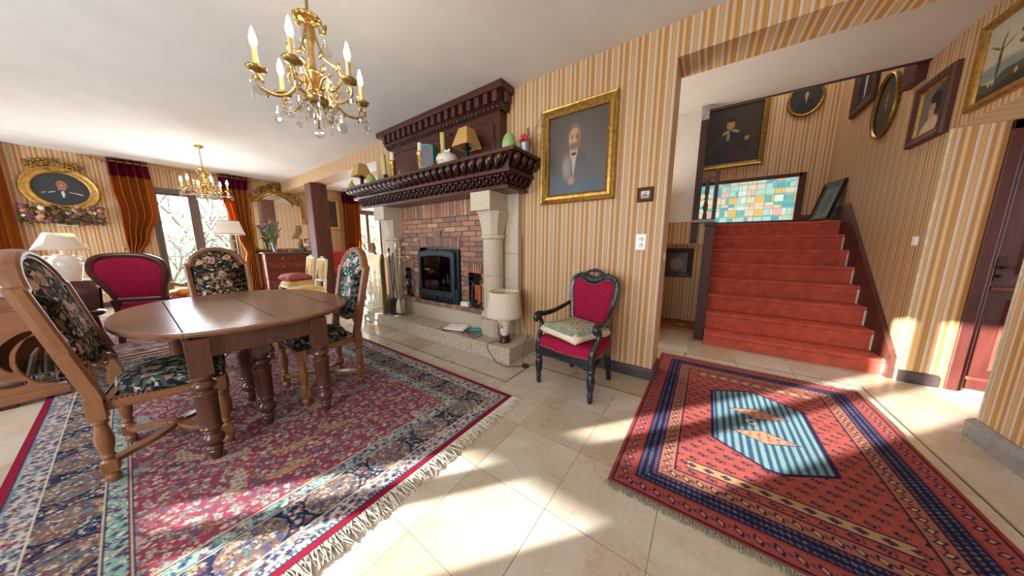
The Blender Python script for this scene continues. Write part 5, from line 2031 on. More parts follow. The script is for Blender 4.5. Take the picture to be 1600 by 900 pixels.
def soft_rug(X, Y, x0, x1, y0, y1, g, b1, b2):
    d = np.minimum(np.minimum(X - x0, x1 - X), np.minimum(Y - y0, y1 - Y))
    C = floral(X, Y, 0.09, 14, g, [(0, b1), (0.3, 'd0bdb0'), (0.6, b2), (0.8, 'a98a8a')], 0.2)
    C2 = floral(X, Y, 0.08, 15, b1, [(0, 'd8c8bc'), (0.4, g), (0.7, b2)], 0.2)
    m = (d > 0.06) & (d < 0.30)
    C[m] = C2[m]
    for lo, hi, c in ((-1, 0.05, g), (0.05, 0.07, 'e0d6cc'), (0.28, 0.31, 'e0d6cc'), (0.38, 0.40, b2)):
        put(C, (d > lo) & (d < hi), c)
    return C


make_rug('rug', 'pale rose rug on the far side, under the crimson armchair by the balcony window', -8.3, -5.02, -1.0, 1.42, 0.03, lambda X, Y: soft_rug(X, Y, -8.3, -5.02, -1.0, 1.42, 'b77f80', '8f6f86', 'c9a99c'), 0.008)
make_rug('rug', 'faded purple rug on the alcove floor beyond the fireplace', -8.25, -5.4, 2.95, 4.4, 0.03, lambda X, Y: soft_rug(X, Y, -8.25, -5.4, 2.95, 4.4, '8d4a58', '5f4a70', 'b58a86'), 0.008)

# ------------------------------------------------------------------ paintings
M['paint'] = attr_mat('oil_paint', 0.38, 0.25, (60,), 0.15, 0.5)


def canvas(parent, w_, h, fn, z0=0.0, oval=False, d=0.012, nu=70, nv=90, name='canvas'):
    """painted canvas; fn(u, v) -> colours, u, v in -1..1"""
    m = MB()
    if oval:
        rr, uv = [], []
        K = 64
        for k in range(26):
            s_ = max(0.001, k / 25)
            rr.append([(s_ * w_ / 2 * cos(2 * pi * i / K), -d, z0 + s_ * h / 2 * sin(2 * pi * i / K)) for i in range(K)])
        m.rings(rr, sm=True)
    else:
        m.grid(lambda u, v: ((u - 0.5) * w_, -d, z0 + (v - 0.5) * h), nu, nv)
    o = m.build(name, 'paint', parent)
    co = np.array(m.v)
    U, V = co[:, 0] / (w_ / 2), (co[:, 2] - z0) / (h / 2)
    colour_attr(o, fn(U, V))
    return o


def E_(U, V, cx, cy, rx, ry, rot=0.0):
    c, s = cos(radians(rot)), sin(radians(rot))
    u, v = (U - cx) * c + (V - cy) * s, -(U - cx) * s + (V - cy) * c
    return (u / rx) ** 2 + (v / ry) ** 2


def sm_(C, e, col, soft=0.15):
    k = np.clip((1 + soft - e) / (2 * soft), 0, 1)[:, None]
    return C * (1 - k) + L(col) * k


def sitter(U, V, bgc='2f2824', coat='1d2128', skin='b57f5f', hair='6a5a4c', shirt='cfc3b0', fx=0.0, fy=0.35, fs=1.0, asp=1.0, kind='man'):
    C = np.zeros((U.size, 3))
    C[...] = L(bgc)
    C *= (0.8 + 0.35 * np.exp(-E_(U, V, fx + 0.1, fy - 0.1, 0.9, 0.8)))[:, None]
    S = fs
    C = sm_(C, E_(U, V, fx + 0.02, fy - 1.15 * S, 0.80 * S, 0.72 * S), coat, 0.12)
    C = sm_(C, E_(U, V, fx, fy - 0.50 * S, 0.40 * S, 0.22 * S), coat, 0.15)
    C = sm_(C, E_(U, V, fx - 0.01, fy - 0.30 * S, 0.13 * S, 0.20 * S), skin, 0.2)
    if kind == 'man':
        C = sm_(C, np.maximum(np.abs((U - fx) / (0.10 * S)) + (fy - 0.30 * S - V) / (0.55 * S) * 0.9, np.where(V < fy - 0.32 * S, 0.0, 2.0)), shirt, 0.08)
        C = sm_(C, E_(U, V, fx, fy - 0.36 * S, 0.09 * S, 0.035 * S), '16151a', 0.2)
    C = sm_(C, E_(U, V, fx, fy + 0.05 * S, 0.215 * S, 0.29 * S * asp), hair, 0.15)
    C = sm_(C, E_(U, V, fx + 0.01, fy - 0.02 * S, 0.18 * S, 0.25 * S * asp), skin, 0.15)
    dark = L(skin) * 0.55
    C = sm_(C, E_(U, V, fx + 0.13 * S, fy - 0.05 * S, 0.06 * S, 0.20 * S), '8a5a44', 0.6)
    for sx in (-1, 1):
        C = sm_(C, E_(U, V, fx + sx * 0.075 * S, fy + 0.02 * S, 0.038 * S, 0.018 * S), '33231d', 0.3)
        C = sm_(C, E_(U, V, fx + sx * 0.078 * S, fy + 0.065 * S, 0.055 * S, 0.013 * S), hair, 0.4)
    C = sm_(C, E_(U, V, fx + 0.005, fy - 0.06 * S, 0.022 * S, 0.06 * S), 'c99a7a', 0.5)
    C = sm_(C, E_(U, V, fx, fy - 0.145 * S, 0.055 * S, 0.014 * S), '8a3f38', 0.3)
    return C


def rect_frame(root, w_, h, prof, mat, name='frame'):
    m = MB()
    out = [(-w_ / 2, -h / 2), (w_ / 2, -h / 2), (w_ / 2, h / 2), (-w_ / 2, h / 2)]
    frame_loop(m, out, prof, lambda a, b, d: (a, -d, b), False)
    return m.build(name, mat, root)


def oval_frame(root, w_, h, prof, mat, name='frame'):
    out = [(w_ / 2 * cos(2 * pi * i / 64), h / 2 * sin(2 * pi * i / 64)) for i in range(64)]
    m = MB()
    frame_loop(m, out, prof, lambda a, b, d: (a, -d, b))
    return m.build(name, mat, root)


GP = [(0.10, 0.002), (0.0, 0.002), (0.0, 0.04), (0.010, 0.05), (0.022, 0.046), (0.05, 0.026), (0.075, 0.03), (0.085, 0.038), (0.092, 0.034), (0.10, 0.016)]

p = thing('portrait_painting', 'large gilt framed portrait of a bearded man on the striped wall above the armchair', 'painting', (-1.083, Y0, 2.052))
rect_frame(p, 0.738, 0.885, [(q * 0.88, d) for q, d in GP], 'gold')


def bearded(U, V):
    C = sitter(U, V, '574d46', '43464a', 'b98a68', '6e5f50', 'b39c84', -0.10, 0.40, 1.1)
    C = sm_(C, E_(U, V, -0.11, 0.20, 0.15, 0.09), '6a5c50', 0.4)
    C = sm_(C, E_(U, V, 0.0, -1.0, 1.2, 0.35), '31424f', 0.6)
    C = sm_(C, E_(U, V, -0.35, -0.30, 0.16, 0.28), '8c7f70', 0.9)  # soft pale blotch: glare on the canvas put into its colours
    C = sm_(C, E_(U, V, -0.18, -0.66, 0.12, 0.11), '9a6b50', 0.3)
    return C


canvas(p, 0.565, 0.715, bearded, nu=110, nv=140)

p = thing('small_picture', 'tiny dark framed picture of boats on the striped wall, above the light switch', 'picture', (-0.465, Y0, 1.618))
rect_frame(p, 0.124, 0.118, [(0.03, 0.002), (0.0, 0.002), (0.0, 0.012), (0.008, 0.018), (0.02, 0.012), (0.026, 0.014), (0.03, 0.006)], 'walnut')


def seaside(U, V):
    C = np.zeros((U.size, 3))
    C[...] = L('c9c4b4')
    put(C, V < 0.0, '8a8f8c')
    put(C, V < -0.5, 'a98f5f')
    C = sm_(C, E_(U, V, 0.0, -0.1, 0.5, 0.18), '3d4a5c', 0.3)
    C = sm_(C, E_(U, V, 0.1, 0.3, 0.12, 0.4), 'b0512f', 0.4)
    C = sm_(C, E_(U, V, -0.4, 0.25, 0.15, 0.3), 'c79a4a', 0.5)
    return C


canvas(p, 0.07, 0.066, seaside, d=0.008, nu=24, nv=24)
m = MB()
m.tube([(0, -0.004, 0.059), (0, -0.004, 0.075)], 0.003, 6)
m.build('hanging_ring', 'brass', p)

sw = thing('light_switch', 'white double light switch plate low on the striped wall left of the hall opening', 'switch', (-0.472, Y0, 1.226))
MB().box(-0.04, 0.04, -0.01, -0.0005, -0.068, 0.068).build('plate', 'white_plastic', sw, bevel=0.003)
for zc in (-0.026, 0.026):
    m = MB()
    m.lathe([(0.018, 0), (0.018, 0.004), (0.001, 0.005)], (0, -0.009, zc), 14, R=rotx(90))
    m.obox((0.004, -0.016, zc), (0.009, 0.014, 0.02), rotx(18))
    m.build('toggle', 'white_plastic', sw)
sw = thing('light_switch', 'white switch plate on the stair wall beside the door recess', 'switch', (XR, 4.003, 1.235), -90)
MB().box(-0.038, 0.038, -0.01, -0.0005, -0.04, 0.04).build('plate', 'white_plastic', sw, bevel=0.003)
MB().box(-0.02, 0.02, -0.014, -0.008, -0.025, 0.025).build('rocker', 'white_plastic', sw, bevel=0.002)
so_ = thing('wall_socket', 'small white socket on the edge of the wall at the hall opening', 'socket', (-0.307, 2.74, 1.10), 90)
MB().box(-0.03, 0.03, -0.008, -0.0005, -0.03, 0.03).build('plate', 'white_plastic', so_, bevel=0.002)

# stair wall, right
p = thing('oval_portrait', 'tall oval gilt portrait on the stair wall under the hall ceiling edge', 'painting', (XR, 5.06, 2.715), -90)
oval_frame(p, 0.52, 0.66, [(0.028, 0.002), (0.0, 0.002), (0.0, 0.035), (0.008, 0.042), (0.02, 0.035), (0.028, 0.02)], 'gold_old')
canvas(p, 0.47, 0.61, lambda U, V: sitter(U, V, '3c3a34', '26241f', 'a06a42', '4a3422', 'b9ac94', 0.0, 0.30, 0.62), oval=True)
p = thing('lady_portrait', 'dark framed portrait of a woman with bare shoulder and dark hat on the stair wall', 'painting', (XR, 4.155, 2.352), -90)
rect_frame(p, 0.50, 0.525, [(0.07, 0.002), (0.0, 0.002), (0.0, 0.03), (0.008, 0.045), (0.03, 0.05), (0.05, 0.036), (0.06, 0.034), (0.07, 0.018)], 'walnut')
rect_frame(p, 0.37, 0.395, [(0.022, 0.006), (0.0, 0.006), (0.002, 0.028), (0.012, 0.03), (0.022, 0.014)], 'gold', 'gilt_slip')


def lady(U, V):
    C = np.zeros((U.size, 3))
    C[...] = L('6d675c')
    C = sm_(C, E_(U, V, 0.8, 0.1, 0.7, 1.2), '2f4148', 0.6)
    C = sm_(C, E_(U, V, 0.55, -1.0, 0.7, 0.55), '22384a', 0.2)
    C = sm_(C, E_(U, V, -0.1, -0.85, 0.75, 0.42, 25), 'cfae94', 0.2)
    C = sm_(C, E_(U, V, 0.02, -0.40, 0.20, 0.28), 'c29a80', 0.25)
    C = sm_(C, E_(U, V, 0.20, 0.16, 0.42, 0.40), '241c1c', 0.15)
    C = sm_(C, E_(U, V, -0.03, -0.02, 0.24, 0.34, -12), 'b98467', 0.18)
    C = sm_(C, E_(U, V, 0.15, 0.48, 0.42, 0.26), '1a1718', 0.15)
    C = sm_(C, E_(U, V, -0.12, 0.05, 0.06, 0.03), '3a2620', 0.3)
    C = sm_(C, E_(U, V, -0.12, -0.17, 0.07, 0.03), '8f4038', 0.3)
    C = sm_(C, E_(U, V, -0.2, -0.06, 0.05, 0.10), 'd0a488', 0.4)
    return C


canvas(p, 0.34, 0.365, lady, d=0.014, nu=110, nv=120)
p = thing('landscape_painting', 'gilt framed landscape of trees and hills, above the recess to the door', 'painting', (XR, 3.28, 2.43), -90)
rect_frame(p, 0.84, 0.56, [(0.05, 0.002), (0.0, 0.002), (0.0, 0.03), (0.008, 0.04), (0.03, 0.034), (0.045, 0.028), (0.05, 0.014)], 'gold')


def landscape(U, V):
    rs = np.random.RandomState(2)
    C = np.zeros((U.size, 3))
    t_ = np.clip((V + 1) / 2, 0, 1)[:, None]
    C = L('c9b48c') * (1 - t_) + L('a8a08c') * t_
    C = sm_(C, E_(U, V, -0.6, -0.35, 0.7, 0.22), '7c8378', 0.5)
    hill = -0.45 + 0.12 * np.sin(U * 3 + 1) + 0.05 * np.sin(U * 11)
    put(C, V < hill, '4c4a3a')
    put(C, V < hill - 0.25, '33332a')
    d, R, _, _ = cells(U, V, 0.16, 4)
    crown = E_(U, V, 0.45, 0.40, 0.72, 0.66) + 0.5 * (R[0] - 0.5)
    C[(crown < 0.95) & (R[1] > 0.25)] = L('4a452e')
    C[(crown < 0.8) & (R[2] > 0.6)] = L('6b633f')
    C = sm_(C, E_(U, V, -0.62 + 0.0, -0.1, 0.035, 0.5), '4a3f30', 0.4)
    for cx, cy, r_, rot in ((-0.5, 0.25, 0.2, 40), (-0.75, 0.3, 0.2, -45), (-0.6, 0.45, 0.16, 80)):
        C = sm_(C, E_(U, V, cx, cy, r_, 0.02, rot), '554a38', 0.4)
    for cx in (-0.75, -0.66, -0.2):
        C = sm_(C, E_(U, V, cx, -0.62, 0.03, 0.08), 'b59a74', 0.4)
    return C


canvas(p, 0.75, 0.47, landscape, nu=170, nv=110)
p = thing('dark_picture', 'dark framed picture with a pale streak, highest on the stair wall beside the oval portrait', 'picture', (XR, 5.735, 3.30), -90)
rect_frame(p, 0.66, 0.75, [(0.11, 0.002), (0.0, 0.002), (0.0, 0.03), (0.02, 0.045), (0.09, 0.03), (0.11, 0.012)], 'walnut')
canvas(p, 0.45, 0.54, lambda U, V: sm_(sm_(np.zeros((U.size, 3)) + L('1c2036'), E_(U, V, -0.05, -0.1, 0.14, 0.75), 'b9b4a8', 0.3), E_(U, V, 0.6, 0, 0.3, 1.2), '11121c', 0.4))

# landing wall
p = thing('boy_portrait', 'very dark large painting of a boy with a pale scarf, over the coloured landing window', 'painting', (0.10, YB, 3.19))
rect_frame(p, 1.12, 1.16, [(0.09, 0.002), (0.0, 0.002), (0.0, 0.04), (0.015, 0.055), (0.05, 0.04), (0.08, 0.045), (0.09, 0.018)], 'gold_old')


def boy(U, V):
    C = np.zeros((U.size, 3))
    C[...] = L('231d18')
    C = sm_(C, E_(U, V, 0.5, 0.2, 0.6, 1.1), '33261c', 0.7)
    C = sm_(C, E_(U, V, 0.12, -0.45, 0.62, 0.62), '17151a', 0.2)
    C = sm_(C, E_(U, V, -0.25, -0.25, 0.12, 0.42, -40), '2a2626', 0.4)
    C = sm_(C, E_(U, V, 0.1, 0.35, 0.12, 0.17), 'b07c4c', 0.3)
    C = sm_(C, E_(U, V, 0.1, 0.52, 0.17, 0.08), '17120f', 0.3)
    C = sm_(C, E_(U, V, -0.02, 0.1, 0.12, 0.05, 25), '9c8a68', 0.4)
    C = sm_(C, E_(U, V, 0.26, 0.12, 0.13, 0.05, -20), '9c8a68', 0.4)
    C = sm_(C, E_(U, V, 0.06, -0.05, 0.05, 0.16), '8c7c5e', 0.4)
    C = sm_(C, E_(U, V, 0.62, -0.18, 0.07, 0.08), 'a8703c', 0.4)
    C = sm_(C, E_(U, V, 0.4, -0.7, 0.3, 0.2), '3f1412', 0.6)
    return C


canvas(p, 0.95, 0.99, boy, nu=110, nv=110)
p = thing('oval_portrait', 'small oval portrait high on the landing wall right of the dark boy painting', 'painting', (1.08, YB, 3.53))
oval_frame(p, 0.43, 0.52, [(0.04, 0.002), (0.0, 0.002), (0.0, 0.03), (0.012, 0.04), (0.03, 0.03), (0.04, 0.018)], 'gold_old')
canvas(p, 0.36, 0.45, lambda U, V: sitter(U, V, '262a2c', '1b1e22', 'a89078', '1c1714', '9a8f80', 0.05, 0.32, 0.7), oval=True)
# picture leaning in the corner of the landing
p = thing('leaning_picture', 'black framed picture leaning in the corner of the landing, right of the coloured window', 'picture', (XR - 0.03, 6.02, 1.545), -76)


fr = rect_frame(p, 0.42, 0.56, [(0.05, 0.0), (0.0, 0.0), (0.0, 0.03), (0.01, 0.035), (0.05, 0.02)], 'black')
cv = canvas(p, 0.33, 0.47, lambda U, V: sm_(np.zeros((U.size, 3)) + L('4c5a5c'), E_(U, V, 0, -0.2, 0.5, 0.7), '2a3036', 0.5))
sl = rect_frame(p, 0.33, 0.47, [(0.02, 0.012), (0.0, 0.012), (0.0, 0.02), (0.02, 0.018)], 'gold_old', 'gilt_slip')
for o in (fr, cv, sl):
    o.rotation_euler = (radians(-14), 0, 0)
    o.location = (0, -0.08, 0.285)
# picture in the dark recess beneath the band
p = thing('recess_picture', 'dark framed picture hanging in the shadowed recess left of the stairs', 'picture', (-0.37, 4.95, 0.93))
rect_frame(p, 0.42, 0.44, [(0.07, 0.002), (0.0, 0.002), (0.0, 0.02), (0.01, 0.03), (0.06, 0.02), (0.07, 0.01)], 'black')
canvas(p, 0.29, 0.31, lambda U, V: sm_(np.zeros((U.size, 3)) + L('3a2a20'), E_(U, V, 0, -0.1, 0.6, 0.6), '8a6a4a', 0.5), nu=24, nv=24)
lf = thing('green_toy', 'small green object on the plinth of the dark recess', 'toy', (-0.22, 4.5, 0.035))
m = MB()
m.ell((0, 0, 0.03), (0.06, 0.03, 0.03), 12, 8)
m.ell((0.05, -0.01, 0.05), (0.03, 0.02, 0.02), 10, 6)
m.build('body', 'green_leaf', lf)

# far wall: oval portrait with carved crest, dried flowers below it
p = thing('oval_portrait', 'wide gilt oval portrait of a man in dark uniform on the far left wall', 'painting', (XL, -0.53, 2.175), 90)
oval_frame(p, 0.77, 0.77, [(0.115, 0.002), (0.0, 0.002), (0.0, 0.04), (0.012, 0.055), (0.03, 0.05), (0.05, 0.03), (0.08, 0.035), (0.10, 0.045), (0.115, 0.018)], 'gold')


def officer(U, V):
    C = sitter(U, V, '26262a', '1d2026', '9a6244', '15110f', 'c9c2b4', 0.02, 0.30, 1.0, 1.0)
    for sx in (-1, 1):
        C = sm_(C, E_(U, V, 0.02 + sx * 0.40, -0.20, 0.30, 0.022, -sx * 16), 'b9b4a8', 0.3)
        C = sm_(C, E_(U, V, 0.02 + sx * 0.13, -0.14, 0.10, 0.10, 0), '1d2230', 0.3)
    return C


canvas(p, 0.56, 0.56, officer, oval=True)
m = MB()
rnd = random.Random(3)
for k in range(60):
    a = radians(rnd.uniform(55, 135))
    rr_ = rnd.uniform(0.95, 1.22)
    m.ell((0.38 * cos(a) * rr_, -0.035 - rnd.uniform(0, 0.02), 0.385 * sin(a) * rr_ + 0.03), (rnd.uniform(0.014, 0.035), 0.016, rnd.uniform(0.012, 0.026)), 7, 5, R=roty(rnd.uniform(0, 180)))
m.tube([(0.40 * cos(radians(a)), -0.04, 0.37 + 0.08 * sin(radians(a * 3))) for a in range(50, 140, 8)], 0.016, 6)
m.build('carved_crest', 'gold_old', p)

fl = thing('dried_flowers', 'spray of dried roses and leaves fixed below the oval portrait on the far wall', 'flowers', (XL, -0.55, 1.74), 90)
sh_ = MB()
sh_.box(-0.10, 0.10, -0.12, -0.001, -0.20, -0.185)
sh_.build('wall_bracket', 'cream_wood', fl)
m = MB()
rnd = random.Random(9)
for k in range(150):
    a, b = rnd.uniform(-0.40, 0.40), rnd.uniform(-0.17, 0.15)
    p0 = Vector((a * 0.3, -0.06, -0.16))
    p1 = Vector((a, -0.06 - rnd.uniform(0, 0.1), b))
    if k < 40:
        m.tube([p0, (p0 + p1) / 2 + Vector((0, 0, 0.05)), p1], 0.004, 4)
    dd = Vector((rnd.uniform(-1, 1), rnd.uniform(-0.5, 0.3), rnd.uniform(-1, 1))).normalized() * rnd.uniform(0.03, 0.06)
    s_ = dd.orthogonal().normalized() * 0.018
    m.add([p1 - dd, p1 - s_, p1 + dd, p1 + s_], [(0, 1, 2, 3)])
m.build('leaves', plain('dried_leaves', '4f4a2e', 0.9, var=0.3), fl)
FC = [plain('dried_rose', '74404a', 0.9, var=0.2), plain('dried_peach', 'a0704f', 0.9, var=0.2), plain('dried_yellow', 'a88a44', 0.9, var=0.2), plain('dried_white', 'b9b4a6', 0.9, var=0.1), plain('dried_brown', '76553f', 0.9, var=0.2), plain('dried_magenta', '7c3454', 0.9, var=0.2)]


def blossom(mat):
    m = MB()
    m.ell((0, 0, 0), (0.02, 0.02, 0.018), 8, 6)
    for k in range(6):
        a = 2 * pi * k / 6
        m.ell((0.02 * cos(a), -0.004, 0.02 * sin(a)), (0.016, 0.010, 0.016), 7, 5)
    return m.build('flower', mat, fl)


protos = [blossom(c) for c in FC]
for k in range(58):
    o = protos[k % 6] if k < 6 else protos[rnd.choice((0, 1, 1, 2, 3, 3, 4, 4, 5))].copy()
    if k >= 6:
        COL.objects.link(o)
    o.location = (rnd.uniform(-0.38, 0.38), -0.08 - rnd.uniform(0, 0.09), rnd.uniform(-0.16, 0.15))
    s_ = rnd.uniform(0.6, 1.2)
    o.scale = (s_, s_, s_)
    o.rotation_euler = (rnd.uniform(-0.6, 0.6), rnd.uniform(0, 3), rnd.uniform(-0.6, 0.6))

# painting in the alcove
p = thing('dark_painting', 'gilt framed near-black painting on the alcove wall behind the post', 'painting', (XL, 3.60, 2.13), 90)
rect_frame(p, 0.76, 0.92, [(0.08, 0.002), (0.0, 0.002), (0.0, 0.03), (0.01, 0.045), (0.05, 0.03), (0.08, 0.014)], 'gold')
canvas(p, 0.61, 0.77, lambda U, V: sm_(np.zeros((U.size, 3)) + L('2c2622'), E_(U, V, 0.2, -0.6, 0.7, 0.4), '4a2c2c', 0.6), nu=30, nv=30)

# on the unseen right-hand back part of the room, shown by the mirror: a small portrait over the table
p = thing('small_portrait', 'small portrait of a dark figure reflected in the gilt mirror', 'painting', (-6.6, BACK, 1.95), 180)
rect_frame(p, 0.55, 0.65, [(0.07, 0.002), (0.0, 0.002), (0.0, 0.03), (0.02, 0.04), (0.07, 0.014)], 'gold')
canvas(p, 0.42, 0.52, lambda U, V: sitter(U, V, '8c7a54', '17171a', 'a87858', '1a1512', 'b9b0a0', 0, 0.3, 0.9), nu=30, nv=36)

# ------------------------------------------------------------------ chandeliers


def chandelier(label, x, y, zb, R, a0, chain_to, first=None, canopy=True):
    """zb: height of the crystal ball at the bottom"""
    c = thing('chandelier', label, 'chandelier', (x, y, zb), a0, 'gilt chandeliers with crystal drops')
    m = MB()
    m.lathe([(0.012, 0.16), (0.05, 0.165), (0.062, 0.185), (0.058, 0.205), (0.035, 0.215), (0.03, 0.235), (0.036, 0.25), (0.036, 0.30), (0.045, 0.31), (0.045, 0.325), (0.02, 0.335), (0.016, 0.36), (0.012, 0.44), (0.016, 0.47), (0.024, 0.50), (0.026, 0.53), (0.018, 0.56), (0.012, 0.575)], n=18)
    m.lathe([(0.012, 0.575), (0.03, 0.578), (0.058, 0.588), (0.062, 0.594), (0.04, 0.60), (0.012, 0.606)], n=20)
    for k in range(12):
        a = 2 * pi * k / 12
        m.ell((0.056 * cos(a), 0.056 * sin(a), 0.588), (0.012, 0.012, 0.008), 6, 5)
    m.build('stem', 'bronze', c)
    m = MB()
    z, i = 0.605, 0
    while z < chain_to - 0.03:
        ax = i % 2
        m.tube([((0.009 * cos(t_) if ax else 0), (0 if ax else 0.009 * cos(t_)), z + 0.015 + 0.018 * sin(t_)) for t_ in [2 * pi * q / 10 for q in range(10)]], 0.0028, 5, closed=True)
        z += 0.027
        i += 1
    m.tube([(0.006, 0, 0.60), (-0.006, 0.006, 0.7), (0.006, -0.004, (0.6 + chain_to) / 2), (0, 0, chain_to)], 0.0035, 6)
    m.build('chain', 'bronze', c)
    if canopy:
        m = MB()
        m.lathe([(0.008, chain_to - 0.045), (0.02, chain_to - 0.04), (0.05, chain_to - 0.02), (0.055, chain_to - 0.012), (0.062, chain_to - 0.004), (0.062, chain_to)], n=20)
        m.build('ceiling_cup', 'bronze', c)
    # scrolled upper cage arms
    m = MB()
    for k in range(6):
        a = 2 * pi * (k + 0.5) / 6
        if k % 2:
            continue
        P = [(0.012, 0.56), (0.05, 0.575), (0.075, 0.55), (0.07, 0.52), (0.055, 0.525), (0.05, 0.545)]
        Q2 = [(0.02, 0.55), (0.035, 0.48), (0.065, 0.40), (0.115, 0.37), (0.135, 0.33), (0.12, 0.27), (0.08, 0.24), (0.055, 0.26), (0.06, 0.285), (0.08, 0.28)]
        for PP in (P, Q2):
            m.tube([(r * cos(a), r * sin(a), z) for r, z in smooth2(PP, 4)], 0.0065, 6)
        for r, z in ((0.125, 0.37), (0.075, 0.55), (0.05, 0.35), (0.045, 0.42)):
            m.ell((r * cos(a), r * sin(a), z), (0.012, 0.012, 0.026), 6, 5, R=rotz(degrees_(a)) @ roty(20))
    m.build('cage_scrolls', 'bronze', c)
    for k in range(6):
        a = 2 * pi * k / 6
        R_ = rotz(degrees_(a))
        zl = 0.0 + (0.012 if k % 2 else 0.0)
        pt = lambda r, z: tuple(R_ @ Vector((r, 0, z)))
        m = MB()
        P = smooth2([(0.03, 0.23), (0.06, 0.28), (0.10, 0.285), (0.115, 0.25), (0.095, 0.225), (0.078, 0.24)], 4)
        m.tube([pt(r, z) for r, z in P], 0.006, 6)
        P = smooth2([(0.085, 0.225), (0.12, 0.175), (0.17, 0.15), (R - 0.02, 0.158), (R + 0.012, 0.185), (R - 0.004, 0.205), (R - 0.02, 0.195), (R - 0.012, 0.215), (R, 0.235)], 4)
        m.tube([pt(r, z) for r, z in P], [0.009 - 0.004 * i / len(P) for i in range(len(P))], 7)
        for r, z, q in ((0.14, 0.15, 30), (R - 0.03, 0.14, -20), (0.11, 0.295, 60), (R + 0.014, 0.20, 0)):
            m.ell(pt(r, z), (0.008, 0.006, 0.018), 6, 5, R=R_ @ roty(q))
        ar = m.build('arm', 'bronze', c)
        m = MB()
        rs = [(0.008, 0.228), (0.016, 0.234), (0.026, 0.236), (0.036, 0.246), (0.040, 0.254), (0.034, 0.253), (0.018, 0.246), (0.012, 0.26), (0.001, 0.26)]
        m.lathe(rs, pt(R, 0), 14, flute=(7, 0.14))
        m.build('drip_pan', 'bronze', ar)
        m = MB()
        m.lathe([(0.0105, 0.25), (0.0115, 0.27), (0.0105, 0.335), (0.011, 0.345), (0.001, 0.346)], pt(R, 0), 12)
        m.build('candle_sleeve', 'socket', ar)
        m = MB()
        m.lathe([(0.006, 0.345), (0.012, 0.355), (0.0155, 0.372), (0.0135, 0.392), (0.008, 0.415), (0.004, 0.43), (0.0005, 0.437)], pt(R, 0), 12)
        m.build('bulb', 'bulb', ar)
    # drops
    def drop(kind):
        m = MB()
        if kind == 0:
            m.lathe([(0.001, 0.0), (0.009, -0.01), (0.004, -0.018), (0.003, -0.03), (0.012, -0.05), (0.014, -0.06), (0.009, -0.072), (0.001, -0.078)], n=8, sm=False, sy=0.6)
        elif kind == 1:
            m.lathe([(0.001, 0.0), (0.007, -0.008), (0.003, -0.016), (0.018, -0.035), (0.022, -0.058), (0.016, -0.075), (0.001, -0.085)], n=8, sm=False, sy=0.35)
        else:
            m.lathe([(0.001, 0.0), (0.005, -0.006), (0.003, -0.014), (0.004, -0.05), (0.006, -0.07), (0.001, -0.08)], n=6, sm=False)
        return m.build('crystal_drop', 'crystal', c)
    pr = [drop(0), drop(1), drop(2)]
    used = [0, 0, 0]

    def hang(k, p, rz):
        o = pr[k] if not used[k] else pr[k].copy()
        if used[k]:
            COL.objects.link(o)
        used[k] = 1
        o.location = p
        o.rotation_euler = (0, 0, rz)
        o.scale = (1.25, 1.25, 1.2)
    for k in range(6):
        a = 2 * pi * k / 6
        hang(k % 3, (R * cos(a), R * sin(a), 0.228), a)
        hang(2 - k % 2, ((R + 0.03) * cos(a + 0.08), (R + 0.03) * sin(a + 0.08), 0.185), a + 0.4)
        hang(1 if k % 2 else 0, (0.125 * cos(a + 0.1), 0.125 * sin(a + 0.1), 0.145), a)
        hang(1, (0.085 * cos(a + 0.5), 0.085 * sin(a + 0.5), 0.205), a + 0.3)
        hang(0, (0.05 * cos(a + 0.5), 0.05 * sin(a + 0.5), 0.16), a)
        if k % 2:
            hang(1, (0.075 * cos(a), 0.075 * sin(a), 0.53), a)
            hang(0, (0.135 * cos(a), 0.135 * sin(a), 0.33), a)
    m = MB()
    m.lathe([(0.001, 0.035), (0.006, 0.035), (0.006, 0.165)], n=8)
    m.build('ball_rod', 'bronze', c)
    m = MB()
    m.ell((0, 0, 0.012), (0.027, 0.027, 0.027), 14, 9)
    m.sm = [False] * len(m.sm)
    m.build('crystal_ball', 'crystal', c)
    return c


def degrees_(a):
    return a * 180 / pi


chandelier('gilt chandelier with six lit candle bulbs and crystal drops, nearest, top left of the view', -1.88, 0.73, 1.825, 0.24, 20, ZC - 1.825)
chandelier('gilt chandelier with lit candle bulbs hanging in front of the far balcony window', -7.08, 0.918, 1.89, 0.27, 10, ZC - 1.89)


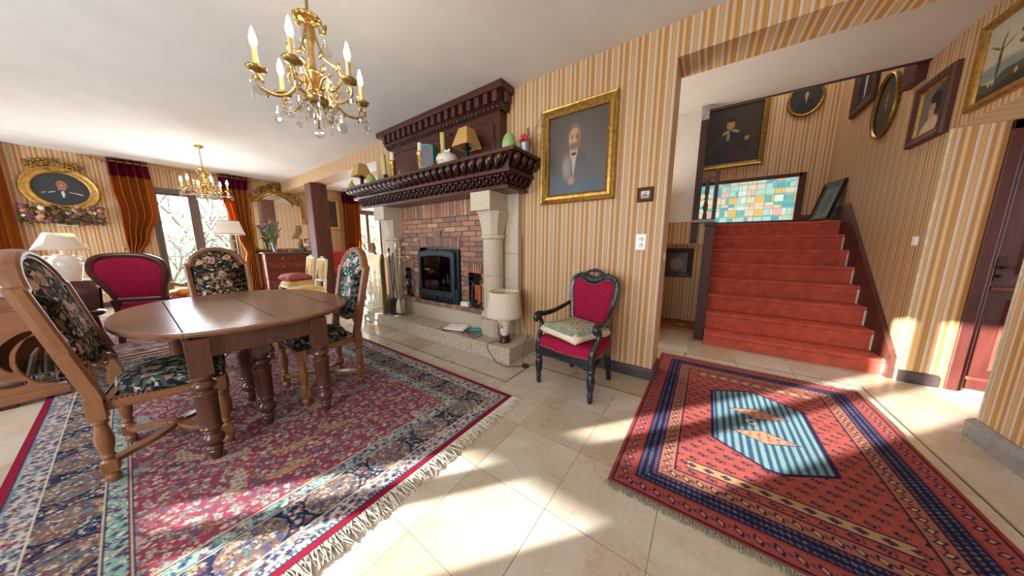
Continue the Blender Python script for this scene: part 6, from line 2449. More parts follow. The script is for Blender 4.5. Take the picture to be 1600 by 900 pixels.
# ------------------------------------------------------------------ curtains
def curtain(name, label, yc_top, w_top, prof, folds, z_top, red_z, x=XL + 0.10, amp=0.062, seed=0):
    """prof: list of (z, y centre, width); hangs in eyelets from a rod; red top band"""
    c = thing(name, label, 'curtain', (x, 0, 0))
    zs = [q[0] for q in prof]

    def at(z):
        for i in range(len(prof) - 1):
            a, b = prof[i], prof[i + 1]
            if b[0] <= z <= a[0]:
                t_ = (a[0] - z) / (a[0] - b[0])
                t_ = t_ * t_ * (3 - 2 * t_)
                return a[1] + (b[1] - a[1]) * t_, a[2] + (b[2] - a[2]) * t_
        return prof[-1][1], prof[-1][2]

    def sheet(za, zb, n, thick):
        m = MB()

        def fn(u, v):
            z = za + (zb - za) * v
            yc, w_ = at(z)
            ph = folds * 2 * pi * u + seed
            k = min(1.0, w_ / w_top)
            return (amp * (0.75 + 0.5 * k) * sin(ph + 0.12 * sin(z * 2.1)) + 0.014 * sin(ph * 2.3 + z * 0.8), yc + w_ * (u - 0.5) + 0.012 * cos(ph), z)
        m.grid(fn, folds * 10, n)
        return m
    sheet(zs[-1], red_z, 40, 0).build('drape', 'curtain', c, solid=0.004)
    sheet(red_z, z_top, 6, 0).build('top_band', 'curtain_red', c, solid=0.004)
    m = MB()
    for i in range(folds):
        u = (i + 0.5) / folds
        y_ = yc_top + w_top * (u - 0.5)
        m.tube([(0.026 * cos(t_), y_, z_top - 0.05 + 0.026 * sin(t_)) for t_ in [2 * pi * q / 12 for q in range(12)]], 0.005, 5, closed=True)
    m.build('eyelets', 'brass', c)
    return c


ZR = 2.775
rod = thing('curtain_rod', 'gold curtain rod with scrolled end above the balcony window', 'curtain rod', (XL + 0.10, 0, ZR))
m = MB()
m.tube([(0, -0.13, 0), (0, 2.05, 0)], 0.014, 10)
m.build('rod', 'gold', rod)
for y_ in (-0.07, 1.99):
    m = MB()
    m.tube([(-0.098, y_, -0.03), (-0.05, y_, -0.03), (0, y_, -0.012)], 0.008, 6)
    m.build('bracket', 'gold', rod)
m = MB()
m.tube([(0, -0.13 - 0.05 * (1 - cos(t_)) - 0.02 * t_, 0.03 * sin(t_)) for t_ in [2 * pi * q / 14 for q in range(15)]], 0.009, 6)
m.ell((0, -0.18, 0), (0.02, 0.03, 0.02), 8, 6)
m.tube([(0, 2.05 + 0.02 * q, 0.02 * sin(q)) for q in range(6)], 0.008, 6)
m.build('finial', 'gold', rod)
curtain('curtain', 'amber curtain with crimson top band, tied back left of the balcony window', 0.21, 0.46, [(ZR + 0.05, 0.21, 0.46), (2.3, 0.22, 0.50), (1.85, 0.24, 0.46), (1.35, 0.16, 0.30), (1.04, 0.10, 0.15), (0.85, 0.11, 0.20), (0.05, 0.12, 0.30)], 5, ZR + 0.05, 2.52)
curtain('curtain', 'amber curtain with crimson top band, tied back right of the balcony window beside the mirror', 1.66, 0.50, [(ZR + 0.05, 1.66, 0.50), (2.3, 1.66, 0.44), (1.8, 1.68, 0.34), (1.35, 1.74, 0.22), (1.0, 1.79, 0.13), (0.85, 1.78, 0.17), (0.05, 1.76, 0.24)], 5, ZR + 0.05, 2.52, seed=1.3)
curtain('curtain', 'amber curtain with crimson top band beside the alcove window', 4.28, 0.52, [(ZR + 0.04, 4.28, 0.52), (1.2, 4.26, 0.48), (0.05, 4.26, 0.46)], 6, ZR + 0.04, 2.50, seed=0.7)
curtain('curtain', 'plain amber curtain edge at the extreme left of the far wall', -1.30, 0.60, [(2.78, -1.30, 0.60), (0.05, -1.30, 0.60)], 6, 2.78, 2.55, seed=0.2)
rod = thing('curtain_rod', 'gold curtain rod over the alcove window', 'curtain rod', (XL + 0.10, 0, ZR))
m = MB()
m.tube([(0, 3.97, -0.01), (0, 5.5, -0.01)], 0.013, 8)
m.build('rod', 'gold', rod)
m = MB()
for y_ in (4.0, 5.45):
    m.tube([(-0.098, y_, -0.04), (-0.04, y_, -0.04), (0, y_, -0.02)], 0.008, 6)
m.ell((0, 3.95, -0.01), (0.022, 0.03, 0.022), 8, 6)
m.build('bracket', 'gold', rod)
rod = thing('curtain_rod', 'gold curtain rod carrying the curtain at the extreme left', 'curtain rod', (XL + 0.10, 0, 2.73))
m = MB()
m.tube([(0, -2.3, 0), (0, -0.98, 0)], 0.013, 8)
for y_ in (-2.2, -1.02):
    m.tube([(-0.098, y_, -0.03), (-0.04, y_, -0.03), (0, y_, -0.01)], 0.008, 6)
m.build('rod', 'gold', rod)
tb_ = thing('tieback_hook', 'small brass curtain hook on the far wall left of the balcony curtain', 'hook', (XL, -0.02, 1.12))
m = MB()
m.lathe([(0.02, 0.0), (0.022, 0.006), (0.008, 0.012)], n=10, R=roty(90))
m.tube([(0.005, 0, 0), (0.06, 0, 0), (0.09, 0.0, 0.03), (0.08, 0.02, 0.08), (0.06, 0.03, 0.06)], 0.008, 6)
m.build('hook', 'brass', tb_)

# ------------------------------------------------------------------ lamps


def shade(m, r0, r1, z0, z1, n=32, flare=0.0, pleat=0):
    rr = []
    for k in range(9):
        t_ = k / 8
        e = t_ ** (1 - flare) if flare else t_
        r = r0 + (r1 - r0) * e
        rr.append([(r * (1 + (0.012 * (i % 2) if pleat else 0)) * cos(2 * pi * i / n), r * (1 + (0.012 * (i % 2) if pleat else 0)) * sin(2 * pi * i / n), z0 + (z1 - z0) * t_) for i in range(n)])
    m.rings(rr, sm=not pleat)
    return m


hl = thing('table_lamp', 'ceramic lamp with painted flowers and cream shade at the right end of the hearth', 'table lamp', (-1.70, 2.25, 0.1697))
hl.scale = (0.93, 0.93, 0.96)
m = MB()
m.lathe([(0.072, 0.0), (0.078, 0.01), (0.078, 0.022), (0.066, 0.034), (0.060, 0.05), (0.064, 0.058), (0.050, 0.070), (0.030, 0.074)], n=28)
m.build('foot', 'pot_dark', hl)
m = MB()
m.lathe([(0.030, 0.070), (0.040, 0.078), (0.044, 0.086), (0.048, 0.11), (0.060, 0.16), (0.072, 0.21), (0.074, 0.235), (0.068, 0.26), (0.046, 0.275), (0.042, 0.283), (0.050, 0.290), (0.050, 0.298), (0.02, 0.305)], n=32)
vb = m.build('vase_body', 'ceramic', hl)
m = MB()
rnd = random.Random(2)
for a, z, r, mi in ((-112, 0.205, 0.017, 0), (-98, 0.225, 0.013, 0), (-80, 0.20, 0.015, 0), (-95, 0.185, 0.013, 0), (-120, 0.232, 0.010, 1), (-72, 0.235, 0.010, 1), (-88, 0.245, 0.009, 1), (-125, 0.19, 0.008, 1), (-104, 0.165, 0.010, 1), (-70, 0.18, 0.008, 1), (-112, 0.205, 0.007, 2), (-98, 0.225, 0.006, 2), (-80, 0.20, 0.006, 2)):
    rad = 0.0725 if mi < 2 else 0.075
    R_ = rotz(a + 0)
    m.ell(tuple(R_ @ Vector((rad - abs(z - 0.22) * 0.12, 0, z))), (0.004, r, r), 8, 6, mi, R=R_)
m.build('painted_flowers', [plain('glaze_yellow', 'c98f2a', 0.3), plain('glaze_plum', '5d3046', 0.3), plain('glaze_brown', '4a2416', 0.3)], vb)
m = shade(MB(), 0.208, 0.168, 0.295, 0.575)
sh = m.build('lamp_shade', 'shade_cream', hl, solid=0.002)
for r, z in ((0.209, 0.297), (0.169, 0.574)):
    MB().tube([(r * cos(2 * pi * i / 36), r * sin(2 * pi * i / 36), z) for i in range(36)], 0.0035, 5, closed=True).build('trim_band', 'tan', sh)
m = MB()
for k in range(3):
    a = 2 * pi * k / 3 + 0.4
    m.tube([(0, 0, 0.565), (0.167 * cos(a), 0.167 * sin(a), 0.572)], 0.002, 4)
m.tube([(0, 0, 0.3), (0, 0, 0.60)], 0.005, 6)
m.build('harp', 'brass', hl)
cd_ = thing('lamp_cord', 'thin black lamp cord looping over the hearth edge down to the floor', 'cord', (-1.6, 2.2, 0))
m = MB()
P = [(-1.77, 2.22, 0.174), (-1.79, 2.16, 0.174), (-1.80, 2.10, 0.175), (-1.80, 2.077, 0.168), (-1.78, 2.072, 0.10), (-1.70, 2.066, 0.03), (-1.62, 2.055, 0.005), (-1.52, 2.05, 0.004), (-1.46, 2.10, 0.004), (-1.38, 2.16, 0.004)]
m.tube([(p.x + 1.6, p.y - 2.2, p.z) for p in catmull(P, 5)], 0.003, 5)
P = [(-1.69, 2.571, 1.30), (-1.685, 2.568, 0.9), (-1.68, 2.565, 0.5), (-1.62, 2.56, 0.24), (-1.56, 2.50, 0.178), (-1.535, 2.43, 0.178), (-1.513, 2.38, 0.165), (-1.51, 2.34, 0.08), (-1.495, 2.30, 0.008), (-1.44, 2.22, 0.004), (-1.38, 2.17, 0.004)]
m.tube([(p.x + 1.6, p.y - 2.2, p.z) for p in catmull(P, 5)], 0.003, 5)
m.build('cord', 'black', cd_)
MB().box(0.20, 0.26, -0.07, -0.02, 0.0, 0.025).build('plug', 'black', cd_, bevel=0.005)


def square_lamp(label, x, y, z, s_=1.0):
    c = thing('mantel_lamp', label, 'table lamp', (x, y, z), 0, 'small square lamps on the mantelshelf')
    m = MB()
    sq_ = lambda h, zz: [(-h, -h, zz), (h, -h, zz), (h, h, zz), (-h, h, zz)]
    m.rings([sq_(0.055, 0), sq_(0.055, 0.012), sq_(0.04, 0.02), sq_(0.028, 0.04), sq_(0.021, 0.06), sq_(0.019, 0.155), sq_(0.036, 0.175), sq_(0.036, 0.185), sq_(0.012, 0.19), sq_(0.012, 0.22)], cap0=True, cap1=True)
    m.build('base', 'black', c)
    m = MB()
    m.rings([sq_(0.118, 0.185), sq_(0.060, 0.375)])
    m.rings([sq_(0.116, 0.186), sq_(0.058, 0.375)])
    m.build('lamp_shade', 'shade_tan', c)
    return c


square_lamp('small lamp with square tan shade standing at the middle right of the mantelshelf', -2.26, 2.32, 2.077)
square_lamp('small lamp with square tan shade at the far left end of the mantelshelf', -4.55, 2.30, 2.077)

# large white lamp on the desk, behind the near chair
stb = thing('side_table', 'small round dark side table under the white cone-shaded lamp', 'table', (-6.30, -0.45, 0.011))
m = MB()
m.lathe([(0.20, 0.56), (0.215, 0.565), (0.215, 0.58), (0.20, 0.59), (0.001, 0.59)], n=32)
m.build('round_top', 'walnut', stb)
m = MB()
m.lathe([(0.15, 0.0), (0.15, 0.02), (0.05, 0.05), (0.025, 0.12), (0.04, 0.3), (0.022, 0.45), (0.06, 0.56)], n=20)
m.build('turned_stem', 'walnut', stb)
wl = thing('table_lamp', 'white lamp with wide cone shade and pot-bellied base behind the near chair', 'table lamp', (-6.30, -0.45, 0.602))
m = MB()
m.lathe([(0.07, 0.0), (0.072, 0.015), (0.062, 0.03), (0.075, 0.12), (0.105, 0.26), (0.122, 0.36), (0.112, 0.43), (0.08, 0.465), (0.065, 0.475), (0.07, 0.485), (0.02, 0.49)], n=32)
m.build('vase_body', 'ceramic', wl)
for sx in (-1, 1):
    m = MB()
    m.tube(catmull([(0, sx * 0.07, 0.455), (0, sx * 0.115, 0.47), (0, sx * 0.135, 0.43), (0, sx * 0.118, 0.39)], 4), 0.010, 7)
    m.build('handle', 'ceramic', wl)
MB().lathe([(0.012, 0.485), (0.012, 0.56)], n=10).build('neck', 'white_plastic', wl)
shade(MB(), 0.195, 0.095, 0.54, 0.74, 40).build('lamp_shade', 'shade_cream', wl, solid=0.002)

# tall standing lamp by the balcony window
fl_ = thing('floor_lamp', 'standing lamp with pleated white shade and turned wooden stem before the balcony window', 'floor lamp', (-7.35, 1.17, 0.011))
m = MB()
m.lathe([(0.15, 0.0), (0.155, 0.02), (0.12, 0.035), (0.05, 0.06), (0.035, 0.09), (0.025, 0.14), (0.03, 0.4), (0.022, 0.7), (0.04, 0.73), (0.022, 0.76), (0.026, 1.0), (0.018, 1.08), (0.05, 1.10), (0.05, 1.115), (0.02, 1.13), (0.035, 1.18), (0.02, 1.23), (0.065, 1.26), (0.062, 1.27), (0.016, 1.285), (0.018, 1.34), (0.012, 1.42)], n=24)
m.build('turned_stem', 'cream_wood', fl_)
sh = shade(MB(), 0.205, 0.145, 1.385, 1.64, 80, 0, 1).build('lamp_shade', 'shade_cream', fl_)
for r, z in ((0.203, 1.40), (0.147, 1.635)):
    MB().tube([(r * cos(2 * pi * i / 40), r * sin(2 * pi * i / 40), z) for i in range(40)], 0.005, 5, closed=True).build('trim_band', 'bark', sh)

# lamp on the chest of drawers
dl = thing('table_lamp', 'flared peach shade lamp on a blue and red porcelain jar, on the chest of drawers', 'table lamp', (XL + 0.30, 3.00, 1.02))
m = MB()
m.lathe([(0.07, 0.0), (0.072, 0.02), (0.055, 0.03)], n=20)
m.build('foot', 'pot_dark', dl)
t = NT('imari_porcelain', 0.2)
vv = t.n('TexVoronoi')
t.put(vv.inputs['Vector'], t.obj())
vv.inputs['Scale'].default_value = 34
t.color(t.ramp(t.sep(vv.outputs['Color'])[0], [(0, rgb('dcd4cc')), (0.55, rgb('2f3c78')), (0.68, rgb('dcd4cc')), (0.76, rgb('a5432f')), (0.9, rgb('c9a06a'))], 'CONSTANT'))
M['imari'] = t.m
m = MB()
m.lathe([(0.055, 0.028), (0.06, 0.04), (0.09, 0.10), (0.118, 0.17), (0.12, 0.21), (0.10, 0.245), (0.06, 0.26), (0.055, 0.275)], n=28)
m.build('jar', 'imari', dl)
m = MB()
m.lathe([(0.062, 0.27), (0.066, 0.28), (0.055, 0.305), (0.022, 0.325), (0.016, 0.345), (0.008, 0.36)], n=20)
m.build('jar_lid', 'ceramic', dl)
m = MB()
rr = []
for tt, r in ((0, 0.235), (0.08, 0.232), (0.16, 0.215), (0.3, 0.175), (0.5, 0.14), (0.75, 0.118), (1, 0.108)):
    rr.append([(r * cos(2 * pi * i / 8 + 0.4), r * sin(2 * pi * i / 8 + 0.4), 0.355 + 0.38 * tt) for i in range(8)])
m.rings(rr)
m.build('lamp_shade', 'shade_peach', dl, solid=0.002)

# wildflowers in a glass vase and small things on the chest of drawers
vs = thing('flower_vase', 'glass vase of wildflowers on the chest of drawers in front of the mirror', 'vase', (XL + 0.34, 2.22, 1.02))
m = MB()
m.lathe([(0.05, 0.0), (0.055, 0.01), (0.045, 0.03), (0.06, 0.12), (0.075, 0.22), (0.085, 0.25)], n=20)
m.build('glass_vase', 'vase_glass', vs)
m = MB()
rnd = random.Random(6)
tips = []
for k in range(46):
    a, r = rnd.uniform(0, 2 * pi), rnd.uniform(0.05, 0.26)
    h = rnd.uniform(0.42, 0.85) - r * 0.4
    P = [(0.02 * cos(a), 0.02 * sin(a), 0.02), (0.04 * cos(a), 0.04 * sin(a), 0.25), (r * 0.55 * cos(a), r * 0.8 * sin(a), h)]
    m.tube(catmull(P, 4), 0.004, 4)
    tips.append(Vector(P[2]))
    for _ in range(3):
        p = Vector(P[1]).lerp(Vector(P[2]), rnd.random())
        dd = Vector((rnd.uniform(-1, 1), rnd.uniform(-1, 1), rnd.uniform(0, 1))).normalized() * 0.05
        s_ = dd.orthogonal().normalized() * 0.01
        m.add([p, p + dd / 2 - s_, p + dd, p + dd / 2 + s_], [(0, 1, 2, 3)])
m.build('stems', 'green_leaf', vs)
VC = [plain('petal_yellow', 'd8bf3a', 0.8), plain('petal_violet', '84609a', 0.8), plain('petal_blue', '6470a8', 0.8), plain('petal_pink', 'a8648c', 0.8)]
pr_ = []
for k in range(4):
    mm = MB()
    for q in range(5):
        a = 2 * pi * q / 5
        mm.ell((0.014 * cos(a), 0.014 * sin(a), 0), (0.013, 0.013, 0.008), 6, 5)
    pr_.append(mm.build('flower', VC[k], vs))
for k, p in enumerate(tips):
    o = pr_[k] if k < 4 else pr_[k % 4].copy()
    if k >= 4:
        COL.objects.link(o)
    o.location = p
    o.rotation_euler = (rnd.uniform(-1, 1), rnd.uniform(-1, 1), 0)
for k, (y_, lab, mat, r) in enumerate(((2.40, 'lump of pinkish crystal rock left of centre on the chest of drawers', 'pink_cloth', 0.05), (2.645, 'mossy green ornament in the middle of the chest of drawers', 'green_leaf', 0.055), (2.79, 'low mossy tuft between the green ornament and the lamp', 'green_leaf', 0.042), (2.512, 'pale shell beside the mossy ornament on the chest of drawers', 'ceramic', 0.03))):
    m = MB()
    rnd = random.Random(k)
    for _ in range(12):
        q = rnd.uniform(0.25, 0.5) * r
        m.ell((rnd.uniform(-0.8, 0.8) * r, rnd.uniform(-1.2, 1.2) * r, q * 0.9 + rnd.uniform(0, 0.9) * r), (q, q, q), 7, 5)
    lo = min(v_[2] for v_ in m.v)
    m.v = [(a, b, c_ - lo) for a, b, c_ in m.v]
    o = m.build('ornament', mat)
    o.location = (XL + 0.42, y_, 1.02)
    tag(o, lab, 'ornament')

# ------------------------------------------------------------------ ornaments on the mantelshelf
ZM = 2.0765


def candlestick(label, x, y, wax, wh, gilt=True):
    c = thing('candlestick', label, 'candlestick', (x, y, ZM), 0, 'gilt candlesticks with pillar candles on the mantelshelf')
    m = MB()
    m.lathe([(0.045, 0), (0.047, 0.012), (0.035, 0.022), (0.03, 0.035), (0.026, 0.05), (0.030, 0.13), (0.034, 0.17), (0.028, 0.185), (0.038, 0.20), (0.030, 0.215), (0.040, 0.235), (0.048, 0.262), (0.046, 0.272), (0.001, 0.272)], n=20, flute=(10, 0.06))
    m.build('stick', 'gold', c)
    m = MB()
    m.lathe([(0.029, 0.272), (0.029, 0.272 + wh - 0.006), (0.024, 0.272 + wh), (0.001, 0.272 + wh - 0.004)], n=18)
    m.tube([(0, 0, 0.27 + wh), (0.002, 0, 0.285 + wh)], 0.0015, 4)
    m.build('candle', wax, c)
    return c


candlestick('gilt candlestick with a short white candle, left of the flowered box', -3.03, 2.28, 'wax', 0.105)
candlestick('gilt candlestick with a short white candle in front of the leaning yellow candle, mantelshelf left', -3.66, 2.29, 'wax', 0.11)
for lab, x, y, tilt in (('tall yellow candle in a dark iron holder behind the white lidded pot', -2.72, 2.38, 0), ('tall leaning yellow candle in a dark iron holder at the left of the mantelshelf', -4.02, 2.39, -4)):
    c = thing('candle_holder', lab, 'candle holder', (x, y, ZM))
    m = MB()
    m.lathe([(0.045, 0), (0.05, 0.008), (0.03, 0.016), (0.026, 0.03), (0.024, 0.13), (0.03, 0.15), (0.03, 0.16), (0.001, 0.16)], n=14, flute=(5, 0.2))
    m.build('holder', 'iron', c)
    m = MB()
    m.lathe([(0.030, 0.158), (0.030, 0.45), (0.024, 0.458), (0.001, 0.455)], n=18, R=roty(tilt))
    m.build('candle', 'wax_y', c)
bx = thing('flowered_box', 'tall square box with teal and pink flowers and a window, on the mantelshelf', 'box', (-2.84, 2.27, ZM), 28)
t = NT('flower_print', 0.5)
vv = t.n('TexVoronoi')
t.put(vv.inputs['Vector'], t.obj())
vv.inputs['Scale'].default_value = 16
t.color(t.ramp(t.sep(vv.outputs['Color'])[0], [(0, rgb('2aa39a')), (0.40, rgb('4a4a52')), (0.72, rgb('c2437f')), (0.85, rgb('2aa39a'))], 'CONSTANT'))
M['flower_print'] = t.m
m = MB()
m.box(-0.075, 0.075, -0.075, 0.075, 0.0, 0.30)
m.build('carton', 'flower_print', bx, bevel=0.003)
MB().box(-0.066, 0.066, -0.0765, -0.0745, 0.045, 0.285).build('window_film', plain('grey_film', '6c6a70', 0.15), bx)
MB().box(-0.077, 0.077, -0.078, -0.0745, 0.0, 0.045).build('label_strip', plain('teal_print', '35a79e', 0.5), bx)
m = MB()
m.ell((0.082, 0.0, 0.085), (0.012, 0.055, 0.05), 12, 8)
m.build('chocolate_egg', 'firewood', bx)
pt_ = thing('lidded_pot', 'round white lidded pot with small painted motifs and a ribbon knob, on the mantelshelf', 'pot', (-2.52, 2.265, ZM))
m = MB()
m.lathe([(0.07, 0), (0.075, 0.006), (0.115, 0.04), (0.128, 0.075), (0.126, 0.095), (0.118, 0.105)], n=32)
m.build('bowl', 'ceramic', pt_)
m = MB()
m.lathe([(0.126, 0.098), (0.124, 0.105), (0.105, 0.135), (0.065, 0.155), (0.02, 0.162), (0.012, 0.17)], n=32)
ld = m.build('lid', 'ceramic', pt_)
m = MB()
for sx in (-1, 1):
    m.ell((sx * 0.025, 0, 0.185), (0.026, 0.012, 0.018), 8, 6, R=roty(-sx * 30))
m.ell((0, 0, 0.178), (0.014, 0.014, 0.014), 8, 6)
m.build('ribbon_knob', 'white_plastic', ld)
m = MB()
for a, z in ((-125, 0.06), (-112, 0.055), (-100, 0.062), (-70, 0.058), (-85, 0.128), (-100, 0.132)):
    R_ = rotz(a)
    m.ell(tuple(R_ @ Vector((0.124 if z < 0.1 else 0.11, 0, z))), (0.004, 0.012, 0.009), 7, 5, R=R_)
m.build('painted_motifs', plain('glaze_ochre', 'c08a3a', 0.4), pt_)


def egg(name, label, x, y, h, r, mat, cat):
    m = MB()
    prof = [(0.001, 0)] + [(r * sin(pi * k / 14) * (1.0 + 0.16 * cos(pi * k / 14)), h * (1 - cos(pi * k / 14)) / 2) for k in range(1, 14)] + [(0.001, h)]
    m.lathe(prof, n=24)
    o = m.build(name, mat)
    o.location = (x, y, ZM)
    return tag(o, label, cat)


t = NT('speckled_green', 0.4)
vv = t.vor(t.obj(), 60)
t.color(t.ramp(vv, [(0.0, rgb('2a3322')), (0.30, rgb('3a4a22')), (0.36, rgb('a9b84a')), (1.0, rgb('b9c45c'))]))
M['speckled'] = t.m
egg('speckled_egg', 'green egg ornament speckled with black at the left of the mantelshelf', -4.26, 2.29, 0.19, 0.072, 'speckled', 'ornament')
M['pale_green'] = plain('pale_green_glaze', '8fae6c', 0.5, var=0.06)
egg('green_egg', 'tall plain pale green egg ornament at the right end of the mantelshelf', -1.70, 2.34, 0.225, 0.072, 'pale_green', 'ornament')
pe = thing('pear_ornament', 'small yellow-green pear ornament at the extreme left of the mantelshelf', 'ornament', (-4.72, 2.22, ZM))
m = MB()
m.lathe([(0.001, 0), (0.04, 0.004), (0.058, 0.035), (0.05, 0.07), (0.025, 0.10), (0.018, 0.12), (0.001, 0.13)], n=18)
m.build('fruit', plain('pear_yellow', 'b5a24a', 0.5), pe)
m = MB()
m.tube([(0, 0, 0.125), (0.006, 0, 0.15)], 0.004, 5)
m.ell((0.02, 0, 0.14), (0.022, 0.008, 0.006), 7, 5)
m.build('stalk', 'green_leaf', pe)
pg = thing('figurine', 'tiny terracotta pointed figurine on the mantelshelf between the gilt candlesticks', 'figurine', (-3.42, 2.24, ZM))
m = MB()
m.lathe([(0.035, 0), (0.042, 0.02), (0.036, 0.045), (0.022, 0.06)], n=14)
m.build('body', plain('shell_pink', 'b58a76', 0.6, var=0.2), pg)
m = MB()
m.lathe([(0.030, 0.055), (0.018, 0.085), (0.001, 0.115)], n=12)
m.build('hat', plain('terracotta', 'b2633a', 0.7), pg)
bk = thing('flower_bucket', 'small galvanised bucket with red berries in orange straw and a bunny, mantelshelf right end', 'bucket', (-1.545, 2.40, ZM))
m = MB()
m.lathe([(0.042, 0), (0.044, 0.005), (0.055, 0.10), (0.058, 0.104), (0.055, 0.108), (0.05, 0.10), (0.001, 0.095)], n=24)
m.build('bucket', 'silver', bk)
m = MB()
rnd = random.Random(14)
for k in range(90):
    a, b = rnd.uniform(0, 2 * pi), rnd.uniform(0.2, 1)
    m.tube([(0.02 * cos(a), 0.02 * sin(a), 0.09), (0.055 * cos(a) * b, 0.055 * sin(a) * b, 0.13 + rnd.uniform(-0.02, 0.02)), (0.075 * cos(a + 0.5) * b, 0.075 * sin(a + 0.5) * b, 0.12 + rnd.uniform(-0.02, 0.02))], 0.0025, 4)
m.build('straw', plain('orange_straw', 'b5501c', 0.8, var=0.3), bk)
for px_, py_, pz_ in ((-0.02, -0.03, 0.15), (0.025, -0.025, 0.145), (0.005, -0.035, 0.165)):
    m = MB()
    m.ell((px_, py_, pz_), (0.022, 0.022, 0.022), 12, 8)
    m.build('berry', plain('berry_red', 'c2382e', 0.35), bk)
m = MB()
m.ell((0.03, 0.0, 0.19), (0.014, 0.012, 0.022), 8, 6)
for sx in (-1, 1):
    m.ell((0.03 + sx * 0.01, 0, 0.225), (0.006, 0.005, 0.026), 7, 5)
m.ell((-0.045, 0, 0.185), (0.016, 0.016, 0.016), 8, 6)
m.tube([(-0.045, 0, 0.17), (-0.03, 0, 0.12)], 0.003, 4)
m.build('bunny_pick', 'bark', bk)
m = MB()
for P in ([(0.03, 0, 0.12), (0.12, -0.01, 0.20), (0.20, -0.02, 0.34)], [(0.03, 0, 0.14), (0.13, -0.02, 0.22), (0.25, -0.05, 0.18), (0.33, -0.08, 0.03)], [(0.04, 0, 0.13), (0.14, -0.02, 0.15), (0.24, -0.03, 0.10)]):
    m.tube(catmull(P, 6), 0.0022, 4)
m.build('twigs', 'bark', bk)

# ------------------------------------------------------------------ things on the hearth
ZH = 0.1695
mg = thing('magazine_pile', 'pile of magazines and papers on the hearth left of the lamp', 'magazines', (-2.45, 2.235, ZH))
for k, (w_, d_, h, rz, mat) in enumerate(((0.33, 0.21, 0.008, 12, 'grey_paper'), (0.29, 0.19, 0.010, 26, 'pot_dark'), (0.27, 0.19, 0.022, 18, 'paper'), (0.22, 0.15, 0.008, 38, 'white_plastic'))):
    z = (0, 0.008, 0.018, 0.040)[k]
    m = MB()
    m.obox((0.01 * k + (0 if k else -0.05), 0.006 * k, z + h / 2), (w_, d_, h), rotz(rz))
    m.build(('newspaper', 'folder', 'paper_block', 'notebook')[k], mat, mg)
ay = thing('ashtray', 'round pewter ashtray on the hearth in front of the papers', 'ashtray', (-2.085, 2.185, ZH))
m = MB()
m.lathe([(0.06, 0), (0.068, 0.006), (0.080, 0.026), (0.078, 0.03), (0.07, 0.024), (0.05, 0.010), (0.001, 0.008)], n=24)
m.build('dish', 'silver', ay)
tc_ = thing('glasses_case', 'rounded teal case lying on the hearth behind the ashtray', 'case', (-2.175, 2.325, ZH), 20)
MB().box(-0.065, 0.065, -0.028, 0.028, 0.0, 0.045).build('case_body', 'teal', tc_, bevel=0.02)
for lab, x, y, rz, mat in (('blue pen lying on the hearth beside the ashtray', -2.235, 2.20, 75, 'blue'), ('orange lighter lying on the hearth beside the ashtray', -2.205, 2.16, 60, 'orange')):
    c = thing('pen' if mat == 'blue' else 'lighter', lab, 'pen' if mat == 'blue' else 'lighter', (x, y, ZH + 0.012), rz)
    m = MB()
    m.tube([(-0.05 if mat == 'blue' else -0.03, 0, 0), (0.04 if mat == 'blue' else 0.02, 0, 0)], 0.012, 10)
    m.build('barrel', mat, c)
    m = MB()
    m.tube([(0.04 if mat == 'blue' else 0.02, 0, 0), (0.055 if mat == 'blue' else 0.035, 0, 0)], 0.008, 8)
    m.build('tip', 'black', c)
# right niche contents on the brick shelf
ZS = 0.4325
nb = thing('matchbox', 'pale block-shaped matchbox on the brick shelf before the right niche', 'box', (-2.445, 2.42, ZS), 8)
MB().box(-0.06, 0.06, -0.03, 0.03, 0.0, 0.055).build('sleeve', 'paper', nb, bevel=0.002)
lg = thing('firewood_log', 'split reddish log standing in the right niche', 'log', (-2.305, 2.518, ZS))
m = MB()
m.prism([(-0.05, -0.03), (0.045, -0.035), (0.03, 0.04), (-0.03, 0.035)], 0.0, 0.27, lambda a, b, d: (a + 0.02 * sin(d * 9), b, d))
m.build('split_wood', 'firewood', lg)
ft = thing('fire_lighter', 'orange handled gas lighter leaning in the right niche', 'lighter', (-2.242, 2.462, ZS + 0.004))
m = MB()
m.tube([(0.0, 0, 0.0), (0.0, 0.01, 0.14)], 0.012, 8)
m.build('handle', 'orange', ft)
m = MB()
m.tube([(0.0, 0.01, 0.14), (0.003, 0.015, 0.34)], 0.006, 6)
m.build('nozzle', plain('coral_red', 'd0543a', 0.4), ft)
bl = thing('bellows', 'dark hand bellows lying on the brick shelf at the right niche', 'bellows', (-2.278, 2.406, ZS))
m = MB()
m.ell((0, 0, 0.055), (0.075, 0.028, 0.05), 14, 8, R=roty(25))
m.build('bag', 'soot_and_shade', bl)
m = MB()
m.tube([(0.05, 0, 0.05), (0.11, -0.01, 0.10)], [0.012, 0.007], 8)
m.build('nozzle', 'brass', bl)
m = MB()
m.tube([(-0.05, 0, 0.06), (-0.085, 0, 0.075)], [0.012, 0.009], 8)
m.build('handle', 'walnut_x', bl)
mt_ = thing('metal_clip', 'grey steel fireplace clip leaning inside the right niche', 'clip', (-2.385, 2.50, ZS))
m = MB()
m.tube([(-0.03, 0.0, 0.0), (-0.02, 0.01, 0.30), (0.03, 0.01, 0.25), (0.035, 0.01, 0.18)], 0.008, 6)
m.build('clip_body', 'silver', mt_)

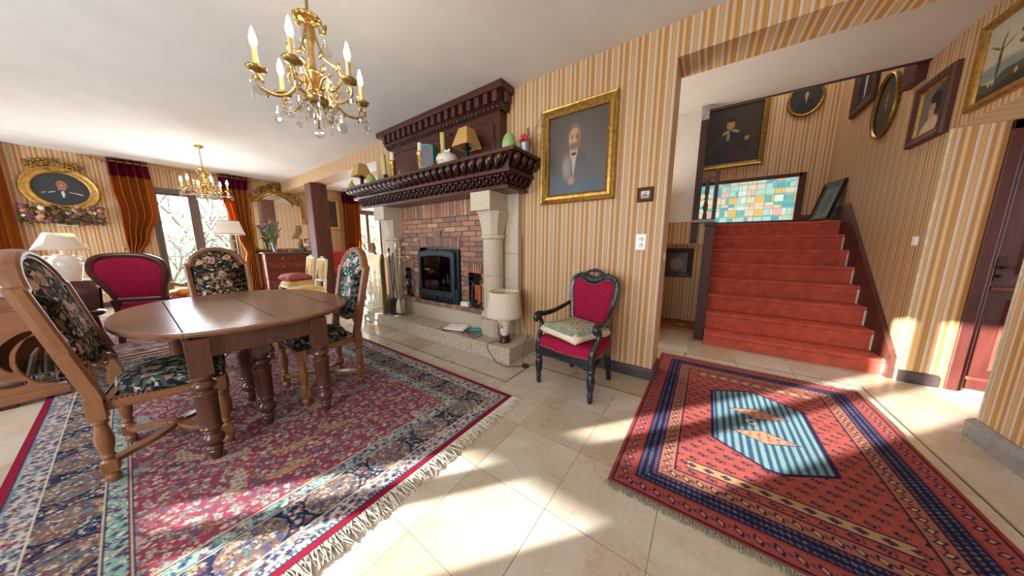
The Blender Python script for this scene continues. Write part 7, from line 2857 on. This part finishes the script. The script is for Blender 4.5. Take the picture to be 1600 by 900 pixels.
# left end of the hearth: pedestal, driftwood, fan screen, tools, shovel set, firedog
pd = thing('pedestal', 'white plaster pedestal with carved acanthus at the left end of the hearth', 'pedestal', (-4.34, 2.255, ZH))
m = MB()
s8 = lambda h, z: [(-h, -h, z), (h, -h, z), (h, h, z), (-h, h, z)]
m.rings([s8(0.145, 0), s8(0.145, 0.05), s8(0.13, 0.065), s8(0.12, 0.10)], cap0=True, cap1=True)
m.build('plinth', 'white_stone', pd, bevel=0.004)
m = MB()
m.lathe([(0.125, 0.10), (0.13, 0.13), (0.105, 0.17), (0.092, 0.25), (0.082, 0.45), (0.084, 0.62), (0.09, 0.70), (0.105, 0.75), (0.13, 0.80)], n=28, flute=(14, 0.05))
sh2 = m.build('shaft', 'white_stone', pd)
m = MB()
for k in range(10):
    a = 2 * pi * k / 10
    R_ = rotz(degrees_(a))
    for z0, L_ in ((0.12, 0.16), (0.26, 0.14), (0.38, 0.13), (0.50, 0.12), (0.62, 0.12)):
        P = catmull([tuple(R_ @ Vector((0.088, 0, z0))), tuple(R_ @ Vector((0.10, 0.0, z0 + L_ * 0.6))), tuple(R_ @ Vector((0.122, 0, z0 + L_))), tuple(R_ @ Vector((0.128, 0, z0 + L_ * 0.86)))], 3)
        m.tube(P, [0.02, 0.022, 0.022, 0.02, 0.018, 0.016, 0.013, 0.01, 0.008, 0.005], 6)
m.build('acanthus_leaves', 'white_stone', sh2)
m = MB()
m.rings([s8(0.12, 0.795), s8(0.135, 0.81), s8(0.135, 0.82), s8(0.15, 0.835), s8(0.15, 0.885)], cap0=True, cap1=True)
m.build('cap', 'white_stone', pd, bevel=0.004)
dw = thing('driftwood', 'rough upright slab of brown wood standing on the white pedestal', 'wood', (-4.33, 2.26, ZH + 0.885), 20)
m = MB()
m.rings([[(a + 0.012 * sin(5 * z * 10 + a * 40), b, z) for a, b in ((-0.05 - 0.02 * z, -0.02), (0.055 - 0.1 * z, -0.025), (0.06 - 0.1 * z, 0.02), (-0.045 - 0.25 * z, 0.025))] for z in (0, 0.05, 0.10, 0.15, 0.18)], cap0=True, cap1=True)
m.build('slab', 'roughwood', dw)
fs = thing('fan_screen', 'pleated brass fan fire screen folded beside the left column', 'fire screen', (-3.935, 2.185, ZH), -42)
m = MB()
N = 14
m.grid(lambda u, v: (-0.125 + 0.25 * u, 0.012 * (1 if int(u * N + 0.001) % 2 else -1), v * (0.78 + 0.12 * sin(pi * min(1, u * 0.9 + 0.1)))), N, 1, sm=False)
m.build('pleats', 'brass', fs)
m = MB()
m.tube([(-0.13, 0, 0), (-0.13, 0, 0.86)], 0.010, 8)
m.tube([(-0.13 + 0.26 * i / 12, 0, 0.79 + 0.12 * sin(pi * min(1, i / 12 * 0.9 + 0.1))) for i in range(13)], 0.012, 8)
m.tube([(0.13, 0, 0), (0.13, 0, 0.80)], 0.008, 8)
m.build('edge_rail', 'cream_wood', fs)
fts = thing('fire_tool_stand', 'brass and iron fireplace tool stand with shovel, brush and tongs on the hearth', 'fire tools', (-3.62, 2.235, ZH))
m = MB()
m.lathe([(0.10, 0.0), (0.105, 0.012), (0.06, 0.03), (0.02, 0.045), (0.012, 0.06), (0.011, 0.95), (0.018, 0.96), (0.014, 1.0), (0.022, 1.03), (0.012, 1.06), (0.001, 1.075)], n=18)
m.tube([(-0.17, 0, 0.86), (0.17, 0, 0.86)], 0.009, 8)
m.ell((-0.175, 0, 0.86), (0.016, 0.016, 0.016), 8, 6)
m.ell((0.175, 0, 0.86), (0.016, 0.016, 0.016), 8, 6)
m.build('stand', 'brass', fts)
tl = MB()
tl.tube([(-0.14, -0.03, 0.95), (-0.12, -0.035, 0.6), (-0.07, -0.045, 0.26)], 0.007, 7)
tl.ell((-0.142, -0.03, 0.965), (0.016, 0.016, 0.03), 8, 6)
tl.ell((-0.13, -0.032, 0.80), (0.012, 0.012, 0.03), 8, 6)
sv = tl.build('shovel_shaft', 'iron', fts)
m = MB()
m.prism([(-0.07, 0.02), (0.07, 0.02), (0.08, 0.20), (0.035, 0.26), (-0.035, 0.26), (-0.08, 0.20)], 0, 0.012, lambda a, b, d: (-0.07 + a, -0.075 + d + 0.12 * (b - 0.02), b))
m.build('shovel_pan', 'iron', sv)
m = MB()
m.tube([(0.14, -0.03, 0.95), (0.09, -0.035, 0.6), (0.05, -0.05, 0.24)], 0.007, 7)
m.ell((0.142, -0.03, 0.965), (0.016, 0.016, 0.03), 8, 6)
m.ell((0.115, -0.03, 0.78), (0.012, 0.012, 0.03), 8, 6)
bs = m.build('brush_shaft', 'brass', fts)
m = MB()
m.lathe([(0.02, 0.26), (0.04, 0.22), (0.055, 0.12), (0.06, 0.06), (0.001, 0.055)], (0.05, -0.05, 0), 12, sy=0.5)
m.build('brush_head', 'cream_cloth', bs)
m = MB()
for sx in (-1, 1):
    m.tube(catmull([(0.0 + sx * 0.01, -0.06, 0.92), (sx * 0.03, -0.065, 0.7), (sx * 0.012, -0.06, 0.5), (sx * 0.05, -0.065, 0.3), (sx * 0.02, -0.065, 0.12)], 4), 0.006, 6)
m.build('tongs', 'iron', fts)
fd = thing('firedog', 'small dark iron firedog figure on the brick shelf before the left niche', 'firedog', (-3.62, 2.43, ZS))
m = MB()
m.lathe([(0.04, 0), (0.042, 0.012), (0.022, 0.03), (0.016, 0.09), (0.03, 0.13), (0.036, 0.20), (0.024, 0.26), (0.014, 0.285), (0.026, 0.31), (0.024, 0.34), (0.008, 0.365), (0.001, 0.37)], n=14)
m.build('figure', 'iron', fd)
m = MB()
m.tube(catmull([(-0.01, 0, 0.24), (-0.06, 0, 0.26), (-0.07, 0, 0.20), (-0.03, 0, 0.15)], 4), 0.010, 6)
m.tube(catmull([(0.01, 0, 0.24), (0.06, 0, 0.22), (0.05, 0, 0.14), (0.02, 0, 0.10)], 4), 0.010, 6)
m.build('limbs', 'brass', fd)

# ------------------------------------------------------------------ on the desk at the far left
ln = thing('candle_lamp', 'candle-shaped lamp with clear bulb on the desk at the left edge', 'lamp', (-4.30, -0.60, 0.86), 0)
m = MB()
m.lathe([(0.05, 0), (0.052, 0.012), (0.02, 0.025), (0.012, 0.05), (0.016, 0.10), (0.012, 0.20), (0.03, 0.22), (0.03, 0.228), (0.014, 0.235), (0.014, 0.30)], n=16)
m.build('stem', 'brass', ln)
MB().lathe([(0.0145, 0.235), (0.0145, 0.33), (0.001, 0.331)], n=12).build('candle_sleeve', 'socket', ln)
m = MB()
m.lathe([(0.008, 0.33), (0.022, 0.35), (0.028, 0.375), (0.022, 0.405), (0.010, 0.43), (0.002, 0.44)], n=14)
m.build('bulb', 'vase_glass', ln)
lt = thing('lantern_clock', 'dark carved mantel clock in a steel frame, cut by the left edge of the view', 'clock', (-4.25, -0.735, 0.86), 0)
m = MB()
m.box(-0.08, 0.08, -0.10, 0.06, 0, 0.03)
m.box(-0.07, 0.07, -0.09, 0.05, 0.03, 0.30)
m.rings([s8(0.09, 0.30), s8(0.10, 0.32), s8(0.06, 0.40), s8(0.02, 0.43)], cap0=True, cap1=True)
m.build('case', 'pot_dark', lt, bevel=0.006)
m = MB()
for sx in (-1, 1):
    for sy in (-1, 1):
        m.tube([(sx * 0.085, -0.02 + sy * 0.09, 0.0), (sx * 0.085, -0.02 + sy * 0.09, 0.34)], 0.008, 6)
m.box(-0.10, 0.10, -0.13, 0.09, 0.335, 0.35)
m.build('steel_frame', 'silver', lt)
